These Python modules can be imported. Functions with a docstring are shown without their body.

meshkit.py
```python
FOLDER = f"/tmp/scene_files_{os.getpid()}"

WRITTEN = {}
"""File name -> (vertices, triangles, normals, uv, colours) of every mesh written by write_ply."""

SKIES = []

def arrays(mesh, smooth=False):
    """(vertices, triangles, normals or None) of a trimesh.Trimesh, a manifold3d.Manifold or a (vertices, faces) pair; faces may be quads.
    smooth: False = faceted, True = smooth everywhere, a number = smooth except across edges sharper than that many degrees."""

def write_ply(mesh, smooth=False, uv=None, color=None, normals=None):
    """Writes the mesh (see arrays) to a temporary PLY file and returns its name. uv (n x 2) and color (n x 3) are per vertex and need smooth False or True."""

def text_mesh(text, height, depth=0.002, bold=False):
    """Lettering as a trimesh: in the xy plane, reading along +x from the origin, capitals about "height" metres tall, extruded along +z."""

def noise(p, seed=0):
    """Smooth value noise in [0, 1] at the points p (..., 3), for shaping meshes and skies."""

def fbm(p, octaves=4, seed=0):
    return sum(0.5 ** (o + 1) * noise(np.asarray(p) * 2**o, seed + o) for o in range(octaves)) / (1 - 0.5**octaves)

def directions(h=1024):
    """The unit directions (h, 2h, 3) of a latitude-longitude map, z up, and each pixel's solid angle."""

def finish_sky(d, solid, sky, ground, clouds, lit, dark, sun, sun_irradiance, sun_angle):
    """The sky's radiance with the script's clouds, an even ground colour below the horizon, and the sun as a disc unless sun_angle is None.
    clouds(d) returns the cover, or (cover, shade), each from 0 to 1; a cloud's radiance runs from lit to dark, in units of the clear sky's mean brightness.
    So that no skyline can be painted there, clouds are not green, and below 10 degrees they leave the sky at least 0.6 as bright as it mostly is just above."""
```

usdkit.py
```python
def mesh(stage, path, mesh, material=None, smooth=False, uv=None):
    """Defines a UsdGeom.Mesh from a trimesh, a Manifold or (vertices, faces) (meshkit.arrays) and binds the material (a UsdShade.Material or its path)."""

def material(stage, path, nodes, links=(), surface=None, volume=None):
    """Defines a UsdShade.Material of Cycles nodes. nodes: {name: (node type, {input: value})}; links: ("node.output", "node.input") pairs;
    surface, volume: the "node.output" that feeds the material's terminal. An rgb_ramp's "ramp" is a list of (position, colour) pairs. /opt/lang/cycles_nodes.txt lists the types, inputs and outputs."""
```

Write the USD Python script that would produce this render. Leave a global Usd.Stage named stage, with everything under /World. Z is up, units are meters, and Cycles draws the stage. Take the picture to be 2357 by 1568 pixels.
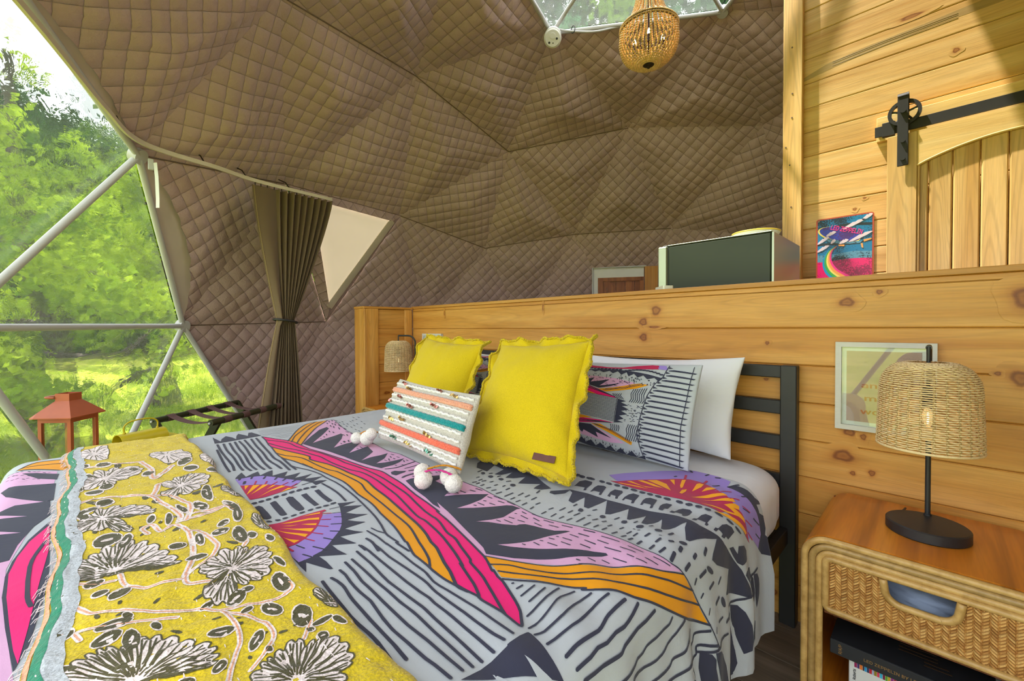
import math, numpy as np, trimesh, usdkit, meshkit
import shapely
from shapely.geometry import Polygon, LineString, Point, MultiPolygon
from pxr import Usd, UsdGeom, UsdLux, UsdShade, Gf, Sdf, Vt

stage = Usd.Stage.CreateInMemory()
UsdGeom.SetStageUpAxis(stage, UsdGeom.Tokens.z)
UsdGeom.SetStageMetersPerUnit(stage, 1.0)
UsdGeom.Xform.Define(stage, '/World')
UsdGeom.Scope.Define(stage, '/World/Looks')

# ---------------------------------------------------------------- camera
def _rot(yaw, pitch, roll):
    f = np.array([-math.sin(yaw)*math.cos(pitch), math.cos(yaw)*math.cos(pitch), -math.sin(pitch)])
    r = np.array([math.cos(yaw), math.sin(yaw), 0]); u = np.cross(r, f)
    c, s = math.cos(roll), math.sin(roll)
    return c*r + s*u, -s*r + c*u, f
_R, _U, _W = _rot(0.7891, 0.0157, -0.00405)
cam = UsdGeom.Camera.Define(stage, '/World/camera')
HA = 36.0
cam.CreateFocalLengthAttr(976.0/2357*HA)
cam.CreateHorizontalApertureAttr(HA)
cam.CreateVerticalApertureAttr(HA*1568/2357)
cam.CreateVerticalApertureOffsetAttr(-14.3/2357*HA)
cam.CreateHorizontalApertureOffsetAttr(0.0)
cam.CreateClippingRangeAttr(Gf.Vec2f(0.02, 500))
cam.AddTransformOp().Set(Gf.Matrix4d(*[float(x) for x in (*_R, 0, *_U, 0, *(-_W), 0, 0, 0, 1.10, 1)]))
cam.CreateExposureAttr(0.1)

# ---------------------------------------------------------------- sky and sun
dome_light = UsdLux.DomeLight.Define(stage, '/World/sky_light')
dome_light.CreateIntensityAttr(1.0)
dome_light.CreateColorAttr(Gf.Vec3f(0.93, 0.97, 1.0))
sun = UsdLux.DistantLight.Define(stage, '/World/sun')
sun.CreateIntensityAttr(9500.0)
sun.CreateAngleAttr(1.2)
sun.CreateColorAttr(Gf.Vec3f(1.0, 0.93, 0.80))
def _aim(prim, d):                       # a light that shines along d
    z = -np.array(d, float)/np.linalg.norm(d); x = np.cross([0, 1, 0], z); x /= np.linalg.norm(x); y = np.cross(z, x)
    UsdGeom.Xformable(prim).AddTransformOp().Set(Gf.Matrix4d(*[float(v) for v in (*x, 0, *y, 0, *z, 0, 0, 0, 0, 1)]))
_aim(sun, (0.36, 0.19, -1.0))

# ---------------------------------------------------------------- helpers
rng = np.random.default_rng(7)
_used = {}
def path_of(name, parent=None):
    base = str(parent.GetPath()) if parent is not None else '/World'
    k = (base, name); n = _used.get(k, 0); _used[k] = n + 1
    return base + '/' + name + ('_%03d' % n if n else '')
def tag(p, label=None, cat=None, group=None, kind=None):
    p = p.GetPrim() if hasattr(p, 'GetPrim') else p
    for k, v in (('label', label), ('category', cat), ('group', group), ('kind', kind)):
        if v: p.SetCustomDataByKey(k, v)
    return p
def thing(name, label=None, cat=None, group=None, kind=None, loc=None, rz=0.0, parent=None):
    x = UsdGeom.Xform.Define(stage, path_of(name, parent))
    if loc is not None:
        x.AddTranslateOp().Set(Gf.Vec3d(*map(float, loc)))
        if rz: x.AddRotateZOp().Set(float(rz))
    return tag(x, label, cat, group, kind)
def copy_of(src, label=None, group=None, loc=(0, 0, 0), rz=0.0):
    was = src.GetCustomData(); name = src.GetName()
    if name[-4:-3] == '_' and name[-3:].isdigit(): name = name[:-4]
    x = UsdGeom.Xform.Define(stage, path_of(name))
    x.AddTranslateOp().Set(Gf.Vec3d(*map(float, loc))); x.AddRotateZOp().Set(float(rz))
    p = x.GetPrim(); p.GetReferences().AddInternalReference(src.GetPath()); p.SetInstanceable(True)
    return tag(p, label or was['label'], was['category'], group or was.get('group'))

class MB:                                # collects triangles, with an optional colour for each vertex
    def __init__(s): s.v, s.f, s.c, s.n = [], [], [], 0
    def add(s, v, f, c=None):
        v = np.asarray(v, float); f = np.asarray(f, int)
        if f.shape[1] == 4: f = np.vstack([f[:, [0, 1, 2]], f[:, [0, 2, 3]]])
        s.v.append(v); s.f.append(f + s.n); s.n += len(v)
        s.c.append(np.ones((len(v), 3)) if c is None else np.broadcast_to(np.asarray(c, float), (len(v), 3)))
        return s
    def tm(s, m, c=None): return s.add(m.vertices, m.faces, c)
    def box(s, lo, hi, b=0.0, c=None): return s.add(*box(lo, hi, b), c)
    def tube(s, pts, r, n=10, c=None, closed=False): return s.add(*tube(pts, r, n, closed), c)
    def arr(s): return np.vstack(s.v), np.vstack(s.f), np.vstack(s.c)
def box(lo, hi, b=0.0):
    lo = np.minimum(lo, hi).astype(float); hi2 = np.maximum(lo, np.asarray(hi, float)); hi = hi2
    if b <= 0:
        v = np.array([[x, y, z] for x in (lo[0], hi[0]) for y in (lo[1], hi[1]) for z in (lo[2], hi[2])])
        f = np.array([[0,1,3,2],[4,6,7,5],[0,4,5,1],[2,3,7,6],[0,2,6,4],[1,5,7,3]])
        return v, np.vstack([f[:, [0,1,2]], f[:, [0,2,3]]])
    b = min(b, *((hi - lo)*0.49)); pts = []
    for sx in (0, 1):
        for sy in (0, 1):
            for sz in (0, 1):
                s = (sx, sy, sz); p = [hi[k] if s[k] else lo[k] for k in range(3)]
                for k in range(3):
                    q = list(p)
                    for j in range(3):
                        if j != k: q[j] += -b if s[j] else b
                    pts.append(q)
    h = trimesh.convex.convex_hull(np.array(pts))
    return h.vertices, h.faces
def frames(pts, closed=False):
    p = np.asarray(pts, float)
    t = (np.roll(p, -1, 0) - np.roll(p, 1, 0)) if closed else np.gradient(p, axis=0)
    t /= np.maximum(np.linalg.norm(t, axis=1, keepdims=True), 1e-12)
    a = np.array([0, 0, 1.0]) if abs(t[0, 2]) < 0.9 else np.array([1.0, 0, 0])
    n = np.cross(t[0], a); n /= np.linalg.norm(n); N = [n]
    for i in range(1, len(p)):
        n = N[-1] - t[i]*(N[-1] @ t[i]); l = np.linalg.norm(n); n = n/l if l > 1e-6 else N[-1]; N.append(n)
    N = np.array(N); return p, t, N, np.cross(t, N)
def tube(pts, r, n=10, closed=False):
    p, t, N, B = frames(pts, closed); m = len(p); r = np.broadcast_to(r, (m,))
    a = np.linspace(0, 2*np.pi, n, endpoint=False)
    v = (p[:, None] + r[:, None, None]*(np.cos(a)[None, :, None]*N[:, None] + np.sin(a)[None, :, None]*B[:, None])).reshape(-1, 3)
    f = []
    for i in range(m if closed else m - 1):
        k = (i + 1) % m; j = np.arange(n); jn = (j + 1) % n
        f.append(np.stack([i*n + j, i*n + jn, k*n + jn, k*n + j], 1))
    f = np.vstack(f); f = np.vstack([f[:, [0,2,1]], f[:, [0,3,2]]])
    if not closed:
        v = np.vstack([v, p[0], p[-1]]); j = np.arange(n); jn = (j+1) % n
        f = np.vstack([f, np.stack([np.full(n, m*n), j, jn], 1), np.stack([np.full(n, m*n+1), (m-1)*n + jn, (m-1)*n + j], 1)])
    return v, f
def lathe(prof, n=32, center=(0, 0, 0), sx=1.0, sy=1.0):
    prof = np.asarray(prof, float); a = np.linspace(0, 2*np.pi, n, endpoint=False); m = len(prof)
    v = np.stack([prof[:, None, 0]*np.cos(a)*sx, prof[:, None, 0]*np.sin(a)*sy, np.repeat(prof[:, 1:2], n, 1)], -1).reshape(-1, 3) + np.asarray(center)
    i, j = np.meshgrid(np.arange(m-1), np.arange(n), indexing='ij'); jn = (j+1) % n
    f = np.stack([i*n+j, i*n+jn, (i+1)*n+jn, (i+1)*n+j], -1).reshape(-1, 4)
    return v, np.vstack([f[:, [0,1,2]], f[:, [0,2,3]]])
def sweep(section, pts, closed=False, up=None):          # section: closed outline in (normal, binormal), carried along pts
    p, t, N, B = frames(pts, closed); sec = np.asarray(section, float); k = len(sec); m = len(p)
    if up is not None:
        B = np.broadcast_to(np.asarray(up, float), p.shape); N = np.cross(B, t); N = N/np.linalg.norm(N, axis=1, keepdims=True)
    v = (p[:, None] + sec[None, :, :1]*N[:, None] + sec[None, :, 1:]*B[:, None]).reshape(-1, 3); f = []
    for i in range(m if closed else m-1):
        q = (i+1) % m; j = np.arange(k); jn = (j+1) % k
        f.append(np.stack([i*k+j, i*k+jn, q*k+jn, q*k+j], 1))
    f = np.vstack(f); return v, np.vstack([f[:, [0,1,2]], f[:, [0,2,3]]])
def prism(poly, origin, ux, uy, d):                       # a flat outline (shapely or points) given thickness d along ux x uy
    if not isinstance(poly, Polygon): poly = Polygon(poly)
    m = trimesh.creation.extrude_polygon(poly.buffer(0), abs(d), engine='earcut')
    ux, uy = np.asarray(ux, float), np.asarray(uy, float); w = np.cross(ux, uy)
    v = m.vertices; z = v[:, 2:]*np.sign(d)
    return np.asarray(origin) + v[:, :1]*ux + v[:, 1:2]*uy + z*w, (m.faces if d > 0 else m.faces[:, ::-1])
def sphere(c, r, sub=2): m = trimesh.creation.icosphere(sub); return m.vertices*np.asarray(r) + np.asarray(c), m.faces
def grid_faces(nu, nv):
    i, j = np.meshgrid(np.arange(nu-1), np.arange(nv-1), indexing='ij'); a = (i*nv + j).ravel()
    q = np.stack([a, a+nv, a+nv+1, a+1], 1); return np.vstack([q[:, [0,1,2]], q[:, [0,2,3]]])
def vnormals(v, f):
    n = np.zeros_like(v); fn = np.cross(v[f[:, 1]] - v[f[:, 0]], v[f[:, 2]] - v[f[:, 0]])
    for k in range(3): np.add.at(n, f[:, k], fn)
    l = np.linalg.norm(n, axis=1, keepdims=True); return np.where(l > 1e-20, n/np.maximum(l, 1e-20), [0, 0, 1.0])
def obj(name, mesh, m, parent=None, smooth=False, cd=False, uv=None, n=None, **kw):
    """Defines ONE Mesh. mesh: an MB, a trimesh or (v, f); cd: write the vertex colours as primvar Cd."""
    c = None
    if isinstance(mesh, MB): v, f, c = mesh.arr()
    elif isinstance(mesh, tuple): v, f = mesh[0], mesh[1]; c = mesh[2] if len(mesh) > 2 else None
    else: v, f = mesh.vertices, mesh.faces
    p = path_of(name, parent)
    if not cd and uv is None and n is None:
        g = usdkit.mesh(stage, p, (v, f), LOOK[m], smooth=smooth)
    else:
        v = np.asarray(v, float); f = np.asarray(f, int)
        if f.shape[1] == 4: f = np.vstack([f[:, [0, 1, 2]], f[:, [0, 2, 3]]])
        g = UsdGeom.Mesh.Define(stage, p)
        g.CreatePointsAttr(Vt.Vec3fArray.FromNumpy(v.astype(np.float32)))
        g.CreateFaceVertexCountsAttr(Vt.IntArray.FromNumpy(np.full(len(f), 3, np.int32)))
        g.CreateFaceVertexIndicesAttr(Vt.IntArray.FromNumpy(f.astype(np.int32).ravel()))
        g.CreateSubdivisionSchemeAttr('none')
        if n is None and smooth: n = vnormals(v, f)
        if n is not None:
            g.CreateNormalsAttr(Vt.Vec3fArray.FromNumpy(np.asarray(n, np.float32))); g.SetNormalsInterpolation('vertex')
        if cd:
            if c is None: c = np.ones_like(v)
            UsdGeom.PrimvarsAPI(g).CreatePrimvar('Cd', Sdf.ValueTypeNames.Color3fArray, 'vertex').Set(Vt.Vec3fArray.FromNumpy(np.asarray(c, np.float32)))
        if uv is not None:
            UsdGeom.PrimvarsAPI(g).CreatePrimvar('st', Sdf.ValueTypeNames.TexCoord2fArray, 'vertex').Set(Vt.Vec2fArray.FromNumpy(np.asarray(uv, np.float32)))
        UsdShade.MaterialBindingAPI.Apply(g.GetPrim()).Bind(LOOK[m])
    pr = g.GetPrim()
    if kw: tag(pr, kw.get('label'), kw.get('cat'), kw.get('group'), kw.get('kind'))
    return pr
LOOK = {}
def mat(name, nodes, links=(), surface='p.BSDF', volume=None):
    LOOK[name] = usdkit.material(stage, '/World/Looks/' + name, nodes, links, surface, volume); return name
def srgb(r, g, b):
    x = np.array([r, g, b])/255.0; return tuple(np.where(x <= 0.04045, x/12.92, ((x + 0.055)/1.055)**2.4))
def plain(name, col, rough=0.5, metal=0.0, noise=0.0, nscale=40, bump=0.0, bscale=200, sheen=0.0, stretch=(1, 1, 1), spec=0.5):
    col = np.asarray(col, float)
    nodes = {'tc': ('texture_coordinate', {}), 'mp': ('mapping', {'scale': stretch}),
             'p': ('principled_bsdf', {'base_color': tuple(col), 'roughness': rough, 'metallic': metal, 'sheen_weight': sheen, 'specular_ior_level': spec})}
    links = [('tc.object', 'mp.vector')]
    if noise:
        nodes['n'] = ('noise_texture', {'scale': nscale, 'detail': 4.0, 'roughness': 0.6})
        nodes['r'] = ('rgb_ramp', {'ramp': [(0.25, tuple(col*(1 - noise))), (0.75, tuple(np.minimum(col*(1 + noise), 1)))]})
        links += [('mp.vector', 'n.vector'), ('n.fac', 'r.fac'), ('r.color', 'p.base_color')]
    if bump:
        nodes['bn'] = ('noise_texture', {'scale': bscale, 'detail': 3.0}); nodes['b'] = ('bump', {'strength': 1.0, 'distance': bump})
        links += [('mp.vector', 'bn.vector'), ('bn.fac', 'b.height'), ('b.normal', 'p.normal')]
    return mat(name, nodes, links)
def glow(name, col, strength):
    return mat(name, {'e': ('emission', {'color': tuple(col), 'strength': strength})}, (), 'e.emission')
def wood(name, dark, mid, light, axis='x', rough=0.42, grain=1.0, cd=False, scale=1.0, var=0.10, coat=0.0):
    """Planed boards: long grain along an axis, every board with its own offset and tone; Cd (knots) multiplies in where asked for."""
    st = {'x': (0.55, 9, 9), 'y': (9, 0.55, 9), 'z': (9, 9, 0.55)}[axis]
    nodes = {'tc': ('texture_coordinate', {}), 'oi': ('object_info', {}), 'of': ('math', {'math_type': 'multiply', 'value2': 61.7}),
        'cx': ('combine_xyz', {}), 'ad': ('vector_math', {'math_type': 'add'}), 'mp': ('mapping', {'scale': tuple(np.array(st)*scale)}),
        'n1': ('noise_texture', {'scale': 1.6, 'detail': 3.0, 'roughness': 0.55, 'distortion': 0.6}),
        'rp': ('rgb_ramp', {'ramp': [(0.3, dark), (0.5, mid), (0.72, light)]}),
        'n2': ('noise_texture', {'scale': 1.1, 'detail': 1.0, 'distortion': 0.9}), 'w1': ('math', {'math_type': 'multiply', 'value2': 70.0}), 'w2': ('math', {'math_type': 'sine'}),
        'w3': ('map_range', {'from_min': 0.2, 'from_max': 1.0, 'to_min': 1.0, 'to_max': 1.0 - 0.11*grain, 'clamp': True}),
        'n3': ('noise_texture', {'scale': 22.0, 'detail': 2.0}), 'm3': ('map_range', {'from_min': 0.3, 'from_max': 0.7, 'to_min': 0.93, 'to_max': 1.05, 'clamp': True}),
        'tn': ('map_range', {'from_min': 0.0, 'from_max': 1.0, 'to_min': 1.0 - var, 'to_max': 1.0 + var*0.6}),
        'a1': ('math', {'math_type': 'multiply'}), 'a2': ('math', {'math_type': 'multiply'}), 'vm': ('vector_math', {'math_type': 'scale'}),
        'b': ('bump', {'strength': 0.35, 'distance': 0.0006}),
        'p': ('principled_bsdf', {'roughness': rough, 'specular_ior_level': 0.45, 'coat_weight': coat, 'coat_roughness': 0.25})}
    links = [('oi.random', 'of.value1'), ('of.value', 'cx.x'), ('of.value', 'cx.y'), ('of.value', 'cx.z'), ('tc.object', 'ad.vector1'), ('cx.vector', 'ad.vector2'),
        ('ad.vector', 'mp.vector'), ('mp.vector', 'n1.vector'), ('mp.vector', 'n2.vector'), ('mp.vector', 'n3.vector'), ('n1.fac', 'rp.fac'), ('n2.fac', 'w1.value1'), ('w1.value', 'w2.value1'),
        ('w2.value', 'w3.value'), ('n3.fac', 'm3.value'), ('oi.random', 'tn.value'), ('w3.result', 'a1.value1'), ('m3.result', 'a1.value2'), ('a1.value', 'a2.value1'), ('tn.result', 'a2.value2'),
        ('rp.color', 'vm.vector1'), ('a2.value', 'vm.scale'), ('n3.fac', 'b.height'), ('b.normal', 'p.normal')]
    if cd:
        nodes['at'] = ('attribute', {'attribute': 'Cd'}); nodes['v2'] = ('vector_math', {'math_type': 'multiply'})
        links += [('vm.vector', 'v2.vector1'), ('at.color', 'v2.vector2'), ('v2.vector', 'p.base_color')]
    else: links.append(('vm.vector', 'p.base_color'))
    return mat(name, nodes, links)
def catmull(pts, n=8):
    p = np.asarray(pts, float); q = np.vstack([2*p[0]-p[1], p, 2*p[-1]-p[-2]]); out = []
    for i in range(1, len(q)-2):
        t = np.linspace(0, 1, n, endpoint=False)[:, None]; a, b, c, d = q[i-1], q[i], q[i+1], q[i+2]
        out.append(0.5*(2*b + (c-a)*t + (2*a-5*b+4*c-d)*t**2 + (3*b-a-3*c+d)*t**3))
    return np.vstack([*out, p[-1:]])
# ---------------------------------------------------------------- looks of the room
PD, PM, PL = srgb(184,122,48), srgb(203,145,66), srgb(216,162,86)
wood('pine_x', PD, PM, PL, 'x', cd=True, grain=0.8)
wood('pine_z', PD, PM, PL, 'z')
wood('pine_y', PD, PM, PL, 'y'); wood('pine_y2', PD, PM, PL, 'y', cd=True); plain('flap_white', srgb(222,222,218), 0.6, noise=0.05, nscale=4)
wood('pale_x', srgb(200,152,86), srgb(217,174,110), srgb(228,192,134), 'x', cd=True)
wood('pale_z', srgb(202,156,90), srgb(219,178,114), srgb(228,192,132), 'z', grain=1.4)
wood('rough_x', srgb(214,172,100), srgb(228,190,120), srgb(236,204,140), 'x', rough=0.6, grain=0.6)
wood('brown_z', srgb(120,62,22), srgb(150,84,34), srgb(176,108,50), 'z')
wood('floor_wood', srgb(112,100,86), srgb(140,126,110), srgb(160,147,131), 'x', rough=0.5, var=0.25)
plain('pole_white', srgb(186,186,186), 0.35)
plain('black_metal', srgb(38,38,40), 0.45, noise=0.1, bump=0.0002, bscale=400)
plain('flap_beige', srgb(206,194,178), 0.7, noise=0.08, nscale=3, bump=0.01, bscale=3)
plain('seam_dark', srgb(112,92,80), 0.8)
plain('white_plastic', srgb(225,225,222), 0.35)
def quilt_look(name, col):
    """Quilted nylon: puffed diamonds from the panel's own st (in stitch units), with fine creases."""
    nodes = {'uv': ('uvmap', {'attribute': 'st'}), 's': ('separate_xyz', {}), 'ca': ('combine_xyz', {}), 'tc': ('texture_coordinate', {}),
        'n': ('noise_texture', {'scale': 1.0, 'detail': 3.0, 'roughness': 0.65, 'distortion': 0.4}), 'mpn': ('mapping', {'scale': (34, 34, 34)}),
        'nm': ('math', {'math_type': 'multiply', 'value2': 0.3}), 'b': ('bump', {'strength': 1.0, 'distance': 0.022}),
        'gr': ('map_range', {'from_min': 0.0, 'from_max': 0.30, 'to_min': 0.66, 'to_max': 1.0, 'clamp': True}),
        'n2': ('noise_texture', {'scale': 1.3, 'detail': 2.0}), 'r2': ('rgb_ramp', {'ramp': [(0.3, tuple(np.array(col)*0.9)), (0.7, tuple(np.array(col)*1.1))]}),
        'vm': ('vector_math', {'math_type': 'scale'}), 'p': ('principled_bsdf', {'roughness': 0.5, 'sheen_weight': 0.15, 'specular_ior_level': 0.35})}
    links = [('uv.UV', 's.vector')]
    for a in 'xy':
        nodes['m'+a] = ('math', {'math_type': 'multiply', 'value2': math.pi}); nodes['n'+a] = ('math', {'math_type': 'sine'}); nodes['a'+a] = ('math', {'math_type': 'absolute'})
        links += [('s.'+a, 'm'+a+'.value1'), ('m'+a+'.value', 'n'+a+'.value1'), ('n'+a+'.value', 'a'+a+'.value1')]
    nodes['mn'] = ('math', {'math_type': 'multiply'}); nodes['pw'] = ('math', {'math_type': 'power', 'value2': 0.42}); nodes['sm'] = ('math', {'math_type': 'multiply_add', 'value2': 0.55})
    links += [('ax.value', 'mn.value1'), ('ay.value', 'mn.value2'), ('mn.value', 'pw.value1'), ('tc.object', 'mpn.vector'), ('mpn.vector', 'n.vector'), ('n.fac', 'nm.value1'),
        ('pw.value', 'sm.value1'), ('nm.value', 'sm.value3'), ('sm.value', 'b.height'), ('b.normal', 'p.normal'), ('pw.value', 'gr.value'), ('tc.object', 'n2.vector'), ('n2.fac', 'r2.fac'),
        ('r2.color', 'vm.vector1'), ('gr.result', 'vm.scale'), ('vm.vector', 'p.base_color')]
    mat(name, nodes, links)
quilt_look('quilt', srgb(190,164,160))
mat('vinyl', {'tc': ('texture_coordinate', {}), 'mp': ('mapping', {'scale': (5, 5, 9), 'rotation': (0.5, 0.3, 0.2)}), 'n': ('noise_texture', {'scale': 1.0, 'detail': 4.0, 'roughness': 0.6, 'distortion': 1.2}),
    'b': ('bump', {'strength': 1.0, 'distance': 0.006}), 'fr': ('fresnel', {'IOR': 1.35}), 't': ('transparent_bsdf', {'color': (0.93, 0.95, 0.94)}), 'rf': ('refraction_bsdf', {'color': (0.97, 0.985, 0.98), 'IOR': 1.06, 'roughness': 0.0}),
    'g': ('glossy_bsdf', {'color': (1, 1, 1), 'roughness': 0.12}), 'm1': ('mix_closure', {'fac': 0.72}), 'm2': ('mix_closure', {}), 'tl': ('translucent_bsdf', {'color': (0.9, 0.95, 0.93)}), 'm3': ('mix_closure', {'fac': 0.05})},
    [('tc.object', 'mp.vector'), ('mp.vector', 'n.vector'), ('n.fac', 'b.height'), ('b.normal', 'rf.normal'), ('b.normal', 'g.normal'), ('t.BSDF', 'm1.closure1'), ('rf.BSDF', 'm1.closure2'),
     ('fr.fac', 'm2.fac'), ('m1.closure', 'm2.closure1'), ('g.BSDF', 'm2.closure2'), ('m2.closure', 'm3.closure1'), ('tl.BSDF', 'm3.closure2')], 'm3.closure')
mat('clear_vinyl', {'fr': ('fresnel', {'IOR': 1.3}), 't': ('transparent_bsdf', {'color': (0.95, 0.96, 0.95)}), 'g': ('glossy_bsdf', {'roughness': 0.1}), 'm': ('mix_closure', {})},
    [('fr.fac', 'm.fac'), ('t.BSDF', 'm.closure1'), ('g.BSDF', 'm.closure2')], 'm.closure')

# ---------------------------------------------------------------- the dome: a three-frequency geodesic sphere, radius 3.3 m
DC, DR = np.array([-1.313, 2.534, 0.62]), 3.304
def geodesic():
    ico = trimesh.creation.icosahedron(); V = ico.vertices; pts = []
    up = V[0]/np.linalg.norm(V[0]); k = {}
    tri = []
    def idx(p):
        p = p/np.linalg.norm(p); key = tuple(np.round(p, 5) + 0.0)
        if key not in k: k[key] = len(pts); pts.append(p)
        return k[key]
    for a, b, c in ico.faces:
        g = {}
        for i in range(4):
            for j in range(4 - i): g[i, j] = idx((V[a]*i + V[b]*j + V[c]*(3-i-j))/3)
        for i in range(3):
            for j in range(3 - i):
                tri.append((g[i, j], g[i+1, j], g[i, j+1]))
                if i + j < 2: tri.append((g[i+1, j], g[i+1, j+1], g[i, j+1]))
    p = np.array(pts); x = np.cross(up, [0, 0, 1.0]); s = np.linalg.norm(x); c = up[2]
    if s > 1e-9:
        x /= s; K = np.array([[0, -x[2], x[1]], [x[2], 0, -x[0]], [-x[1], x[0], 0]])
        p = p @ (np.eye(3) + s*K + (1-c)*K @ K).T
    a = 6.007; Z = np.array([[math.cos(a), -math.sin(a), 0], [math.sin(a), math.cos(a), 0], [0, 0, 1]])
    return p @ Z.T*DR + DC, tri
NODE, TRI = geodesic()
for _i, _p in {39: (-2.749, -0.428, 1.112), 3: (-3.146, 0.174, 2.073), 48: (-3.804, 0.441, 1.126), 30: (-3.2, 2.015, 3.281), 25: (-3.401, 3.33, 3.069), 26: (-2.41, 4.192, 3.283), 27: (-2.42, 2.903, 3.708),
    21: (-1.26, 3.693, 3.692), 29: (-4.151, 2.404, 2.328), 22: (-4.073, 3.563, 2.113), 23: (-3.361, 4.48, 2.315), 24: (-2.37, 5.153, 2.336), 19: (-1.246, 4.764, 3.101),
    6: (-2.696, 0.795, 3.028), 47: (-4.417, 1.696, 1.171), 88: (-3.328, -0.038, 0.038), 2: (-2.091, -0.239, 2.295), 28: (-3.787, 1.142, 2.29)}.items(): NODE[_i] = _p
TOP = {(7,9,8), (15,9,7), (21,9,15), (27,9,21), (8,9,27)}
BAY = {(3,48,39), (48,88,39), (39,88,38), (48,46,88), (39,2,3), (38,41,39), (41,2,39), (40,41,38), (42,1,41), (41,1,2), (40,42,41), (42,0,1), (0,42,33), (42,87,33), (42,40,87)}
WAVY = {(3,48,39), (48,88,39), (39,88,38), (48,46,88), (39,2,3), (27,9,21), (8,9,27)}
def bary(n):
    ij = [(i, j) for i in range(n+1) for j in range(n+1-i)]; k = {p: q for q, p in enumerate(ij)}; f = []
    for i in range(n):
        for j in range(n-i):
            f.append((k[i, j], k[i+1, j], k[i, j+1]))
            if i + j < n-1: f.append((k[i+1, j], k[i+1, j+1], k[i, j+1]))
    b = np.array([(n-i-j, i, j) for i, j in ij], float)/n
    return b, np.array(f)
NB, NF = bary(44)
CUT = {(48,3,28): (2, 0.15, 0.012), (2,6,3): (1, 0.05, 0.008), (46,48,47): (2, 0.028, 0.008)}     # vertex opposite the free edge, how far it is drawn back, scallop
TURN = {(28,30,29): 8, (6,30,28): 14, (30,25,29): 5, (6,8,30): 6, (30,27,25): 3, (8,27,30): 2, (3,6,28): 20, (25,27,26): 28, (22,25,23): 35, (29,25,22): 20, (47,28,29): 40, (26,21,19): 45, (24,19,16): 12, (19,21,20): 10}
QS = 0.094                                                # side of a quilted diamond
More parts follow.
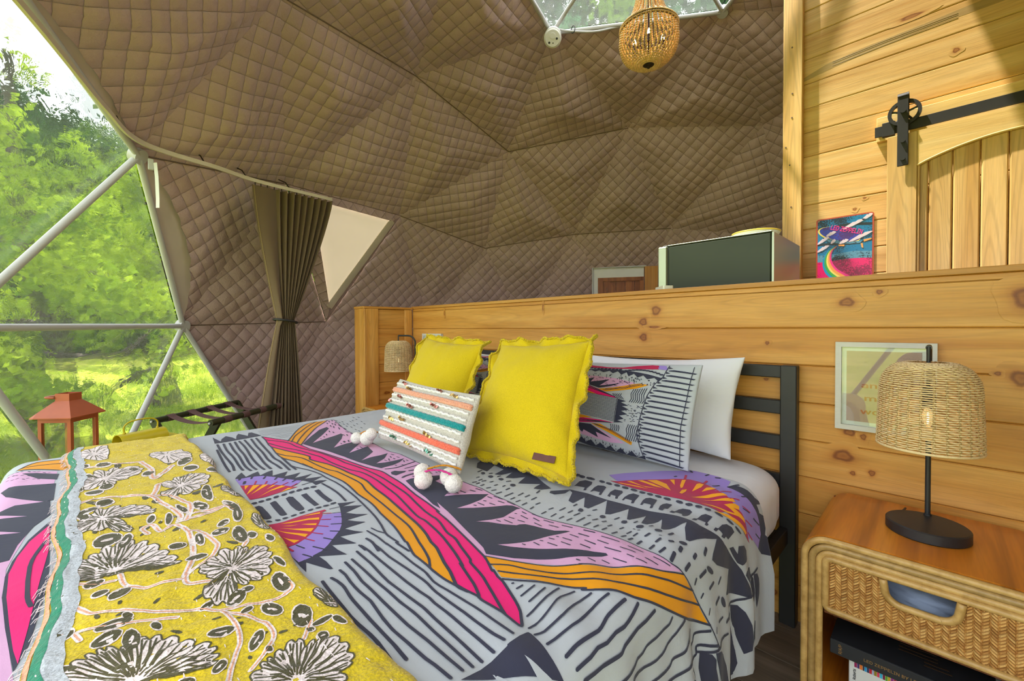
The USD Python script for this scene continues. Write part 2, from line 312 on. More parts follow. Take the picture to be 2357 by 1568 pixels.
def quilt_panel(t, parent):
    A = NODE[list(t)]; b = NB.copy()
    if t in CUT:
        k, c0, sc = CUT[t]; o = [i for i in range(3) if i != k]
        s = b[:, o[1]]/np.maximum(b[:, o[0]] + b[:, o[1]], 1e-9)
        cut = c0*np.sin(np.pi*s)**0.6 + sc*np.abs(np.sin(s*np.pi*7))*np.sin(np.pi*s)
        w = cut + b[:, k]*(1 - cut); rest = 1 - w; b[:, o[0]] = rest*(1 - s); b[:, o[1]] = rest*s; b[:, k] = w
    p = b @ A
    ax = A[1] - A[0]; nn = np.cross(ax, A[2] - A[0]); nn /= np.linalg.norm(nn)
    if nn @ (DC - A.mean(0)) < 0: nn = -nn
    up = np.array([0, 0, 1.0]) - nn*nn[2]; up /= np.linalg.norm(up); rt = np.cross(up, nn)
    a = math.radians(TURN.get(t, 45)); q = p - A.mean(0)
    u = (q @ rt)*math.cos(a) + (q @ up)*math.sin(a); v = -(q @ rt)*math.sin(a) + (q @ up)*math.cos(a)
    wob = 0.012*(meshkit.noise(p*3.1, 3) - 0.5)
    st = np.stack([(u + wob)/QS, (v - wob)/QS], 1)
    puff = np.sqrt(np.abs(np.sin(np.pi*st[:, 0])*np.sin(np.pi*st[:, 1])))
    edge = np.minimum(1, b.min(1)*9)
    inw = DC - p; inw /= np.linalg.norm(inw, axis=1)[:, None]
    belly = (b.min(1)*3)**1.2
    d = 0.012 + 0.010*puff*edge + 0.05*(meshkit.fbm(p*1.7, 2, 5) - 0.5)*np.minimum(1, b.min(1)*6) + (0.060*np.clip(A.mean(0)[2]/2 - 0.55, 0, 1) + 0.006)*belly + 0.02*np.sin(6*(u + 0.6*v) + 9*A[0, 0])*belly
    p = p + inw*d[:, None]
    f = NF if np.cross(A[1]-A[0], A[2]-A[0]) @ inw.mean(0) > 0 else NF[:, ::-1]
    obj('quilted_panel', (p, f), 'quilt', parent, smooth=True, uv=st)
dome = thing('wall_dome', kind='structure', label='brown quilted dome lining sewn from triangular panels')
win = thing('window_1', kind='structure', label='clear vinyl bay of the dome with white poles looking onto the trees')
sky_win = thing('window_2', kind='structure', label='clear vinyl skylight at the top of the dome above the bead chandelier')
def strut(parent, i, j, r=0.0175, ins=0.035, m='pole_white'):
    a, b = NODE[i], NODE[j]
    ia, ib = (DC - a)/np.linalg.norm(DC - a), (DC - b)/np.linalg.norm(DC - b)
    obj('pole', tube([a + ia*ins, (a + b)/2 + (ia + ib)/2*ins, b + ib*ins], r, 14), m, parent, smooth=40)
edges_done = set()
for t in TRI:
    A = NODE[list(t)]
    if A[:, 2].min() < -0.15: continue
    if t in TOP or t in BAY:
        par = sky_win if t in TOP else win
        nb, nf = bary(6 if t in WAVY else 1); p = nb @ A; nf = nf if np.cross(A[1]-A[0], A[2]-A[0]) @ (DC - A[0]) > 0 else nf[:, ::-1]
        obj('pane', (p, nf), 'vinyl' if t in WAVY else 'clear_vinyl', par, smooth=True)
        for i, j in ((t[0], t[1]), (t[1], t[2]), (t[2], t[0])):
            e = (min(i, j), max(i, j))
            if e not in edges_done: edges_done.add(e); strut(par, *e)
    elif t != (47,28,29):
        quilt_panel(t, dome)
for i, j in ((30, 25), (6, 30), (3, 28), (28, 29), (29, 22), (25, 26), (22, 23), (23, 24), (48, 47)):
    t_ = np.linspace(0, 1, 12)[:, None]; p = NODE[i]*(1-t_) + NODE[j]*t_; inw = DC - p; inw /= np.linalg.norm(inw, axis=1)[:, None]
    obj('seam', tube(p + inw*0.014, 0.004, 6), 'seam_dark', dome, smooth=True)
for t, off in (((48,3,28), 0.012), ((2,6,3), 0.012), ((46,48,47), 0.012)):               # the pale outer skin where the lining is drawn back
    A = NODE[list(t)]; k = CUT[t][0]; B = A.copy(); o = [i for i in range(3) if i != k]; B[k] = A[o].mean(0)*0.5 + A[k]*0.5
    nb, nf = bary(14); p = nb @ B; inw = DC - p; inw /= np.linalg.norm(inw, axis=1)[:, None]
    obj('outer_skin', (p + inw*(off + 0.006*meshkit.noise(p*4, 2)[:, None] - 0.05*nb[:, k:k+1]), nf), 'flap_beige', dome, smooth=True)
A = NODE[[47, 28, 29]]; V0 = A.mean(0); nn = np.cross(A[1]-A[0], A[2]-A[0]); nn /= np.linalg.norm(nn); nn = nn if nn @ (DC - V0) > 0 else -nn
def on_plane_tri(w): return np.asarray(w) @ A
fl = [on_plane_tri(w) + nn*0.03 for w in ((0.86, 0.09, 0.05), (0.5, 0.38, 0.12), (0.10, 0.68, 0.22), (0.05, 0.80, 0.15), (0.04, 0.45, 0.51), (0.06, 0.07, 0.87), (0.45, 0.06, 0.49))]
nb, nf = bary(20); T3 = np.array([fl[0], fl[3], fl[5]])
mat('flap_thin', {'d': ('diffuse_bsdf', {'color': srgb(206,194,178)}), 't': ('translucent_bsdf', {'color': srgb(190,176,156)}), 'm': ('mix_closure', {'fac': 0.22})}, [('d.BSDF', 'm.closure1'), ('t.BSDF', 'm.closure2')], 'm.closure')
p = nb @ T3 + nn*(0.012*meshkit.fbm((nb @ T3)*5, 3, 8) + 0.012*np.minimum(1, nb.min(1)*12))[:, None]
vent = thing('window_3', kind='structure', label='triangular vent window closed with a beige cloth flap beside the curtain')
obj('flap', (p, nf), 'flap_thin', vent, smooth=True)
for q in range(3):                                         # the quilted margin round the flap
    a0_, a1_, b0_, b1_ = A[q], A[(q+1) % 3], T3[[0, 1, 2][q]], T3[[0, 1, 2][(q+1) % 3]]; ss, tt = (w.ravel() for w in np.meshgrid(np.linspace(0, 1, 50), np.linspace(0, 1, 12), indexing='ij'))
    g_ = (a0_*(1-ss[:, None]) + a1_*ss[:, None])*(1-tt[:, None]) + (b0_*(1-ss[:, None]) + b1_*ss[:, None])*tt[:, None]; up_ = np.array([0, 0, 1.0]) - nn*nn[2]; up_ /= np.linalg.norm(up_); rt_ = np.cross(up_, nn)
    st_ = np.stack([((g_-V0) @ rt_ + (g_-V0) @ up_)*0.7071/QS, ((g_-V0) @ up_ - (g_-V0) @ rt_)*0.7071/QS], 1); pf = np.sqrt(np.abs(np.sin(np.pi*st_[:, 0])*np.sin(np.pi*st_[:, 1])))
    inw_ = DC - g_; inw_ /= np.linalg.norm(inw_, axis=1)[:, None]; obj('quilted_margin', (g_ + inw_*(0.014 + 0.010*pf*(1-tt) + 0.012*tt)[:, None], grid_faces(50, 12)), 'quilt', vent, smooth=True, uv=st_)
hem = [T3[0], T3[2]]; hp = np.linspace(0, 1, 16)[:, None]*(T3[2]-T3[0]) + T3[0]
obj('hem', sweep([(-0.035, -0.002), (0.035, -0.004), (0.038, 0.008), (0.0, 0.014), (-0.035, 0.010)], hp + nn*0.012, up=nn), 'flap_beige', vent, smooth=50)
# hub plates where poles meet
for i in (3, 48, 27, 21, 39, 2):
    inw = (DC - NODE[i])/np.linalg.norm(DC - NODE[i]); par = sky_win if i in (27, 21) else win
    obj('hub', tube([NODE[i] + inw*0.01, NODE[i] + inw*0.055], [0.045, 0.042], 18), 'pole_white', par, smooth=40)
# ---------------------------------------------------------------- floor
fl = thing('floor', kind='structure', label='grey wood plank floor')
_fr = np.random.default_rng(3); pw = 0.18
for r in range(-6, 14):
    x = -4.4 + _fr.random()*1.2; y0 = -0.85 + 0.0; yy = y0 + (r + 6)*pw - 0.25
    half = math.sqrt(max(0.04, 3.2**2 - (yy + pw/2 - DC[1])**2))
    xa, xb = max(-4.35, DC[0] - half), min(1.9, DC[0] + half)
    xs = [xa] + [v for v in np.arange(xa + 0.4 + _fr.random(), xb - 0.2, 1.35)] + [xb]
    for a, b in zip(xs[:-1], xs[1:]):
        if b - a > 0.05: obj('plank', box((a + 0.0008, yy + 0.0008, -0.015), (b - 0.0008, yy + pw - 0.0008, 0.0), 0.0015), 'floor_wood', fl)
m = MB(); a = np.linspace(0, 2*np.pi, 64, endpoint=False)
m.add(*prism(np.stack([np.cos(a), np.sin(a)], 1)*3.22, (DC[0], DC[1], -0.10), (1, 0, 0), (0, 1, 0), 0.08)); obj('subfloor', m, 'seam_dark', fl)

# ---------------------------------------------------------------- the half-height pine wall behind the bed
YW = 1.852
def knot(m, face, u, z, ru, rz, dark=1.0, ang=0.0):
    """A knot as rings of colour on a board's face. face(u, z) gives the point, a hair in front of the board."""
    ru *= 1.3; rz *= 1.3; m.k = getattr(m, 'k', 0) + 1; lift = 0.0004*m.k; fw = np.array(face(u, z)) - np.array(face(u, z)); axis_ = 1 if abs(np.array(face(u+1, z))[0] - np.array(face(u, z))[0]) > 0.5 else 0
    rad = [0, 0.28, 0.45, 0.55, 0.72, 1.0, 1.5]; col = [(0.50, 0.33, 0.22), (0.58, 0.40, 0.27), (0.34, 0.19, 0.10), (0.42, 0.25, 0.14), (0.82, 0.70, 0.56), (0.93, 0.88, 0.80), (1, 1, 1)]
    n = 20; a = np.linspace(0, 2*np.pi, n, endpoint=False); v, c = [], []
    ca, sa = math.cos(ang), math.sin(ang)
    for k, (r, cc) in enumerate(zip(rad, col)):
        wob = 1 + 0.10*np.sin(3*a + u*40) + 0.06*np.sin(5*a + z*70); x, y = r*ru*np.cos(a)*wob, r*rz*np.sin(a)*wob
        for i in range(n): q_ = list(face(u + x[i]*ca - y[i]*sa, z + x[i]*sa + y[i]*ca)); q_[axis_] += -lift if axis_ == 1 else lift; v.append(tuple(q_)); c.append(1 - dark*(1 - np.array(cc)))
    m.add(np.array(v), np.vstack([[(k*n + i, k*n + (i+1) % n, (k+1)*n + (i+1) % n, (k+1)*n + i) for i in range(n)] for k in range(len(rad)-1)]), np.array(c))
hw = thing('wall_headboard', kind='structure', label='half-height wall of knotty yellow pine boards behind the bed')
zs = [1.253, 1.094] + [1.094 - 0.1368*k for k in range(1, 9)]
KN = {0: [(-0.921, 1.176, 0.026, 0.026), (-0.985, 1.124, 0.024, 0.022), (-1.61, 1.215, 0.006, 0.022), (-0.225, 1.183, 0.026, 0.018), (-0.14, 1.213, 0.010, 0.009), (0.172, 1.178, 0.034, 0.036), (-2.57, 1.208, 0.006, 0.02), (-0.93, 1.100, 0.030, 0.006)],
      1: [(-0.984, 1.052, 0.022, 0.022), (-0.467, 1.037, 0.008, 0.008), (0.35, 1.02, 0.02, 0.02)],
      2: [(-0.47, 0.897, 0.010, 0.006), (0.165, 0.952, 0.028, 0.026), (0.12, 0.962, 0.008, 0.007)],
      3: [(-0.215, 0.735, 0.020, 0.016), (-0.178, 0.725, 0.010, 0.012), (0.4, 0.75, 0.02, 0.02)],
      4: [(-0.232, 0.649, 0.036, 0.024), (-0.155, 0.607, 0.011, 0.012), (-0.205, 0.595, 0.009, 0.009)],
      7: [(-0.44, 0.08, 0.014, 0.016)]}
for k in range(len(zs) - 1):
    m = MB(); z1, z0 = zs[k], zs[k+1] + 0.0012
    m.box((-3.009, YW, z0), (0.95, YW + 0.02, z1), 0.0035)
    if k == 0: m.tube([(-3.0, YW, 1.2325), (0.95, YW, 1.2325)], 0.0022, 8, c=(0.55, 0.5, 0.4))
    for (u, z, ru, rz) in KN.get(k, []): knot(m, lambda u, z: (u, YW - 0.0005, z), u, z, ru, rz)
    obj('plank', m, 'pine_x', hw, cd=True)
m = MB(); m.box((-3.02, YW - 0.006, 1.2535), (0.95, YW + 0.15, 1.2725), 0.002); obj('cap_board', m, 'pine_x', hw, cd=True)
m = MB(); m.box((-3.02, YW + 0.02, 0), (0.95, YW + 0.14, 1.253)); obj('wall_core', m, 'pine_x', hw, cd=True)
# its short return on the left
sw = thing('wall_return', kind='structure', label='short pine return wall beside the far nightstand')
XS = -3.009
for k in range(9):
    z1 = 1.245 if k == 0 else 1.0935 - 0.1368*(k-1); z0 = 1.0935 - 0.1368*k + 0.0012
    if k == 8: z0 = 0.0
    m = MB(); m.box((XS - 0.02, 1.52, max(z0, 0)), (XS, YW - 0.001, z1), 0.003)
    if k == 4: knot(m, lambda u, z: (XS + 0.0005, u, z), 1.62, 0.60, 0.03, 0.012)
    obj('plank', m, 'pine_y2', sw, cd=True)
obj('corner_trim', box((XS, 1.775, 0), (XS + 0.012, 1.838, 1.245), 0.002), 'pine_z', sw)
obj('post_board', box((XS, 1.448, 0), (XS + 0.014, 1.548, 1.247), 0.002), 'pine_z', sw)
obj('end_board', box((XS - 0.152, 1.436, 0), (XS + 0.014, 1.4475, 1.247), 0.002), 'pine_z', sw)
obj('cap_board', box((XS - 0.156, 1.432, 1.2475), (XS + 0.016, YW - 0.007, 1.264), 0.002), 'pine_y', sw)
obj('wall_core', box((XS - 0.15, 1.448, 0), (XS - 0.0205, YW, 1.247)), 'pine_z', sw)

# ---------------------------------------------------------------- the tall pine wall on the right
YT = 2.88
tw = thing('wall_right', kind='structure', label='tall wall of pale pine boards with the sliding door')
TK = {3: [(0.045, 2.385, 0.014, 0.013)], 9: [(-0.32, 1.72, 0.010, 0.009)], 10: [(-0.28, 1.775-0.005, 0.008, 0.006)], 0: [], 1: [(-0.11, 2.62, 0.05, 0.012)]}
for k in range(-3, 21):
    z1 = 2.872 - 0.1360*k; z0 = z1 - 0.1348
    if z0 < 0: z0 = 0
    m = MB(); m.box((-0.60, YT, z0), (1.25, YT + 0.02, z1), 0.0042)
    for (u, z, ru, rz) in TK.get(k, []): knot(m, lambda u, z: (u, YT - 0.0005, z), u, z, ru, rz)
    if k == 2:                                            # a grey mineral streak along two boards
        st = Polygon([(-0.56, 2.50), (-0.45, 2.535), (-0.30, 2.552), (-0.05, 2.562), (0.30, 2.585), (0.30, 2.535), (-0.05, 2.535), (-0.28, 2.522), (-0.42, 2.505), (-0.56, 2.48)])
        v, f = trimesh.creation.triangulate_polygon(st, engine='earcut'); m.add(np.stack([v[:, 0], np.full(len(v), YT - 0.0004), v[:, 1]], 1), f, (0.62, 0.66, 0.66))
        for zz in (2.527, 2.541, 2.549): m.tube([(-0.42, YT, zz - 0.012), (-0.2, YT, zz), (0.05, YT, zz + 0.004)], 0.0012, 5, c=(0.25, 0.25, 0.25))
    obj('plank', m, 'pale_x', tw, cd=True)
obj('wall_core', box((-0.62, YT + 0.02, 0), (1.25, YT + 0.12, 3.14)), 'pale_z', tw)
obj('end_post', box((-0.643, YT - 0.04, 0), (-0.55, YT + 0.02, 3.10), 0.003), 'pale_z', tw)
for z in (2.68, 2.42, 2.285, 2.125, 2.02, 1.78):
    obj('screw', tube([(-0.617 + 0.02*math.sin(z*50), YT - 0.042, z), (-0.617 + 0.02*math.sin(z*50), YT - 0.038, z)], 0.0042, 12), 'seam_dark', tw)
# sliding door on its rail
obj('header_board', box((-0.232, YT - 0.035, 2.033), (1.2, YT - 0.0005, 2.153), 0.002), 'rough_x', thing('trim_1', kind='structure', label='rough-sawn header board behind the black door rail'))
rail = thing('door_rail', 'flat black steel rail of the sliding door on the header board', 'rail')
obj('bar', box((-0.236, YT - 0.072, 2.045), (1.2, YT - 0.064, 2.095), 0.001), 'black_metal', rail)
obj('end_stop', box((-0.208, YT - 0.083, 2.036), (-0.16, YT - 0.060, 2.104), 0.002), 'black_metal', rail)
for x in (-0.22, 0.32, 0.85): obj('spacer', tube([(x, YT - 0.0635, 2.07), (x, YT - 0.0355, 2.07)], 0.010, 14), 'black_metal', rail)
door = thing('door_1', kind='structure', label='pine sliding barn door with an arched top rail')
YD = YT - 0.092; xl, xr = -0.187, 0.66; zb, zt = 0.03, 2.028; st = 0.107
obj('stile', box((xl, YD, zb), (xl + st, YD + 0.04, zt - 0.003), 0.002), 'pale_z', door)
obj('stile', box((xr - st, YD, zb), (xr, YD + 0.04, zt - 0.003), 0.002), 'pale_z', door)
ia, ib = xl + st + 0.0006, xr - st - 0.0006; arc = [(ia + (ib-ia)*s, 1.862 + 0.075*math.sin(math.pi*s)**0.85) for s in np.linspace(0, 1, 25)]
obj('arched_rail', prism([(ia, zt - 0.003), *arc, (ib, zt - 0.003)], (0, YD + 0.04, 0), (1, 0, 0), (0, 0, 1), 0.04), 'rough_x', door)
edge = np.array([(x, YD + 0.004, z) for x, z in arc]); obj('rail_moulding', tube(edge, 0.006, 8), 'rough_x', door, smooth=True)
obj('stile_moulding', box((ia - 0.0005, YD + 0.004, 0.2), (ia + 0.010, YD + 0.012, 1.866), 0.003), 'pale_z', door)
obj('bottom_rail', box((ia, YD, zb), (ib, YD + 0.04, 0.2), 0.002), 'pale_x', door, cd=True)
xs = [ia, -0.041, 0.038, 0.124, 0.206, 0.288, 0.370, 0.452, ib]
for a, b in zip(xs[:-1], xs[1:]): obj('panel_board', box((a + 0.0015, YD + 0.016, 0.19), (b - 0.0015, YD + 0.03, 1.96), 0.005), 'pale_z', door)
hang = thing('door_hanger', 'black steel strap and spoked wheel carrying the sliding door', 'door hanger')
obj('strap', box((-0.150, YT - 0.112, 1.868), (-0.110, YT - 0.106, 2.20), 0.002), 'black_metal', hang)
obj('strap_back', box((-0.150, YT - 0.060, 2.12), (-0.110, YT - 0.055, 2.20), 0.002), 'black_metal', hang)
obj('strap_top', prism([(0.0315*math.cos(q), 0.022*math.sin(q)) for q in np.linspace(0, math.pi, 16)] + [(0.0255*math.cos(q), 0.016*math.sin(q)) for q in np.linspace(math.pi, 0, 16)], (-0.150, YT - 0.0835, 2.199), (0, 1, 0), (0, 0, 1), 0.04), 'black_metal', hang, smooth=30)
wc = np.array([-0.126, YT - 0.0835, 2.128]); ring = [(wc[0] + 0.054*math.cos(a), wc[1], wc[2] + 0.054*math.sin(a)) for a in np.linspace(0, 2*np.pi, 40, endpoint=False)]
whl = MB(); whl.add(*sweep([(-0.007, -0.009), (0.007, -0.009), (0.007, 0.009), (-0.007, 0.009)], ring, closed=True, up=(0, 1, 0)))
for k in range(5):
    a = k*2*math.pi/5 + 0.3; whl.tube([wc, wc + np.array([math.cos(a), 0, math.sin(a)])*0.05], 0.0048, 8)
whl.tube([wc - [0, 0.018, 0], wc + [0, 0.018, 0]], 0.016, 16); obj('wheel', whl, 'black_metal', hang, smooth=40)
for z, r in ((2.128, 0.011), (1.985, 0.009), (1.90, 0.009)):
    obj('bolt', tube([(-0.130, YT - 0.122, z), (-0.130, YT - 0.111, z)], r, 12), 'black_metal', hang, smooth=40)
# entry door far behind, in the dome's own opening
O = np.array([-2.692, 4.623, 0]); E1 = np.array([0.864, 0.503, 0]); FW = np.array([-E1[1], E1[0], 0])
en = thing('door_2', kind='structure', label='dark brown plank entry door far behind the half wall')
def ebox(u0, u1, z0, z1, d0, d1, name, m, par): obj(name, prism([(u0, z0), (u1, z0), (u1, z1), (u0, z1)], O + FW*d1, E1, (0, 0, 1), d1 - d0), m, par)
us = np.linspace(-0.332, 0.212, 6)
for a, b in zip(us[:-1], us[1:]): ebox(a + 0.003, b - 0.003, 0.02, 1.665, 0.03, 0.05, 'plank', 'brown_z', en)
ebox(-0.332, 0.212, 1.665, 1.71, 0.01, 0.05, 'top_rail', 'brown_z', en); ebox(-0.332, -0.27, 0.02, 1.665, 0.012, 0.03, 'stile', 'brown_z', en); ebox(0.165, 0.212, 0.02, 1.665, 0.012, 0.03, 'stile', 'brown_z', en)
obj('brace', prism([(-0.27, 1.66), (-0.19, 1.665), (0.10, 1.20), (0.03, 1.16)], O + FW*0.03, E1, (0, 0, 1), 0.016), 'brown_z', en)
tr = thing('trim_2', kind='structure', label='white fabric surround of the far entry door')
obj('surround', prism([(-0.396, 0), (-0.332, 0), (-0.332, 1.71), (0.212, 1.71), (0.212, 1.836), (-0.396, 1.836)], O + FW*0.04, E1, (0, 0, 1), 0.03), 'flap_white', tr)
obj('surround_edge', tube([O + E1*-0.394 + [0, 0, 0.1], O + E1*-0.394 + [0, 0, 1.834], O + E1*0.24 + [0, 0, 1.834]], 0.012, 8), 'pole_white', tr, smooth=40)
ebox(0.222, 0.37, 0.0, 1.827, -0.03, 0.06, 'door_post', 'pine_z', thing('trim_3', kind='structure', label='pine post beside the far entry door'))
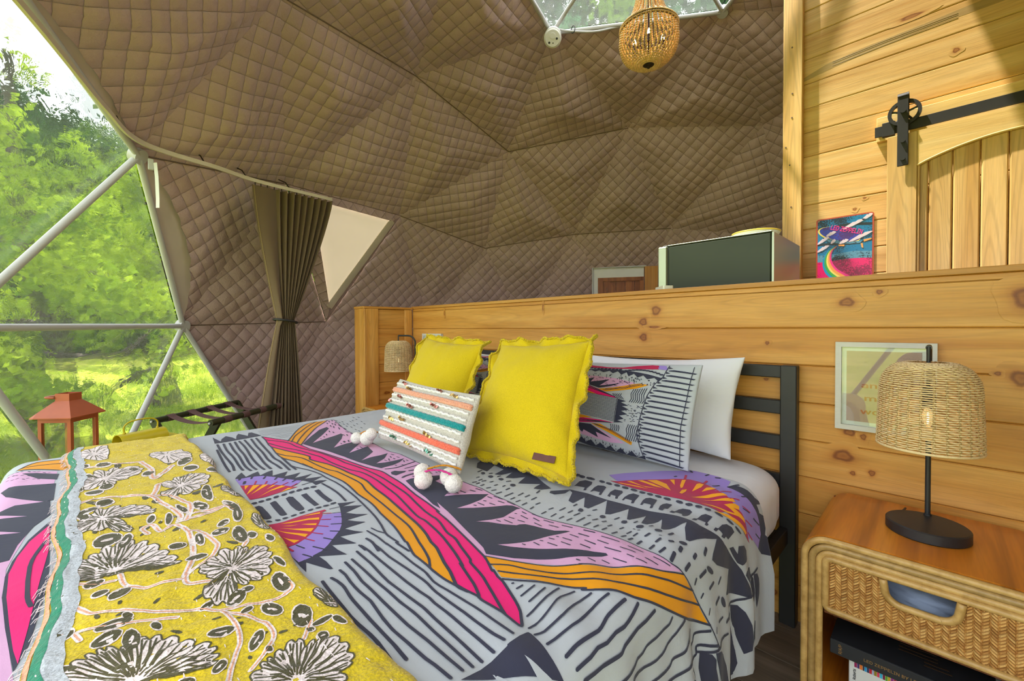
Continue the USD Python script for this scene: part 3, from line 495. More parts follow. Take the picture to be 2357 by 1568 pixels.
DUVET_PRINT = '''
O1p0:-1928,518 -1846,540 -1776,559 -1685,582 -1647,574 -1570,601 -1492,609 -1402,612 -1296,618 -1215,610 -1138,606 -1037,591 -929,573 -854,556 -809,541 -775,534 -718,512 -684,502 -644,486 -610,489 -630,484 -641,484 -674,480 -711,480 -726,482 -770,485 -796,487 -847,503 -858,503 -915,517 -964,527 -1038,537 -1099,549 -1153,554 -1207,553 -1259,558 -1334,563 -1416,558 -1506,551 -1623,537 -1556,547 -1668,524 -1745,505 -1823,506 -1928,518 -1972,520 -2059,532
P1p0:-2140,537 -2059,567 -1966,607 -1840,619 -1790,621 -1702,637 -1580,665 -1511,671 -1419,680 -1337,696 -1270,692 -1181,687 -1081,670 -994,660 -934,650 -938,647 -858,630 -782,611 -705,591 -668,582 -628,564 -627,567 -606,559 -588,556 -560,545 -530,533 -509,522 -495,510 -480,494 -511,494 -528,495 -572,491 -590,493 -633,486 -643,486 -644,486 -684,502 -718,512 -775,534 -809,541 -854,556 -929,573 -1037,591 -1138,606 -1215,610 -1296,618 -1402,612 -1492,609 -1570,601 -1647,574 -1685,582 -1776,559 -1846,540 -1928,518
N3l53:-2140,537 -2059,567 -1966,607 -1840,619 -1790,621 -1702,637 -1580,665 -1511,671 -1419,680 -1337,696 -1270,692 -1181,687 -1081,670 -994,660 -934,650 -938,647 -858,630 -782,611 -705,591 -668,582 -628,564 -627,567 -606,559 -588,556 -560,545 -530,533 -509,522 -495,510 -480,494 -511,494 -528,495 -572,491 -590,493 -633,486 -643,486 -610,489 -630,484 -641,484 -674,480 -711,480 -726,482 -770,485 -796,487 -847,503 -858,503 -915,517 -964,527 -1038,537 -1099,549 -1153,554 -1207,553 -1259,558 -1334,563 -1416,558 -1506,551 -1623,537 -1556,547 -1668,524 -1745,505 -1823,506 -1928,518 -1972,520 -2059,532 -2140,537
N3l67:-1928,518 -1846,540 -1776,559 -1685,582 -1647,574 -1570,601 -1492,609 -1402,612 -1296,618 -1215,610 -1138,606 -1037,591 -929,573 -854,556 -809,541 -775,534 -718,512 -684,502 -644,486
N3l53:-1823,506 -1767,521 -1686,556 -1579,571 -1491,578 -1445,590 -1360,593 -1275,594 -1218,583 -1151,578 -1091,572 -1013,562 -953,555 -901,545 -828,522 -796,513 -755,499 -728,484
N3l59:-2066,534 -1954,586 -1864,595 -1772,612 -1679,635 -1594,651 -1530,652 -1476,658 -1389,666 -1286,667 -1179,663 -1103,656 -1029,640 -961,626 -912,619 -909,620 -871,611 -819,593 -781,588 -740,573 -689,557 -676,549 -630,539 -595,526 -560,512 -532,500 -518,495
N3l59:-1998,527 -1894,551 -1803,581 -1702,599 -1643,615 -1524,622 -1439,628 -1380,643 -1299,645 -1211,640 -1126,633 -1024,611 -948,595 -910,593 -830,578 -784,566 -720,546 -680,531 -692,533 -658,522 -621,511 -592,498 -583,492
N3l53:-1756,505 -1625,500 -1542,527 -1466,539 -1416,539 -1335,544 -1243,542 -1176,538 -1100,528 -1033,518 -971,504 -929,492 -906,489 -867,490 -865,486 -814,487
N3l39:-973,479 -950,482 -926,490
C1p0:-1521,321 -1513,336 -1491,367 -1468,390 -1438,415 -1399,437 -1392,447 -1386,400 -1377,354 -1382,315 -1431,316
V1p0:-1595,323 -1589,347 -1586,369 -1571,396 -1536,419 -1488,443 -1455,461 -1438,473 -1414,451 -1407,433 -1438,415 -1470,390 -1498,361 -1511,336 -1521,321
N1p0:-1603,324 -1637,339 -1670,357 -1607,354 -1600,354 -1625,381 -1638,398 -1582,391 -1606,420 -1615,437 -1551,419 -1559,446 -1566,470 -1518,446 -1521,473 -1527,498 -1479,465 -1481,497 -1486,522 -1450,485 -1439,515 -1434,537 -1406,495 -1401,515 -1387,533 -1376,512 -1369,492 -1397,491 -1434,477 -1455,461 -1488,443 -1536,419 -1571,396 -1586,369 -1589,347
N3l58:-1565,361 -1585,369
N3l58:-1538,390 -1557,400
N3l58:-1505,414 -1521,424
N3l58:-1477,429 -1490,441
N3l57:-1445,448 -1455,461
N3l77:-1530,333 -1550,340
N3l63:-1578,331 -1596,336
N3l36:-1398,461 -1402,486
C3l46:-1503,356 -1530,367
C3l46:-1482,380 -1505,391
C3l46:-1460,392 -1477,413
C3l46:-1436,416 -1448,435
C3l46:-1407,435 -1418,452
Y2p0:-1514,331 -1505,341 -1472,323
Y2p0:-1499,351 -1487,367 -1426,317 -1446,325
Y2p0:-1483,374 -1473,387 -1418,325 -1445,346
Y2p0:-1458,395 -1450,401 -1432,370
Y2p0:-1435,414 -1420,420 -1411,375 -1383,333 -1421,381
Y2p0:-1402,421 -1394,434 -1383,395
Y2p0:-1156,380 -1156,405 -1151,424 -1142,420 -1150,401
Y2p0:-1153,328 -1140,364 -1133,388 -1120,410 -1107,405 -1124,385 -1138,346
Y2p0:-1112,363 -1103,377 -1090,393 -1081,388 -1095,375
Y2p0:-1129,319 -1100,342 -1083,362 -1069,379 -1055,367 -1078,352
Y2p0:-1135,305 -1103,319 -1079,335 -1048,358 -1038,348 -1059,339 -1089,322
Y2p0:-1073,310 -1051,319 -1031,333 -1026,320
Y2p0:-1068,299 -1049,304 -1026,306 -1026,299
Y2p0:-1136,326 -1124,343 -1114,358 -1120,342
N3p0:-1350,325 -1347,324 -1344,321 -1344,317 -1345,313 -1347,311 -1351,311 -1354,312 -1356,315 -1357,319 -1356,323 -1353,325
N3p0:-1352,344 -1349,342 -1346,339 -1345,335 -1346,331 -1348,329 -1351,328 -1355,330 -1357,333 -1358,337 -1358,341 -1355,343
N3p0:-1355,363 -1352,361 -1349,358 -1348,354 -1348,350 -1351,348 -1354,347 -1357,349 -1360,352 -1361,356 -1361,360 -1358,362
N3p0:-1359,384 -1356,382 -1353,379 -1351,375 -1352,371 -1354,368 -1357,368 -1360,370 -1364,373 -1365,377 -1365,381 -1363,384
N3p0:-1362,407 -1358,405 -1355,401 -1354,397 -1354,393 -1356,391 -1359,390 -1363,392 -1366,395 -1367,400 -1367,404 -1365,407
N3p0:-1365,429 -1361,427 -1358,423 -1356,419 -1357,415 -1359,412 -1362,412 -1366,413 -1369,417 -1370,422 -1370,426 -1368,429
N3p0:-1364,450 -1360,448 -1358,444 -1356,439 -1357,435 -1360,433 -1363,432 -1367,435 -1370,438 -1371,443 -1370,447 -1367,449
N3p0:-1362,470 -1358,467 -1356,464 -1355,459 -1356,455 -1359,452 -1362,452 -1366,454 -1369,458 -1369,463 -1368,467 -1365,469
N3p0:-1355,489 -1352,486 -1351,483 -1351,478 -1354,475 -1358,473 -1362,473 -1365,475 -1366,478 -1366,483 -1363,487 -1359,489
N3p0:-1183,318 -1181,317 -1182,315 -1185,312 -1189,309 -1193,308 -1197,308 -1199,309 -1198,312 -1195,315 -1190,317 -1186,318
N3p0:-1178,336 -1176,335 -1176,332 -1177,329 -1180,326 -1183,325 -1187,325 -1189,326 -1189,329 -1187,332 -1185,335 -1181,336
N3p0:-1180,354 -1178,353 -1176,350 -1176,346 -1177,343 -1179,341 -1182,341 -1185,342 -1186,345 -1187,349 -1185,352 -1183,354
N3p0:-1183,376 -1180,374 -1179,371 -1178,367 -1178,364 -1180,362 -1183,361 -1186,363 -1187,366 -1188,369 -1188,373 -1186,375
N3p0:-1186,398 -1184,396 -1181,393 -1181,389 -1181,385 -1183,383 -1186,383 -1188,384 -1191,388 -1191,391 -1191,395 -1189,398
N3p0:-1189,420 -1186,418 -1183,415 -1182,411 -1183,407 -1185,405 -1187,404 -1190,406 -1192,409 -1193,413 -1193,417 -1191,420
N3p0:-1188,441 -1185,439 -1183,436 -1183,431 -1184,428 -1186,426 -1189,425 -1192,427 -1193,430 -1194,434 -1193,438 -1191,441
N3p0:-1187,461 -1184,459 -1182,455 -1182,451 -1183,448 -1185,445 -1188,445 -1191,447 -1193,450 -1193,455 -1192,458 -1190,461
N3p0:-1192,483 -1188,481 -1186,477 -1185,472 -1185,468 -1186,466 -1189,465 -1192,467 -1195,471 -1196,476 -1196,480 -1195,482
N1p0:-1324,313 -1327,324 -1314,329 -1261,329 -1219,326 -1209,322 -1211,314 -1220,308
N1p0:-1327,351 -1334,365 -1328,368 -1270,366 -1206,360 -1206,349 -1213,345
N1p0:-1332,394 -1339,405 -1329,413 -1273,412 -1215,406 -1206,400 -1208,389 -1223,387 -1269,388
N1p0:-1327,434 -1328,450 -1268,447 -1213,444 -1212,431 -1274,433
N1p0:-1329,473 -1330,486 -1318,486 -1277,483 -1214,482 -1211,468 -1260,469
N3l63:-1366,510 -1311,514 -1254,514 -1211,510 -1186,507
N1p0:-1154,477 -1183,483 -1181,487 -1171,506 -1164,527 -1152,483 -1139,506 -1125,527 -1104,472 -1077,489 -1058,511 -1059,455 -1037,468 -1017,485 -1016,431 -989,443 -969,456 -985,407 -955,414 -930,422 -960,378 -931,380 -901,387 -934,340 -904,344 -868,344 -871,338 -899,325 -928,312 -892,300 -923,298 -972,297 -938,301 -941,321 -950,352 -966,372 -993,398 -1014,418 -1040,434 -1072,448 -1113,463
V1p0:-1129,422 -1123,440 -1113,463 -1072,448 -1040,434 -1014,418 -993,398 -966,372 -950,352 -940,328 -938,301 -972,297 -1014,298 -1016,320 -1030,346 -1048,368 -1074,390
C1p0:-1169,304 -1160,335 -1165,381 -1162,440 -1151,440 -1148,428 -1125,420 -1078,391 -1048,368 -1030,346 -1018,321 -1018,301 -1044,300 -1109,303
C3l38:-1138,426 -1124,442
C3l37:-1102,409 -1089,426
C3l36:-1074,390 -1053,406
C3l35:-1046,368 -1024,382
C3l34:-1029,345 -1004,356
C3l50:-1017,301 -990,306
N3l31:-1155,450 -1153,475
N3l30:-1123,445 -1114,463
N3l29:-1097,439 -1085,453
N3l40:-1060,417 -1046,437
N3l39:-1026,401 -1011,415
N3l38:-1003,377 -979,389
N3l36:-980,345 -949,360
N3l35:-962,317 -941,327
N3l36:-1011,320 -986,328
N3l80:-2141,371 -2015,360 -1874,353 -1777,352 -1717,345
N3l81:-2136,392 -2010,379 -1890,375 -1772,369 -1700,367
N3l81:-2131,413 -2003,400 -1884,393 -1756,384 -1671,385
N3l82:-2136,433 -2013,420 -1879,411 -1774,402 -1671,401
N3l82:-2136,449 -1991,441 -1839,424 -1755,421 -1647,420
N3l83:-2140,470 -2018,461 -1893,452 -1768,444 -1639,438
N3l82:-2134,494 -1998,480 -1874,471 -1763,462 -1675,465 -1613,464
N3l83:-2132,513 -1993,501 -1868,490 -1767,483 -1700,487 -1580,480
N3l76:-1745,505 -1684,502 -1617,498 -1573,498
N3l78:-2038,352 -1842,335 -1711,330
N1p0:-2302,382 -2262,386 -2194,393 -2242,405 -2290,430 -2237,445 -2188,449 -2255,464 -2296,480 -2245,493 -2210,499 -2279,517 -2276,530 -2209,538 -2166,542 -2167,470 -2168,409 -2169,367
N3l32:-2274,557 -2267,742
N3l31:-2242,553 -2234,725
N3l31:-2211,548 -2204,712
N3l30:-2176,541 -2176,693
N3l30:-2155,547 -2142,675
N3l30:-2118,571 -2108,655
N3l29:-2089,581 -2079,636
N3l29:-2059,588 -2056,623
O1p0:-1977,596 -2133,679 -2224,735 -2274,777 -2291,831 -2286,885 -2205,821 -2128,764 -2007,688 -1875,616 -1910,613
N3l55:-1977,596 -2133,679 -2224,735 -2274,777 -2291,831
N3l54:-1953,603 -2048,648 -2128,703 -2231,773 -2288,822
N3l54:-1912,611 -2003,656 -2123,728 -2238,811 -2278,856
N3l54:-1875,616 -2007,688 -2128,764 -2205,821 -2286,885
K0p0:-2286,885 -2272,911 -2129,883 -2006,863 -1911,857 -1784,852 -1643,840 -1538,833 -1477,844 -1413,841 -1343,836 -1242,832 -1164,826 -1093,825 -1017,824 -970,829 -919,827 -843,828 -780,822 -725,820 -670,827 -627,831 -586,835 -590,835 -533,842 -482,851 -439,854 -409,864 -393,870 -379,882 -369,888 -371,883 -403,818 -432,776 -508,703 -511,702 -544,672 -581,645 -621,620 -650,605 -672,594 -669,583 -705,591 -782,611 -858,630 -938,647 -934,650 -994,660 -1081,670 -1181,687 -1270,692 -1337,696 -1419,680 -1511,671 -1580,665 -1702,637 -1790,621 -1881,618 -2007,688 -2128,764 -2205,821
N3l24:-2286,885 -2272,911 -2129,883 -2006,863 -1911,857 -1784,852 -1643,840 -1538,833 -1477,844 -1413,841 -1343,836 -1242,832 -1164,826 -1093,825 -1017,824 -970,829 -919,827 -843,828 -780,822 -725,820 -670,827 -627,831 -586,835 -590,835 -533,842 -482,851 -439,854 -409,864 -393,870 -379,882 -369,888
N1p0:-1892,629 -2007,704 -2096,772 -2125,818 -2093,817 -1998,749 -1879,665 -1905,714 -1939,779 -1964,821 -1936,819 -1857,779 -1742,698 -1765,752 -1775,808 -1784,841 -1738,811 -1631,714 -1647,762 -1663,806 -1577,787 -1550,759 -1507,705 -1517,745 -1513,788 -1517,818 -1466,776 -1434,728 -1420,754 -1414,796 -1412,829 -1385,794 -1372,760 -1371,728 -1369,713 -1406,704 -1491,690 -1601,682 -1671,668 -1797,644
N3l58:-1350,718 -1336,751 -1343,799 -1347,832
N3l40:-1307,769 -1307,801 -1308,835
N3l73:-1275,767 -1267,797 -1268,840
N3l87:-1231,716 -1238,733 -1237,764 -1231,801 -1234,829
N1p0:-1307,715 -1311,732 -1297,741 -1283,759 -1273,749 -1268,723 -1265,711 -1285,706
N1p0:-1200,708 -1203,729 -1189,762 -1169,791 -1150,819 -1127,785 -1125,770 -1070,768 -1013,770 -1016,739 -1005,719 -974,761 -947,795 -926,820 -913,780 -912,739 -917,697 -886,731 -858,772 -836,807 -823,817 -796,820 -800,809 -796,782 -790,750 -799,719 -818,681 -794,702 -760,721 -734,742 -733,751 -724,763 -705,770 -674,775 -644,780 -623,796 -612,799 -620,779 -637,745 -653,700 -675,662 -692,638 -665,653 -625,682 -555,735 -533,754 -499,777 -492,773 -499,760 -518,734 -532,717 -557,688 -591,656 -627,626 -660,606 -680,594 -703,606 -741,617 -791,631 -851,648 -917,667 -990,683 -948,665 -987,667 -1041,679 -1118,690
N3l39:-979,816 -957,821
N3l39:-981,796 -965,801
N3l37:-905,822 -874,826
N3l37:-914,806 -899,808
N3l36:-873,809 -853,812
N3l36:-879,782 -861,785
N3l37:-902,780 -897,784
N3l36:-902,759 -881,762
N3l36:-899,742 -892,744
N3l36:-851,824 -821,824
N3l34:-778,808 -763,807
N3l34:-784,787 -781,789
N3l33:-779,760 -766,764
N3l34:-765,790 -741,789
N3l34:-751,818 -727,820
N3l33:-733,803 -711,800
N3l33:-705,812 -676,814
N3l32:-712,784 -688,782
N3l33:-752,765 -734,770
N3l33:-776,740 -750,742
N3l33:-788,724 -776,726
N3l32:-676,798 -649,800
N3l32:-649,815 -620,818
N3l31:-590,823 -563,828
N3l30:-589,802 -563,805
N3l30:-601,785 -580,786
N3l30:-619,757 -614,758
N3l30:-627,740 -614,742
N3l29:-636,719 -630,721
N3l29:-603,760 -580,763
N3l29:-615,721 -590,723
N3l29:-593,742 -570,744
N3l29:-561,786 -535,789
N3l29:-557,764 -534,767
N3l29:-641,703 -624,702
N3l29:-655,680 -648,682
N3l27:-525,707 -519,709
N3l27:-513,730 -498,732
N3l38:-1004,755 -989,757
N3l38:-998,772 -978,775
N3l38:-1013,734 -1005,738
N3l31:-590,824 -563,829
N3l30:-589,801 -563,805
N3l30:-601,785 -579,786
N3l29:-541,824 -500,831
N3l29:-539,805 -513,807
N3l29:-561,786 -534,788
N3l29:-557,764 -535,768
N3l28:-512,792 -476,798
N3l28:-486,812 -453,818
N3l28:-477,830 -445,836
N3l27:-461,798 -446,799
N3l27:-478,772 -449,775
N3l27:-491,749 -475,751
N3l27:-513,730 -497,732
N3l27:-526,708 -518,709
N3l27:-431,819 -408,831
N3l27:-440,798 -421,806
N3l28:-424,843 -393,861
N3l51:-2274,902 -2240,893
N3l51:-2258,880 -2228,873
N3l50:-2204,891 -2174,885
N3l50:-2221,856 -2189,848
N3l50:-2190,870 -2158,861
N3l49:-2133,879 -2087,873
N3l49:-2163,873 -2127,863
N3l49:-2147,844 -2119,837
N3l48:-2076,857 -2042,848
N3l47:-2052,871 -2020,870
N3l48:-2118,849 -2085,838
N3l46:-2049,800 -2025,794
N3l46:-2022,807 -1997,802
N3l45:-2002,768 -1978,762
N3l46:-1978,850 -1954,853
N3l45:-1931,817 -1906,814
N3l45:-1919,829 -1890,820
N3l45:-1926,851 -1895,853
N3l44:-1859,851 -1831,851
N3l42:-1814,772 -1792,768
N3l42:-1813,790 -1787,782
N3l43:-1813,806 -1798,805
N3l41:-1789,747 -1775,745
N3l44:-1961,742 -1943,738
N3l43:-1932,717 -1921,715
N3l47:-1822,830 -1805,829
N3l45:-1809,766 -1787,763
N3l46:-1806,786 -1786,781
N3l46:-1763,845 -1729,845
N3l44:-1700,816 -1679,805
N3l45:-1709,840 -1678,838
N3l45:-1731,818 -1713,811
N3l43:-1674,779 -1653,778
N3l43:-1663,760 -1654,762
N3l41:-1495,820 -1479,822
N3l40:-1472,803 -1456,799
N3l39:-1450,785 -1428,776
N3l39:-1445,766 -1434,768
N3l40:-1449,818 -1434,820
N3l40:-1442,800 -1430,800
N3l39:-1387,822 -1375,822
N3l39:-1391,813 -1373,806
N3l38:-1363,763 -1355,765
N3l38:-1353,784 -1347,785
N3l35:-1216,805 -1189,802
N3l35:-1207,783 -1197,785
N3l35:-1216,765 -1206,764
N3l35:-1192,818 -1183,818
N3l35:-1217,744 -1210,745
O1p0:-676,586 -661,594 -618,617 -577,641 -542,668 -509,699 -506,700 -431,773 -401,815 -364,890 -342,900 -313,923 -280,943 -230,968 -257,923 -298,856 -343,789 -372,746 -394,715 -419,687 -438,664 -466,645 -467,649 -527,611 -601,564 -617,570
N3l27:-676,586 -661,594 -618,617 -577,641 -542,668 -509,699 -508,703 -432,775 -402,817 -364,891
N3l41:-618,572 -586,590 -548,614 -492,659 -441,695 -422,718 -397,748 -375,780 -341,838 -305,900 -277,947
N3l39:-646,575 -617,600 -573,619 -524,653 -455,715 -416,766 -397,793 -377,830 -351,870 -318,923
N3l46:-594,561 -547,591 -467,649 -466,644 -438,663 -418,687 -393,715 -372,746 -342,789 -296,856 -262,907 -226,973
N3l29:-393,870 -379,882 -365,891 -341,904 -311,927 -277,947 -226,973 -182,990 -168,995
N1p0:-783,1019 -727,1030 -659,1030 -597,1042 -538,1047 -492,1056 -447,1064 -415,1069 -388,1092 -373,1105 -348,1121 -355,1113 -308,1157 -258,1197 -204,1221 -183,1216 -239,1090 -249,1126 -277,1142 -322,1056 -342,1033 -351,1046 -370,1089 -370,1093 -387,1042 -403,981 -410,975 -430,1014 -438,1045 -448,1002 -462,968 -468,967 -492,1023 -496,987 -501,960 -514,958 -521,979 -532,1016 -540,972 -547,955 -552,955 -586,1023 -590,989 -599,953 -610,945 -657,1028 -658,995 -662,944 -676,944 -714,1001 -714,975 -713,944 -732,948 -761,1004
N1p0:-1068,939 -1096,999 -1043,992 -1030,939 -1012,950 -1003,995 -984,944 -964,961 -946,998 -933,960 -926,943 -910,960 -876,994 -873,970 -867,950 -844,961 -829,988 -925,1028 -1013,1032 -1110,1036 -1171,1012 -1155,970 -1123,940
N1p0:-817,971 -810,958 -791,957 -774,986 -780,1020 -802,990
N1p0:-789,1051 -800,1093 -792,1114 -767,1116 -758,1099 -751,1063 -743,1047 -748,1041 -759,1064 -787,1057
N1p0:-727,1046 -738,1084 -739,1105 -724,1115 -712,1110 -696,1061 -690,1047 -696,1045 -705,1064 -723,1062
N1p0:-674,1056 -684,1088 -684,1113 -662,1118 -655,1109 -649,1073 -643,1060 -648,1055 -657,1073 -673,1072 -664,1054
N1p0:-629,1060 -634,1083 -634,1107 -628,1123 -608,1121 -600,1081 -594,1062 -600,1059 -607,1077 -627,1076 -624,1061
N1p0:-576,1066 -584,1097 -585,1116 -578,1128 -558,1129 -546,1082 -541,1068 -546,1062 -553,1085 -574,1082 -571,1068
N1p0:-524,1068 -532,1093 -534,1114 -530,1130 -517,1135 -510,1091 -517,1088 -513,1069
N1p0:-495,1071 -497,1088 -490,1091 -492,1119 -487,1135 -470,1141 -461,1133 -459,1097 -462,1082 -468,1082 -470,1096 -488,1090 -486,1074
N1p0:-440,1078 -441,1096 -436,1101 -436,1131 -430,1144 -414,1149 -412,1108 -407,1107 -407,1096 -412,1092 -415,1106 -433,1099 -433,1084
N1p0:-391,1104 -392,1119 -386,1126 -386,1154 -380,1176 -366,1192 -352,1195 -349,1148 -359,1140 -358,1128 -367,1118 -369,1131 -384,1125 -384,1108
N1p0:-326,1152 -322,1174 -299,1191 -315,1202 -304,1238 -281,1262 -265,1250 -267,1203 -278,1185
N1p0:-241,1209 -246,1226 -225,1289 -201,1295 -201,1239 -231,1215
N3p0:-827,1136 -825,1131 -827,1127 -831,1123 -836,1121 -842,1122 -846,1125 -847,1130 -846,1135 -842,1139 -836,1141 -831,1140
N3p0:-806,1133 -805,1128 -807,1124 -812,1122 -818,1122 -823,1125 -827,1129 -829,1133 -827,1137 -822,1139 -816,1139 -810,1137
N3p0:-773,1139 -772,1134 -776,1130 -783,1128 -791,1127 -798,1129 -802,1133 -803,1138 -799,1141 -792,1144 -784,1144 -777,1142
N3p0:-737,1141 -736,1137 -738,1134 -742,1131 -748,1132 -753,1134 -756,1137 -757,1142 -755,1146 -751,1147 -746,1147 -741,1145
N3p0:-712,1143 -711,1138 -713,1135 -718,1133 -723,1133 -728,1135 -732,1139 -732,1143 -731,1147 -726,1148 -721,1149 -716,1146
N3p0:-686,1147 -685,1142 -688,1139 -692,1137 -697,1137 -702,1139 -705,1143 -706,1147 -704,1151 -700,1153 -694,1153 -689,1150
N3p0:-658,1147 -657,1143 -659,1139 -664,1137 -670,1137 -675,1139 -678,1143 -679,1147 -677,1151 -672,1153 -666,1153 -661,1151
N3p0:-629,1148 -629,1144 -631,1141 -636,1139 -642,1139 -647,1141 -650,1144 -650,1149 -648,1152 -643,1154 -637,1153 -632,1151
N3p0:-604,1149 -604,1145 -606,1142 -610,1139 -614,1139 -619,1141 -621,1144 -622,1148 -620,1152 -616,1154 -612,1154 -607,1153
N3p0:-582,1153 -581,1148 -583,1145 -587,1142 -591,1142 -596,1144 -598,1147 -599,1151 -597,1155 -594,1157 -589,1158 -585,1156
N3p0:-557,1155 -556,1151 -559,1148 -563,1146 -568,1146 -573,1148 -576,1151 -576,1155 -574,1158 -569,1160 -564,1160 -559,1158
N3p0:-531,1158 -531,1154 -533,1151 -538,1149 -543,1149 -548,1150 -551,1154 -551,1158 -548,1161 -544,1163 -538,1164 -533,1161
N3p0:-498,1162 -498,1159 -501,1155 -505,1154 -510,1154 -515,1157 -518,1160 -517,1164 -515,1167 -510,1168 -505,1168 -501,1166
N3p0:-473,1167 -473,1163 -476,1160 -479,1156 -484,1156 -488,1157 -491,1160 -491,1164 -488,1168 -485,1171 -480,1172 -476,1171
N3p0:-449,1172 -449,1168 -452,1164 -455,1161 -460,1160 -464,1162 -466,1165 -466,1168 -464,1172 -460,1175 -456,1176 -452,1175
N3p0:-427,1174 -427,1171 -429,1167 -433,1164 -437,1164 -440,1165 -442,1168 -442,1172 -440,1175 -436,1177 -432,1178 -429,1177
N3p0:-398,1187 -399,1183 -403,1178 -408,1175 -413,1174 -418,1175 -420,1178 -418,1181 -415,1184 -410,1187 -404,1188 -400,1188
N3p0:-367,1207 -369,1202 -373,1197 -379,1192 -385,1191 -389,1191 -391,1194 -389,1197 -385,1201 -379,1204 -373,1207 -369,1208
N3p0:-336,1230 -338,1225 -344,1218 -351,1212 -357,1210 -361,1210 -362,1213 -360,1217 -355,1221 -349,1225 -342,1229 -337,1232
N3p0:-665,925 -662,920 -662,915 -663,911 -667,910 -671,911 -675,915 -677,921 -678,926 -677,929 -673,930 -669,929
N3p0:-599,930 -597,926 -598,921 -599,917 -603,915 -607,916 -610,920 -612,924 -612,929 -610,933 -606,934 -603,934
N3p0:-543,941 -542,937 -542,932 -544,928 -548,927 -551,927 -554,930 -555,934 -555,939 -553,942 -549,944 -546,944
N3p0:-499,942 -498,938 -499,933 -502,929 -506,926 -510,926 -513,929 -514,933 -513,938 -510,942 -506,945 -502,945
N3p0:-458,953 -457,949 -458,944 -461,940 -465,937 -468,938 -471,940 -472,944 -471,949 -468,953 -464,956 -461,955
N3p0:-401,964 -401,960 -403,954 -406,949 -410,946 -413,945 -415,947 -415,951 -413,956 -410,961 -406,965 -403,966
N3p0:-1058,923 -1056,919 -1055,915 -1057,912 -1060,910 -1065,911 -1069,913 -1072,916 -1073,921 -1071,924 -1067,926 -1063,925
N3p0:-1017,921 -1014,916 -1013,912 -1015,908 -1019,906 -1024,906 -1029,909 -1032,913 -1032,918 -1030,922 -1026,924 -1021,923
N3p0:-977,930 -975,926 -974,922 -976,918 -980,916 -985,916 -989,918 -992,922 -992,927 -990,930 -986,932 -981,932
N3p0:-920,926 -917,922 -917,917 -919,913 -923,911 -928,911 -932,914 -935,918 -935,923 -933,927 -929,929 -924,929
N3l52:-1086,914 -1088,932
N3l51:-1046,930 -1043,939
N3l50:-1048,877 -1047,886
N3l49:-1024,866 -1024,879
N3l49:-1011,868 -1007,880
N3l48:-988,881 -986,892
N3l48:-1024,840 -1020,853
N3l48:-1007,842 -1007,853
N3l47:-987,842 -986,854
N3l47:-961,843 -957,855
N3l46:-938,843 -934,856
N3l46:-914,839 -912,858
N3l48:-960,874 -959,885
N3l47:-938,889 -939,899
N3l49:-958,924 -953,937
N3l50:-1007,931 -1005,941
N3l47:-915,880 -916,896
N3l45:-884,845 -885,879
N3l45:-861,878 -864,901
N3l45:-839,884 -840,903
N3l44:-857,843 -858,859
N3l43:-834,841 -833,856
N3l44:-813,883 -814,904
N3l43:-783,868 -782,883
N3l43:-807,838 -808,857
N3l42:-775,836 -777,851
N3l42:-737,869 -734,883
N3l41:-734,836 -734,853
N3l41:-711,883 -710,905
N3l40:-705,840 -706,861
N3l40:-681,844 -680,860
N3l46:-835,929 -842,950
N3l45:-685,886 -684,903
N3l44:-662,881 -660,902
N3l43:-658,846 -656,863
N3l43:-633,852 -633,886
N3l42:-605,844 -603,869
N3l43:-609,887 -605,902
N3l44:-635,903 -632,909
N3l41:-581,852 -580,869
N3l41:-559,853 -558,871
N3l42:-587,896 -583,907
N3l43:-574,933 -571,949
N3l42:-563,884 -561,898
N3l40:-533,854 -531,873
N3l41:-537,896 -535,908
N3l39:-512,860 -509,875
N3l40:-513,887 -511,903
N3l40:-497,889 -496,905
N3l42:-527,946 -525,958
N3l47:-700,930 -700,944
N3l45:-645,941 -641,952
N3l41:-490,952 -487,963
N3l56:-495,863 -493,876
N3l55:-473,862 -473,881
N3l57:-475,904 -472,918
N3l55:-445,896 -443,913
N3l57:-439,947 -438,966
N3l54:-444,864 -443,882
N3l53:-424,870 -422,892
N3l55:-426,921 -421,930
N3l81:-398,876 -403,901
N3l84:-400,922 -403,936
N3l87:-364,1005 -370,1021
N3l84:-374,956 -376,969
N3l25:-513,917 -509,918
N3l25:-502,917 -498,921
N3l24:-451,924 -447,926
V1p0:-763,1205 -736,1252 -655,1351 -586,1424 -553,1432 -505,1430 -456,1414 -453,1375 -428,1370 -397,1372 -364,1374 -320,1393 -279,1397 -247,1369 -299,1314 -298,1294 -343,1282 -394,1277 -446,1301 -520,1326 -635,1260 -712,1176
C2p0:-733,1163 -712,1176 -694,1202 -670,1230 -587,1312 -551,1338 -519,1343 -488,1331 -452,1309 -420,1294 -394,1277 -374,1284 -343,1282 -298,1294 -285,1301 -326,1262 -371,1230 -405,1220 -412,1196 -449,1188 -507,1180 -566,1166 -655,1158
N1p0:-453,1375 -433,1399 -405,1410 -379,1414 -352,1441 -363,1401 -338,1403 -289,1488 -240,1530 -302,1434 -271,1419 -206,1498 -204,1443 -224,1390 -247,1369 -279,1397 -320,1393 -364,1374 -397,1372 -428,1370
Y3p0:-706,1164 -699,1171 -644,1182 -588,1179 -612,1180 -663,1171
Y3p0:-692,1195 -682,1205 -637,1192 -590,1202 -623,1189
Y3p0:-669,1222 -659,1234 -619,1227 -579,1213 -610,1210 -638,1217
Y3p0:-647,1244 -626,1265 -590,1256 -555,1211 -594,1226
Y3p0:-597,1294 -586,1304 -568,1265
Y3p0:-567,1315 -558,1324 -544,1267 -546,1257 -555,1273
Y3p0:-532,1215 -538,1248 -530,1264 -526,1245 -524,1215
Y3p0:-514,1261 -521,1315 -517,1328 -504,1328 -502,1301
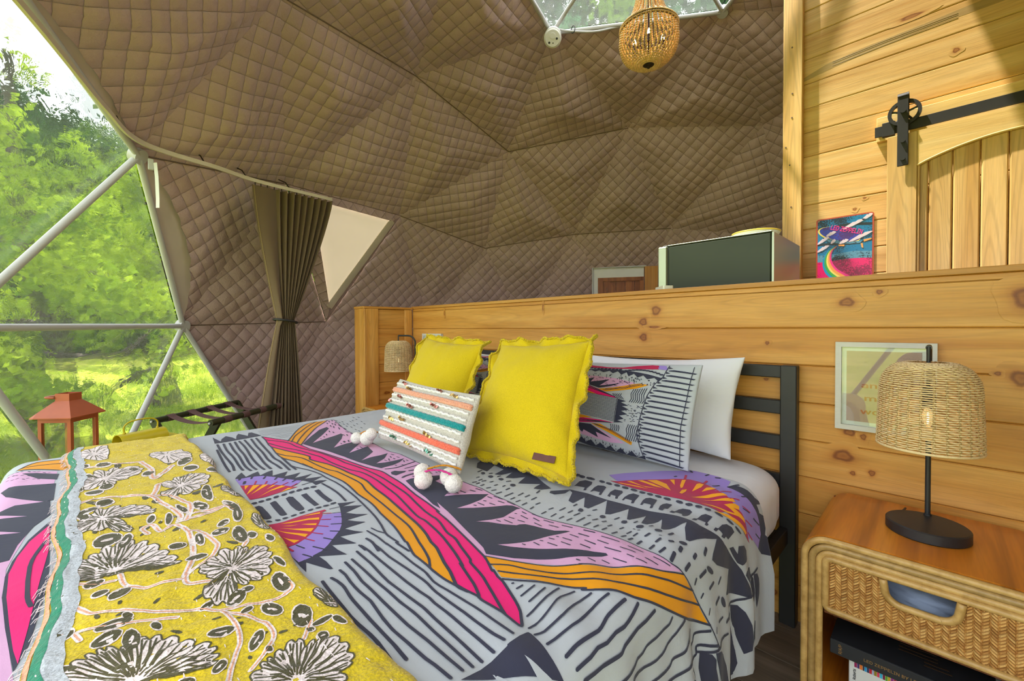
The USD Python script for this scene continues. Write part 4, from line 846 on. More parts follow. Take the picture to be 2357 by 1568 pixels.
Y3p0:-492,1277 -490,1308 -478,1324 -466,1319 -472,1306
Y3p0:-499,1217 -484,1254 -464,1282 -441,1305 -428,1301 -457,1266
Y3p0:-478,1223 -452,1250 -413,1304 -403,1295 -420,1274 -435,1260
Y3p0:-463,1195 -438,1213 -403,1230 -375,1262 -372,1257 -400,1222 -435,1205
Y3p0:-421,1250 -402,1288 -390,1294 -384,1280 -403,1259
Y3p0:-421,1251 -399,1264 -359,1282 -348,1278 -382,1249
Y3p0:-423,1180 -398,1214 -358,1249 -321,1281 -321,1268 -366,1223 -396,1199
C3l73:-564,1330 -577,1369
C3l71:-509,1340 -513,1373
C3l43:-449,1311 -432,1345
C3l42:-420,1294 -402,1324
C3l37:-385,1312 -360,1334
C3l37:-353,1288 -324,1326
C3l37:-319,1293 -289,1320
N3l70:-582,1418 -574,1410
N3l69:-530,1411 -526,1423
N3l67:-500,1414 -489,1418
N3l65:-484,1343 -475,1369
N3l65:-451,1376 -431,1407
N3l68:-597,1330 -595,1336
N3l43:-405,1355 -392,1387
N3l42:-380,1307 -361,1329
N3l43:-339,1347 -308,1389
N3l43:-294,1354 -271,1383
N3l75:-368,904 -371,928
N3l78:-334,959 -336,987
N3p0:-315,1022 -318,1014 -324,1006 -331,999 -337,996 -340,997 -341,1001 -338,1008 -332,1016 -325,1023 -319,1027 -315,1026
N3p0:-221,1067 -225,1061 -231,1057 -238,1054 -244,1055 -247,1057 -247,1063 -243,1068 -236,1073 -229,1075 -223,1075 -220,1072
N3l58:-328,933 -336,941
N3l61:-295,993 -297,1021
N3l62:-250,1018 -253,1044
N3l43:-281,1051 -290,1068
N3l40:-290,955 -296,964
N3l43:-209,1021 -205,1052
N3l26:-247,974 -259,981
N3l26:-201,992 -212,997
N3l57:-204,1340 -199,1313 -198,1287 -192,1237 -187,1213 -190,1146 -186,1114 -186,1069
N3l49:-160,1069 -170,1017 -167,999 -170,969 -180,932
N1p0:-176,942 -165,969 -151,978 -131,978 -77,991 -104,946 -145,938
N1p0:-165,979 -155,1008 -129,1036 -88,1060 -25,1078 -61,1018 -115,991 -150,980
N1p0:-180,1129 -166,1140 -132,1146 -75,1163 -25,1172 0,1161 0,1148 -57,1126 -109,1117 -153,1122
N1p0:-184,1145 -175,1173 -155,1190 -117,1208 -78,1215 -50,1209 -47,1186 -92,1169 -150,1149
N1p0:-78,1097 -60,1110 -20,1123 -3,1116 -12,1100 -49,1090 -73,1089
N1p0:-117,1232 -107,1257 -90,1272 -65,1267 -65,1239 -66,1221 -99,1220
N1p0:-199,1300 -186,1310 -144,1314 -118,1311 -86,1289 -106,1282 -166,1287
N1p0:-197,1313 -190,1337 -172,1348 -130,1345 -98,1325 -131,1318
N1p0:-166,893 -154,910 -127,908 -148,872
N3p0:-567,567 -567,566 -567,565 -568,563 -569,562 -571,562 -572,563 -572,564 -572,565 -571,566 -570,568 -569,568
N3l41:-553,559 -551,572
N3l41:-533,550 -533,586
N3l40:-512,549 -512,568 -514,594
N3l40:-491,521 -493,552 -496,588 -498,615
N3l39:-469,501 -468,524 -471,557 -478,591 -477,612 -474,631
N3l46:-452,497 -447,515 -446,540 -445,562 -450,598 -450,625 -447,646
N3l46:-427,498 -426,513 -423,543 -421,576 -425,612 -426,641 -423,667
N3l58:-397,511 -398,538 -395,574 -394,600 -400,629 -400,654 -400,690
N3l58:-374,518 -373,554 -376,576 -372,600 -374,628 -371,654 -375,683 -383,714
N3l58:-354,526 -351,552 -350,573 -346,602 -343,625 -348,640 -350,663 -353,688 -352,717 -354,753
N3l46:-307,605 -303,638 -302,663 -306,678 -305,697 -311,714 -310,745 -310,776 -309,798 -316,811
N3l48:-282,648 -286,661 -280,689 -273,728 -273,766 -279,785 -284,818 -288,834 -291,856
N3l51:-241,717 -240,746 -237,782 -244,798 -241,835 -248,859 -252,877 -250,894
N3l53:-215,760 -210,805 -208,849 -214,878 -208,915 -222,927 -214,972
N3l55:-177,825 -172,871 -172,908 -175,932 -193,936 -176,990
N3l63:-837,311 -803,309 -756,308 -708,306 -671,307 -636,310 -605,310 -567,307
N3l59:-837,328 -817,332 -789,333 -747,328 -703,327 -669,326 -630,326 -594,326 -551,324
N3l55:-852,351 -827,352 -790,348 -752,347 -714,349 -679,345 -648,342 -615,341 -579,343 -530,344 -510,346 -473,347
N3l56:-873,371 -827,370 -783,365 -747,365 -705,364 -663,364 -615,364 -575,367 -543,368 -509,368 -475,369
N3l55:-874,386 -822,386 -767,384 -714,385 -675,385 -636,388 -599,388 -571,387 -531,387 -473,386
N3l56:-896,407 -869,407 -832,407 -777,402 -741,400 -707,402 -671,404 -633,407 -599,406 -557,406 -516,405 -472,403
N3l55:-913,424 -879,427 -821,426 -772,425 -720,424 -677,426 -648,429 -630,428 -588,430 -547,429 -508,428 -471,426
N3l53:-903,448 -866,448 -826,446 -775,448 -730,449 -691,450 -658,447 -624,448 -573,450 -533,449 -497,449 -474,451
N3l48:-882,469 -822,470 -764,467 -720,467 -679,461 -641,465 -597,469 -558,471 -519,470 -474,470
N3l45:-967,465 -922,469 -875,468
N3l63:-933,447 -908,449 -866,442
N3l51:-917,422 -889,423
N1p0:-463,494 -458,495 -434,491 -413,488 -395,487 -374,487 -462,356 -462,384 -462,446 -464,448 -464,491
W2p0:-432,452 -421,455 -402,461 -383,470 -395,447 -409,448
W2p0:-449,399 -436,402 -416,411 -426,396 -437,397
K0p0:-2229,-205 -2131,-89 -1839,-89 -1614,-107 -1412,-125 -1338,-130 -1194,-120 -1073,-106 -926,-86 -886,-81 -944,-138 -1493,-204 -1980,-228 -2161,-218
O1p0:-2257,-191 -2327,-148 -2292,-65 -2129,-66 -2201,-140 -2234,-180
N3l47:-2252,-191 -2317,-147 -2294,-76
N3l46:-2265,-182 -2263,-140 -2233,-74
N3l45:-2235,-183 -2198,-140 -2145,-86
N1p0:-2163,-171 -2142,-137 -2084,-83 -1997,-85 -2064,-132
N1p0:-1993,-202 -2020,-187 -1952,-85 -1773,-83 -1776,-101 -1853,-147 -1919,-184
N1p0:-1794,-213 -1774,-180 -1804,-157 -1771,-89 -1637,-82 -1569,-107 -1466,-125 -1385,-130 -1388,-172
K2p0:-1760,-204 -1732,-176 -1672,-125 -1702,-173 -1726,-200
K2p0:-1619,-188 -1587,-162 -1544,-126 -1565,-160 -1584,-184
N1p0:-1586,-79 -1480,-110 -1372,-125 -1300,-128 -1196,-122 -1074,-107 -930,-86 -995,-75 -1201,-65
P2p0:-1552,-79 -1467,-107 -1390,-119 -1309,-124 -1190,-116 -1080,-103 -990,-91 -946,-83 -1047,-80 -1248,-77 -1378,-73
N4l65:-1440,-81 -1349,-95 -1267,-95 -1163,-89 -1121,-82
N1l39:-2245,-213 -2251,-209
N1l39:-2217,-199 -2220,-195
N1l39:-2220,-189 -2208,-183
N1l39:-2210,-177 -2198,-172
N1l39:-2185,-159 -2169,-153
N1l39:-2166,-146 -2161,-141
N1l39:-2165,-136 -2163,-131
N1l39:-2140,-122 -2128,-116
N1l39:-2126,-110 -2125,-106
N1l38:-2184,-206 -2177,-201
N1l38:-2173,-193 -2161,-188
N1l38:-2159,-185 -2152,-180
N1l38:-2135,-171 -2137,-166
N1l38:-2121,-155 -2110,-150
N1l38:-2120,-143 -2110,-138
N1l38:-2097,-131 -2096,-126
N1l38:-2094,-120 -2097,-115
N1l38:-2085,-106 -2079,-101
N1l37:-2123,-203 -2122,-198
N1l37:-2105,-190 -2105,-186
N1l37:-2103,-179 -2106,-175
N1l37:-2085,-164 -2076,-159
N1l37:-2084,-155 -2087,-151
N1l37:-2061,-140 -2063,-136
N1l37:-2055,-130 -2048,-125
N1l37:-2051,-119 -2052,-115
N3l38:-2245,912 -2222,911
N3l38:-2190,905 -2167,903
N3l38:-2197,923 -2173,921
N3l37:-2132,903 -2110,902
N3l37:-2127,920 -2104,918
N3l38:-2166,952 -2143,951
N3l36:-2081,896 -2060,895
N3l36:-2050,905 -2029,904
N3l37:-2070,929 -2049,928
N3l37:-2091,954 -2069,952
N3l35:-1989,900 -1969,899
N3l35:-1948,899 -1928,898
N3l36:-1998,933 -1977,932
N3l34:-1894,892 -1875,891
N3l37:-2064,980 -2042,979
N3l38:-2184,972 -2160,970
N3l39:-2196,998 -2172,996
N3l38:-2124,993 -2102,991
N3l40:-2241,1031 -2217,1029
N3l40:-2262,1011 -2237,1009'''
THROW_PRINT = '''
F1p0:-1136,-52 -1148,-59 -1159,-58 -1163,-51 -1177,-56 -1186,-52 -1186,-41 -1198,-45 -1203,-42 -1197,-32 -1214,-35 -1219,-27 -1208,-15 -1229,-16 -1235,-9 -1222,1 -1248,3 -1253,12 -1231,21 -1255,27 -1256,34 -1235,38 -1250,47 -1245,54 -1221,55 -1231,68 -1220,77 -1197,76 -1193,89 -1174,96 -1152,93 -1143,104 -1126,108 -1112,102 -1100,113 -1084,116 -1075,109 -1068,117 -1061,118 -1060,111 -1056,115 -1057,110 -1062,97 -1063,100 -1070,92 -1079,78 -1080,79 -1087,71 -1095,59 -1097,52 -1100,43 -1100,44 -1099,41 -1100,37 -1094,36 -1092,30 -1094,24 -1094,18 -1097,12 -1101,11 -1102,1 -1103,-7 -1105,-7 -1108,-20 -1112,-29 -1113,-29 -1117,-40 -1121,-46 -1123,-43 -1129,-52 -1134,-56
D3l24:-1136,-52 -1148,-59 -1160,-59 -1163,-51 -1177,-56 -1186,-52 -1186,-41 -1198,-45 -1203,-42 -1197,-32 -1214,-35 -1219,-27 -1208,-15 -1229,-16 -1235,-9 -1222,1 -1248,3 -1253,12 -1231,21 -1255,27 -1256,34 -1235,38 -1250,47 -1245,54 -1221,55 -1231,68 -1220,77 -1197,76 -1193,89 -1174,96 -1152,93 -1143,104 -1126,108 -1112,102 -1100,113 -1084,116 -1075,109 -1068,117 -1061,118 -1060,111 -1056,115 -1057,110 -1062,97 -1063,100 -1070,92 -1079,78 -1080,79 -1087,71 -1095,59 -1097,52 -1100,43 -1100,44 -1099,41 -1100,37 -1094,36 -1092,30 -1094,24 -1094,18 -1097,12 -1101,11 -1102,1 -1104,-7 -1105,-7 -1108,-20 -1112,-29 -1113,-29 -1117,-40 -1121,-46 -1123,-43 -1129,-52 -1134,-56 -1136,-52
D3l24:-1111,12 -1132,-20 -1140,-50
D3l24:-1118,1 -1143,-27 -1150,-53
D3l24:-1128,-7 -1128,-28 -1157,-49
D3l24:-1119,8 -1149,-21 -1166,-48
D3l24:-1131,-2 -1161,-25 -1176,-49
D3l24:-1117,14 -1136,-14 -1181,-42
D3l24:-1129,6 -1163,-16 -1185,-38
D3l24:-1142,-2 -1174,-20 -1193,-39
D3l24:-1125,12 -1148,-11 -1193,-33
D3l24:-1138,6 -1173,-11 -1198,-29
D3l24:-1122,16 -1169,-4 -1208,-27
D3l24:-1133,13 -1161,-3 -1205,-18
D3l24:-1148,9 -1182,-1 -1210,-13
D3l24:-1131,17 -1178,5 -1223,-10
D3l24:-1144,16 -1177,6 -1219,-2
D3l24:-1124,22 -1174,14 -1225,4
D3l24:-1143,21 -1190,16 -1240,9
D3l24:-1156,22 -1192,18 -1232,18
D3l24:-1132,25 -1180,26 -1232,24
D3l24:-1152,27 -1194,29 -1244,30
D3l24:-1125,27 -1180,29 -1234,36
D3l24:-1140,30 -1181,36 -1231,41
D3l24:-1157,34 -1192,42 -1236,48
D3l24:-1130,31 -1181,39 -1223,52
D3l24:-1142,36 -1174,48 -1217,59
D3l24:-1122,32 -1163,50 -1216,68
D3l24:-1131,38 -1174,53 -1200,72
D3l24:-1138,46 -1155,63 -1188,78
D3l24:-1120,39 -1143,63 -1177,88
D3l24:-1123,47 -1153,66 -1158,89
D3l24:-1110,36 -1119,64 -1144,93
D3l24:-1112,46 -1117,72 -1132,100
D3l24:-1110,56 -1128,76 -1117,99
D3l24:-1105,42 -1096,71 -1106,101
D3l24:-1100,54 -1091,80 -1093,108
D3l24:-1100,38 -1106,72 -1081,106
D3l24:-1095,49 -1075,77 -1073,107
D3l24:-1089,61 -1073,85 -1067,111
D3l24:-1095,44 -1094,76 -1063,108
D3l24:-1089,54 -1065,80 -1061,107
D3l24:-1097,39 -1074,72 -1060,106
D3l24:-1092,47 -1091,72 -1063,98
D3l24:-1088,54 -1069,73 -1066,93
D3l24:-1096,40 -1079,65 -1069,91
D3l24:-1094,45 -1095,63 -1076,81
D3l24:-1100,33 -1085,54 -1081,75
D3l24:-1099,39 -1090,55 -1085,72
D3l24:-1099,41 -1102,51 -1092,62
D3l24:-1102,32 -1095,44 -1096,57
D3l24:-1102,35 -1098,44 -1097,54
D3l24:-1104,29 -1105,37 -1099,46
D3l24:-1103,30 -1099,36 -1100,42
D3l24:-1102,32 -1100,37 -1100,41
D3l24:-1103,28 -1104,33 -1100,38
D3l24:-1102,29 -1098,33 -1098,36
D3l24:-1103,26 -1097,30 -1094,33
D3l24:-1101,26 -1097,26 -1093,27
D3l24:-1100,23 -1098,22 -1094,21
D3l24:-1102,23 -1099,19 -1096,15
D3l24:-1102,20 -1099,17 -1099,12
D3l24:-1104,22 -1105,14 -1101,7
D3l24:-1104,17 -1105,8 -1103,-1
D3l24:-1104,12 -1099,4 -1105,-5
D3l24:-1105,16 -1111,2 -1107,-11
D3l24:-1106,8 -1110,-7 -1109,-21
D3l24:-1106,16 -1100,-4 -1112,-25
D3l24:-1107,8 -1119,-12 -1115,-30
D3l24:-1110,-3 -1117,-21 -1119,-38
D3l24:-1108,9 -1103,-15 -1121,-40
D3l24:-1111,0 -1128,-23 -1124,-43
D3l24:-1109,12 -1121,-19 -1130,-49
D3l24:-1113,2 -1111,-23 -1134,-49
F1p0:-1408,-54 -1413,-61 -1422,-61 -1429,-56 -1434,-60 -1441,-54 -1445,-43 -1453,-44 -1460,-34 -1461,-18 -1476,-18 -1485,-9 -1483,3 -1507,7 -1513,15 -1496,24 -1513,38 -1509,52 -1489,54 -1491,71 -1481,83 -1466,83 -1456,100 -1437,110 -1424,107 -1415,115 -1405,115 -1400,107 -1391,111 -1385,103 -1386,88 -1384,89 -1390,79 -1400,63 -1402,63 -1413,53 -1425,39 -1394,47 -1364,51 -1353,49 -1328,53 -1311,55 -1311,52 -1298,50 -1305,43 -1329,34 -1321,31 -1335,24 -1364,19 -1348,7 -1352,-5 -1371,-9 -1365,-23 -1368,-34 -1380,-35 -1383,-48 -1395,-56
D3l24:-1408,-54 -1413,-61 -1422,-61 -1429,-56 -1434,-60 -1441,-54 -1445,-43 -1453,-44 -1460,-34 -1461,-18 -1476,-18 -1485,-9 -1483,3 -1507,7 -1513,15 -1496,24 -1513,38 -1509,51 -1489,54 -1491,71 -1481,83 -1466,83 -1456,100 -1437,110 -1424,107 -1415,115 -1405,115 -1400,107 -1391,111 -1385,103 -1386,88 -1384,89 -1390,79 -1400,63 -1402,63 -1413,53 -1425,39 -1394,47 -1363,51 -1353,49 -1328,53 -1311,55 -1311,52 -1298,50 -1305,43 -1329,34 -1321,31 -1335,24 -1364,19 -1348,7 -1352,-5 -1371,-9 -1365,-23 -1368,-34 -1380,-35 -1383,-48 -1395,-56 -1408,-54
D3l24:-1429,7 -1429,-24 -1412,-52
D3l24:-1429,-4 -1433,-31 -1418,-56
D3l24:-1430,-13 -1410,-32 -1426,-53
D3l24:-1433,2 -1441,-26 -1432,-53
D3l24:-1434,-7 -1445,-30 -1437,-52
D3l24:-1435,9 -1423,-17 -1442,-44
D3l24:-1438,2 -1451,-19 -1448,-39
D3l24:-1443,-4 -1455,-20 -1455,-35
D3l24:-1439,10 -1438,-6 -1459,-23
D3l24:-1445,7 -1460,-4 -1466,-16
D3l24:-1441,15 -1462,2 -1477,-11
D3l24:-1447,14 -1458,6 -1480,-1
D3l24:-1457,14 -1475,10 -1490,6
D3l24:-1450,18 -1477,15 -1504,12
D3l24:-1456,20 -1478,19 -1499,20
D3l24:-1444,22 -1469,26 -1499,30
D3l24:-1454,27 -1476,35 -1505,43
D3l24:-1458,33 -1484,41 -1494,51
D3l24:-1445,29 -1459,44 -1485,60
D3l24:-1450,39 -1460,56 -1482,73
D3l24:-1439,29 -1469,53 -1471,78
D3l24:-1441,39 -1441,62 -1459,86
D3l24:-1438,53 -1434,75 -1446,99
D3l24:-1433,39 -1452,70 -1431,102
D3l24:-1429,50 -1413,76 -1421,104
D3l24:-1429,35 -1413,70 -1412,108
D3l24:-1424,45 -1435,75 -1405,105
D3l24:-1418,55 -1397,78 -1398,103
D3l24:-1423,39 -1400,69 -1391,101
D3l24:-1417,45 -1420,68 -1389,90
D3l24:-1426,31 -1398,57 -1388,84
D3l24:-1420,38 -1400,58 -1390,79
D3l24:-1418,40 -1419,54 -1397,67
D3l24:-1426,29 -1409,45 -1403,60
D3l24:-1424,33 -1414,44 -1409,55
D3l24:-1430,24 -1431,34 -1420,44
D3l24:-1426,26 -1415,34 -1411,42
D3l24:-1411,32 -1394,39 -1382,47
D3l24:-1416,27 -1395,38 -1363,48
D3l24:-1401,31 -1369,39 -1347,49
D3l24:-1414,26 -1367,39 -1327,52
D3l24:-1397,30 -1364,42 -1319,51
D3l24:-1380,33 -1341,40 -1313,49
D3l24:-1402,26 -1354,35 -1310,45
D3l24:-1392,26 -1361,33 -1325,37
D3l24:-1415,22 -1371,26 -1332,32
D3l24:-1402,22 -1368,24 -1335,27
D3l24:-1398,21 -1376,22 -1355,21
D3l24:-1415,18 -1389,15 -1361,13
D3l24:-1404,13 -1380,7 -1355,2
D3l24:-1421,15 -1387,6 -1366,-5
D3l24:-1414,9 -1399,-3 -1372,-14
D3l24:-1405,0 -1390,-14 -1371,-26
D3l24:-1419,7 -1385,-11 -1378,-31
D3l24:-1415,-2 -1410,-21 -1385,-37
D3l24:-1426,8 -1413,-21 -1392,-47
D3l24:-1424,-2 -1397,-25 -1404,-50
F1p0:-1851,-63 -1858,-66 -1861,-59 -1858,-46 -1874,-45 -1881,-30 -1873,-10 -1911,-6 -1921,7 -1895,21 -1923,36 -1925,51 -1900,54 -1909,79 -1897,99 -1873,100 -1866,108 -1848,108 -1833,101 -1813,103 -1785,92 -1770,75 -1760,75 -1756,64 -1761,49 -1734,50 -1712,44 -1711,36 -1699,34 -1709,26 -1736,19 -1719,1 -1726,-16 -1754,-21 -1763,-40 -1785,-55 -1804,-56 -1819,-65 -1839,-68
D3l24:-1851,-63 -1858,-66 -1861,-59 -1857,-46 -1874,-45 -1881,-30 -1873,-10 -1911,-6 -1921,7 -1895,21 -1923,36 -1925,51 -1900,54 -1909,79 -1897,99 -1873,100 -1865,108 -1848,108 -1833,101 -1813,103 -1786,92 -1770,75 -1760,75 -1756,64 -1761,49 -1734,50 -1712,44 -1711,36 -1699,34 -1709,26 -1736,19 -1719,1 -1726,-16 -1754,-21 -1763,-40 -1785,-55 -1804,-56 -1819,-65 -1839,-68 -1851,-63
D3l24:-1815,4 -1845,-28 -1851,-59
D3l24:-1822,-6 -1851,-32 -1856,-57
D3l24:-1828,-11 -1822,-29 -1856,-47
D3l24:-1820,3 -1850,-19 -1862,-41
D3l24:-1831,-2 -1859,-18 -1873,-34
D3l24:-1818,11 -1835,-3 -1872,-18
D3l24:-1830,10 -1861,2 -1886,-6
D3l24:-1850,11 -1881,7 -1908,2
D3l24:-1829,16 -1863,15 -1900,15
D3l24:-1841,21 -1868,25 -1901,28
D3l24:-1825,21 -1865,31 -1915,41
D3l24:-1835,26 -1880,37 -1904,50
D3l24:-1844,36 -1862,50 -1897,63
D3l24:-1827,32 -1851,57 -1896,84
D3l24:-1832,44 -1879,67 -1879,93
D3l24:-1817,30 -1826,63 -1864,97
D3l24:-1821,41 -1825,71 -1853,101
D3l24:-1820,51 -1854,74 -1838,98
D3l24:-1811,35 -1803,65 -1822,96
D3l24:-1805,44 -1793,67 -1800,92
D3l24:-1803,27 -1810,53 -1780,78
D3l24:-1796,33 -1773,52 -1768,71
D3l24:-1788,38 -1769,52 -1761,66
D3l24:-1796,26 -1790,40 -1763,54
D3l24:-1787,28 -1764,38 -1752,47
D3l24:-1794,22 -1758,33 -1729,45
D3l24:-1780,24 -1755,32 -1718,39
D3l24:-1765,24 -1735,28 -1712,34
D3l24:-1784,20 -1745,24 -1711,29
D3l24:-1778,19 -1754,21 -1728,22
D3l24:-1794,16 -1764,12 -1732,10
D3l24:-1783,10 -1758,1 -1728,-6
D3l24:-1780,2 -1751,-6 -1744,-16
D3l24:-1796,6 -1788,-12 -1762,-28
D3l24:-1796,-6 -1792,-25 -1776,-43
D3l24:-1805,5 -1780,-22 -1795,-51
D3l24:-1809,-5 -1825,-31 -1811,-55
D3l24:-1816,-17 -1830,-39 -1827,-61
D3l24:-1816,-1 -1806,-30 -1842,-60
F1p0:-1618,146 -1639,149 -1652,161 -1646,175 -1674,183 -1678,194 -1655,200 -1680,216 -1687,229 -1669,229 -1673,248 -1657,259 -1633,256 -1618,262 -1592,258 -1572,248 -1556,249 -1538,239 -1529,226 -1508,225 -1492,215 -1492,204 -1467,197 -1468,184 -1494,174 -1479,162 -1482,152 -1504,150 -1508,140 -1525,134 -1546,137 -1545,137 -1551,150 -1560,166 -1580,154 -1604,146
D3l24:-1618,146 -1639,149 -1652,161 -1646,175 -1674,183 -1678,194 -1655,200 -1680,216 -1687,229 -1669,229 -1673,248 -1657,259 -1633,256 -1618,262 -1592,258 -1572,248 -1556,249 -1538,239 -1529,226 -1508,225 -1492,215 -1492,204 -1467,197 -1468,184 -1494,174 -1479,162 -1482,152 -1504,150 -1508,140 -1525,134 -1546,137 -1545,137 -1550,150 -1560,166 -1579,154 -1604,146 -1618,146
D3l24:-1584,178 -1609,164 -1625,150
D3l24:-1595,176 -1621,167 -1641,157
D3l24:-1605,177 -1619,172 -1644,169
D3l24:-1594,182 -1624,181 -1654,179
D3l24:-1609,185 -1638,187 -1669,188
D3l24:-1590,185 -1625,190 -1660,196
D3l24:-1601,190 -1628,198 -1661,206
D3l24:-1617,198 -1642,209 -1675,219
D3l24:-1597,193 -1641,208 -1670,226
D3l24:-1607,201 -1629,217 -1664,234
D3l24:-1589,194 -1616,220 -1658,248
D3l24:-1594,203 -1632,228 -1640,252
D3l24:-1595,212 -1600,232 -1622,253
D3l24:-1582,199 -1585,226 -1603,254
D3l24:-1578,206 -1595,228 -1581,248
D3l24:-1574,194 -1561,217 -1565,244
D3l24:-1568,200 -1553,219 -1549,240
D3l24:-1559,203 -1559,218 -1537,229
D3l24:-1563,193 -1537,207 -1522,222
D3l24:-1550,196 -1523,206 -1505,217
D3l24:-1562,188 -1536,200 -1497,208
D3l24:-1548,188 -1513,193 -1486,199
D3l24:-1531,186 -1501,187 -1475,190
D3l24:-1554,182 -1521,182 -1488,179
D3l24:-1544,178 -1519,173 -1492,169
D3l24:-1560,179 -1524,168 -1487,159
D3l24:-1551,174 -1519,164 -1498,153
D3l24:-1546,168 -1533,157 -1510,148
D3l24:-1562,173 -1545,156 -1521,141
D3l24:-1562,167 -1540,152 -1538,139
D3l24:-1571,176 -1565,158 -1547,140
D3l24:-1568,172 -1562,159 -1549,146
D3l24:-1568,173 -1557,166 -1557,159
D3l24:-1575,178 -1576,170 -1570,161
D3l24:-1582,172 -1589,162 -1591,152
D3l24:-1581,177 -1586,162 -1609,149
F1p0:-996,142 -1005,140 -1012,145 -1011,153 -1028,154 -1038,163 -1034,173 -1054,180 -1056,191 -1038,200 -1049,209 -1045,216 -1028,217 -1031,223 -1023,226 -1010,223 -1018,235 -1019,243 -1012,241 -1009,254 -996,259 -983,254 -975,262 -962,261 -953,254 -939,259 -924,256 -917,248 -903,249 -893,241 -893,231 -884,229 -885,221 -895,210 -885,207 -888,199 -901,192 -883,189 -872,186 -874,184 -856,175 -851,166 -862,163 -856,155 -864,150 -880,150 -886,143 -907,142 -929,147 -926,146 -927,155 -934,166 -931,166 -932,170 -936,175 -943,162 -957,151 -967,151 -978,143 -990,139
D3l24:-996,142 -1005,140 -1012,145 -1011,153 -1028,154 -1038,163 -1034,173 -1054,180 -1056,191 -1038,200 -1049,209 -1045,216 -1028,217 -1031,223 -1023,226 -1010,223 -1018,235 -1019,243 -1012,241 -1009,254 -996,259 -983,254 -975,262 -962,261 -953,254 -939,259 -924,256 -917,248 -903,249 -893,241 -893,231 -884,229 -885,221 -895,210 -885,207 -888,199 -901,192 -883,189 -872,186 -874,184 -856,175 -851,166 -862,163 -856,155 -864,150 -880,150 -886,143 -907,142 -929,147 -926,146 -927,155 -934,166 -931,166 -932,170 -936,175 -944,161 -957,151 -967,151 -978,143 -990,139 -996,142
D3l24:-967,181 -986,163 -998,145
D3l24:-974,176 -993,162 -1005,146
D3l24:-981,173 -988,161 -1008,152
D3l24:-973,181 -997,170 -1016,156
D3l24:-985,179 -1009,171 -1028,161
D3l24:-972,186 -997,176 -1031,169
D3l24:-983,185 -1012,182 -1038,177
D3l24:-997,188 -1023,188 -1048,186
D3l24:-978,190 -1008,191 -1040,195
D3l24:-987,194 -1011,199 -1037,203
D3l24:-973,192 -1005,202 -1041,211
D3l24:-981,196 -1008,204 -1031,215
D3l24:-987,201 -1003,210 -1024,218
D3l24:-974,196 -996,209 -1022,222
D3l24:-979,200 -1000,210 -1012,222
D3l24:-969,195 -986,210 -1010,226
D3l24:-976,202 -992,218 -1014,235
D3l24:-981,209 -1002,223 -1011,238
D3l24:-971,201 -984,221 -1006,243
D3l24:-974,210 -983,230 -999,251
D3l24:-965,199 -984,225 -987,252
D3l24:-965,207 -966,229 -977,253
D3l24:-964,217 -961,236 -968,256
D3l24:-960,203 -968,229 -958,253
D3l24:-956,211 -946,230 -947,252
D3l24:-956,200 -941,225 -933,253
D3l24:-949,206 -945,229 -923,247
D3l24:-940,213 -922,227 -913,244
D3l24:-947,201 -921,220 -902,241
D3l24:-938,205 -924,221 -898,233
D3l24:-949,196 -917,210 -894,227
D3l24:-939,199 -912,210 -889,223
D3l24:-932,200 -917,209 -895,214
D3l24:-945,193 -917,200 -895,208
D3l24:-935,194 -912,198 -892,202
D3l24:-949,190 -926,194 -899,195
D3l24:-941,189 -917,189 -897,191
D3l24:-925,188 -903,188 -883,188
D3l24:-940,188 -908,188 -878,185
D3l24:-926,185 -898,182 -871,180
D3l24:-942,186 -900,178 -860,172
D3l24:-929,182 -892,175 -863,166
D3l24:-917,176 -893,167 -866,161
D3l24:-936,180 -901,166 -867,155
D3l24:-928,175 -898,165 -877,153
D3l24:-947,182 -920,164 -888,150
D3l24:-941,175 -922,160 -900,146
D3l24:-943,170 -926,159 -920,147
D3l24:-953,179 -945,164 -929,149
D3l24:-948,175 -940,164 -929,153
D3l24:-955,184 -940,173 -932,162
D3l24:-952,182 -945,175 -934,167
D3l24:-949,180 -941,175 -933,169
D3l24:-955,185 -943,180 -936,174
D3l24:-954,182 -949,176 -941,170
D3l24:-959,183 -956,171 -951,158
D3l24:-961,178 -956,165 -962,153
D3l24:-966,172 -974,161 -972,150
D3l24:-966,178 -976,161 -983,144
D3l24:-972,172 -975,157 -990,144
F1p0:-805,-33 -816,-38 -823,-37 -821,-29 -834,-33 -838,-27 -831,-17 -847,-19 -852,-13 -842,-3 -856,-4 -858,1 -845,8 -859,8 -860,12 -848,17 -857,19 -850,25 -831,30 -840,32 -839,35 -827,37 -841,40 -844,44 -835,45 -847,53 -845,60 -830,62 -837,70 -833,76 -819,75 -820,86 -810,92 -795,89 -792,100 -780,105 -768,100 -765,113 -757,119 -750,114 -746,122 -739,122 -734,114 -728,122 -721,121 -718,113 -713,119 -709,114 -710,104 -708,107 -711,100 -717,87 -717,88 -722,79 -728,66 -729,66 -733,57 -739,46 -730,46 -723,43 -722,38 -711,35 -705,31 -709,28 -706,18 -710,9 -720,6 -732,-10 -749,-23 -761,-24 -778,-34 -797,-37
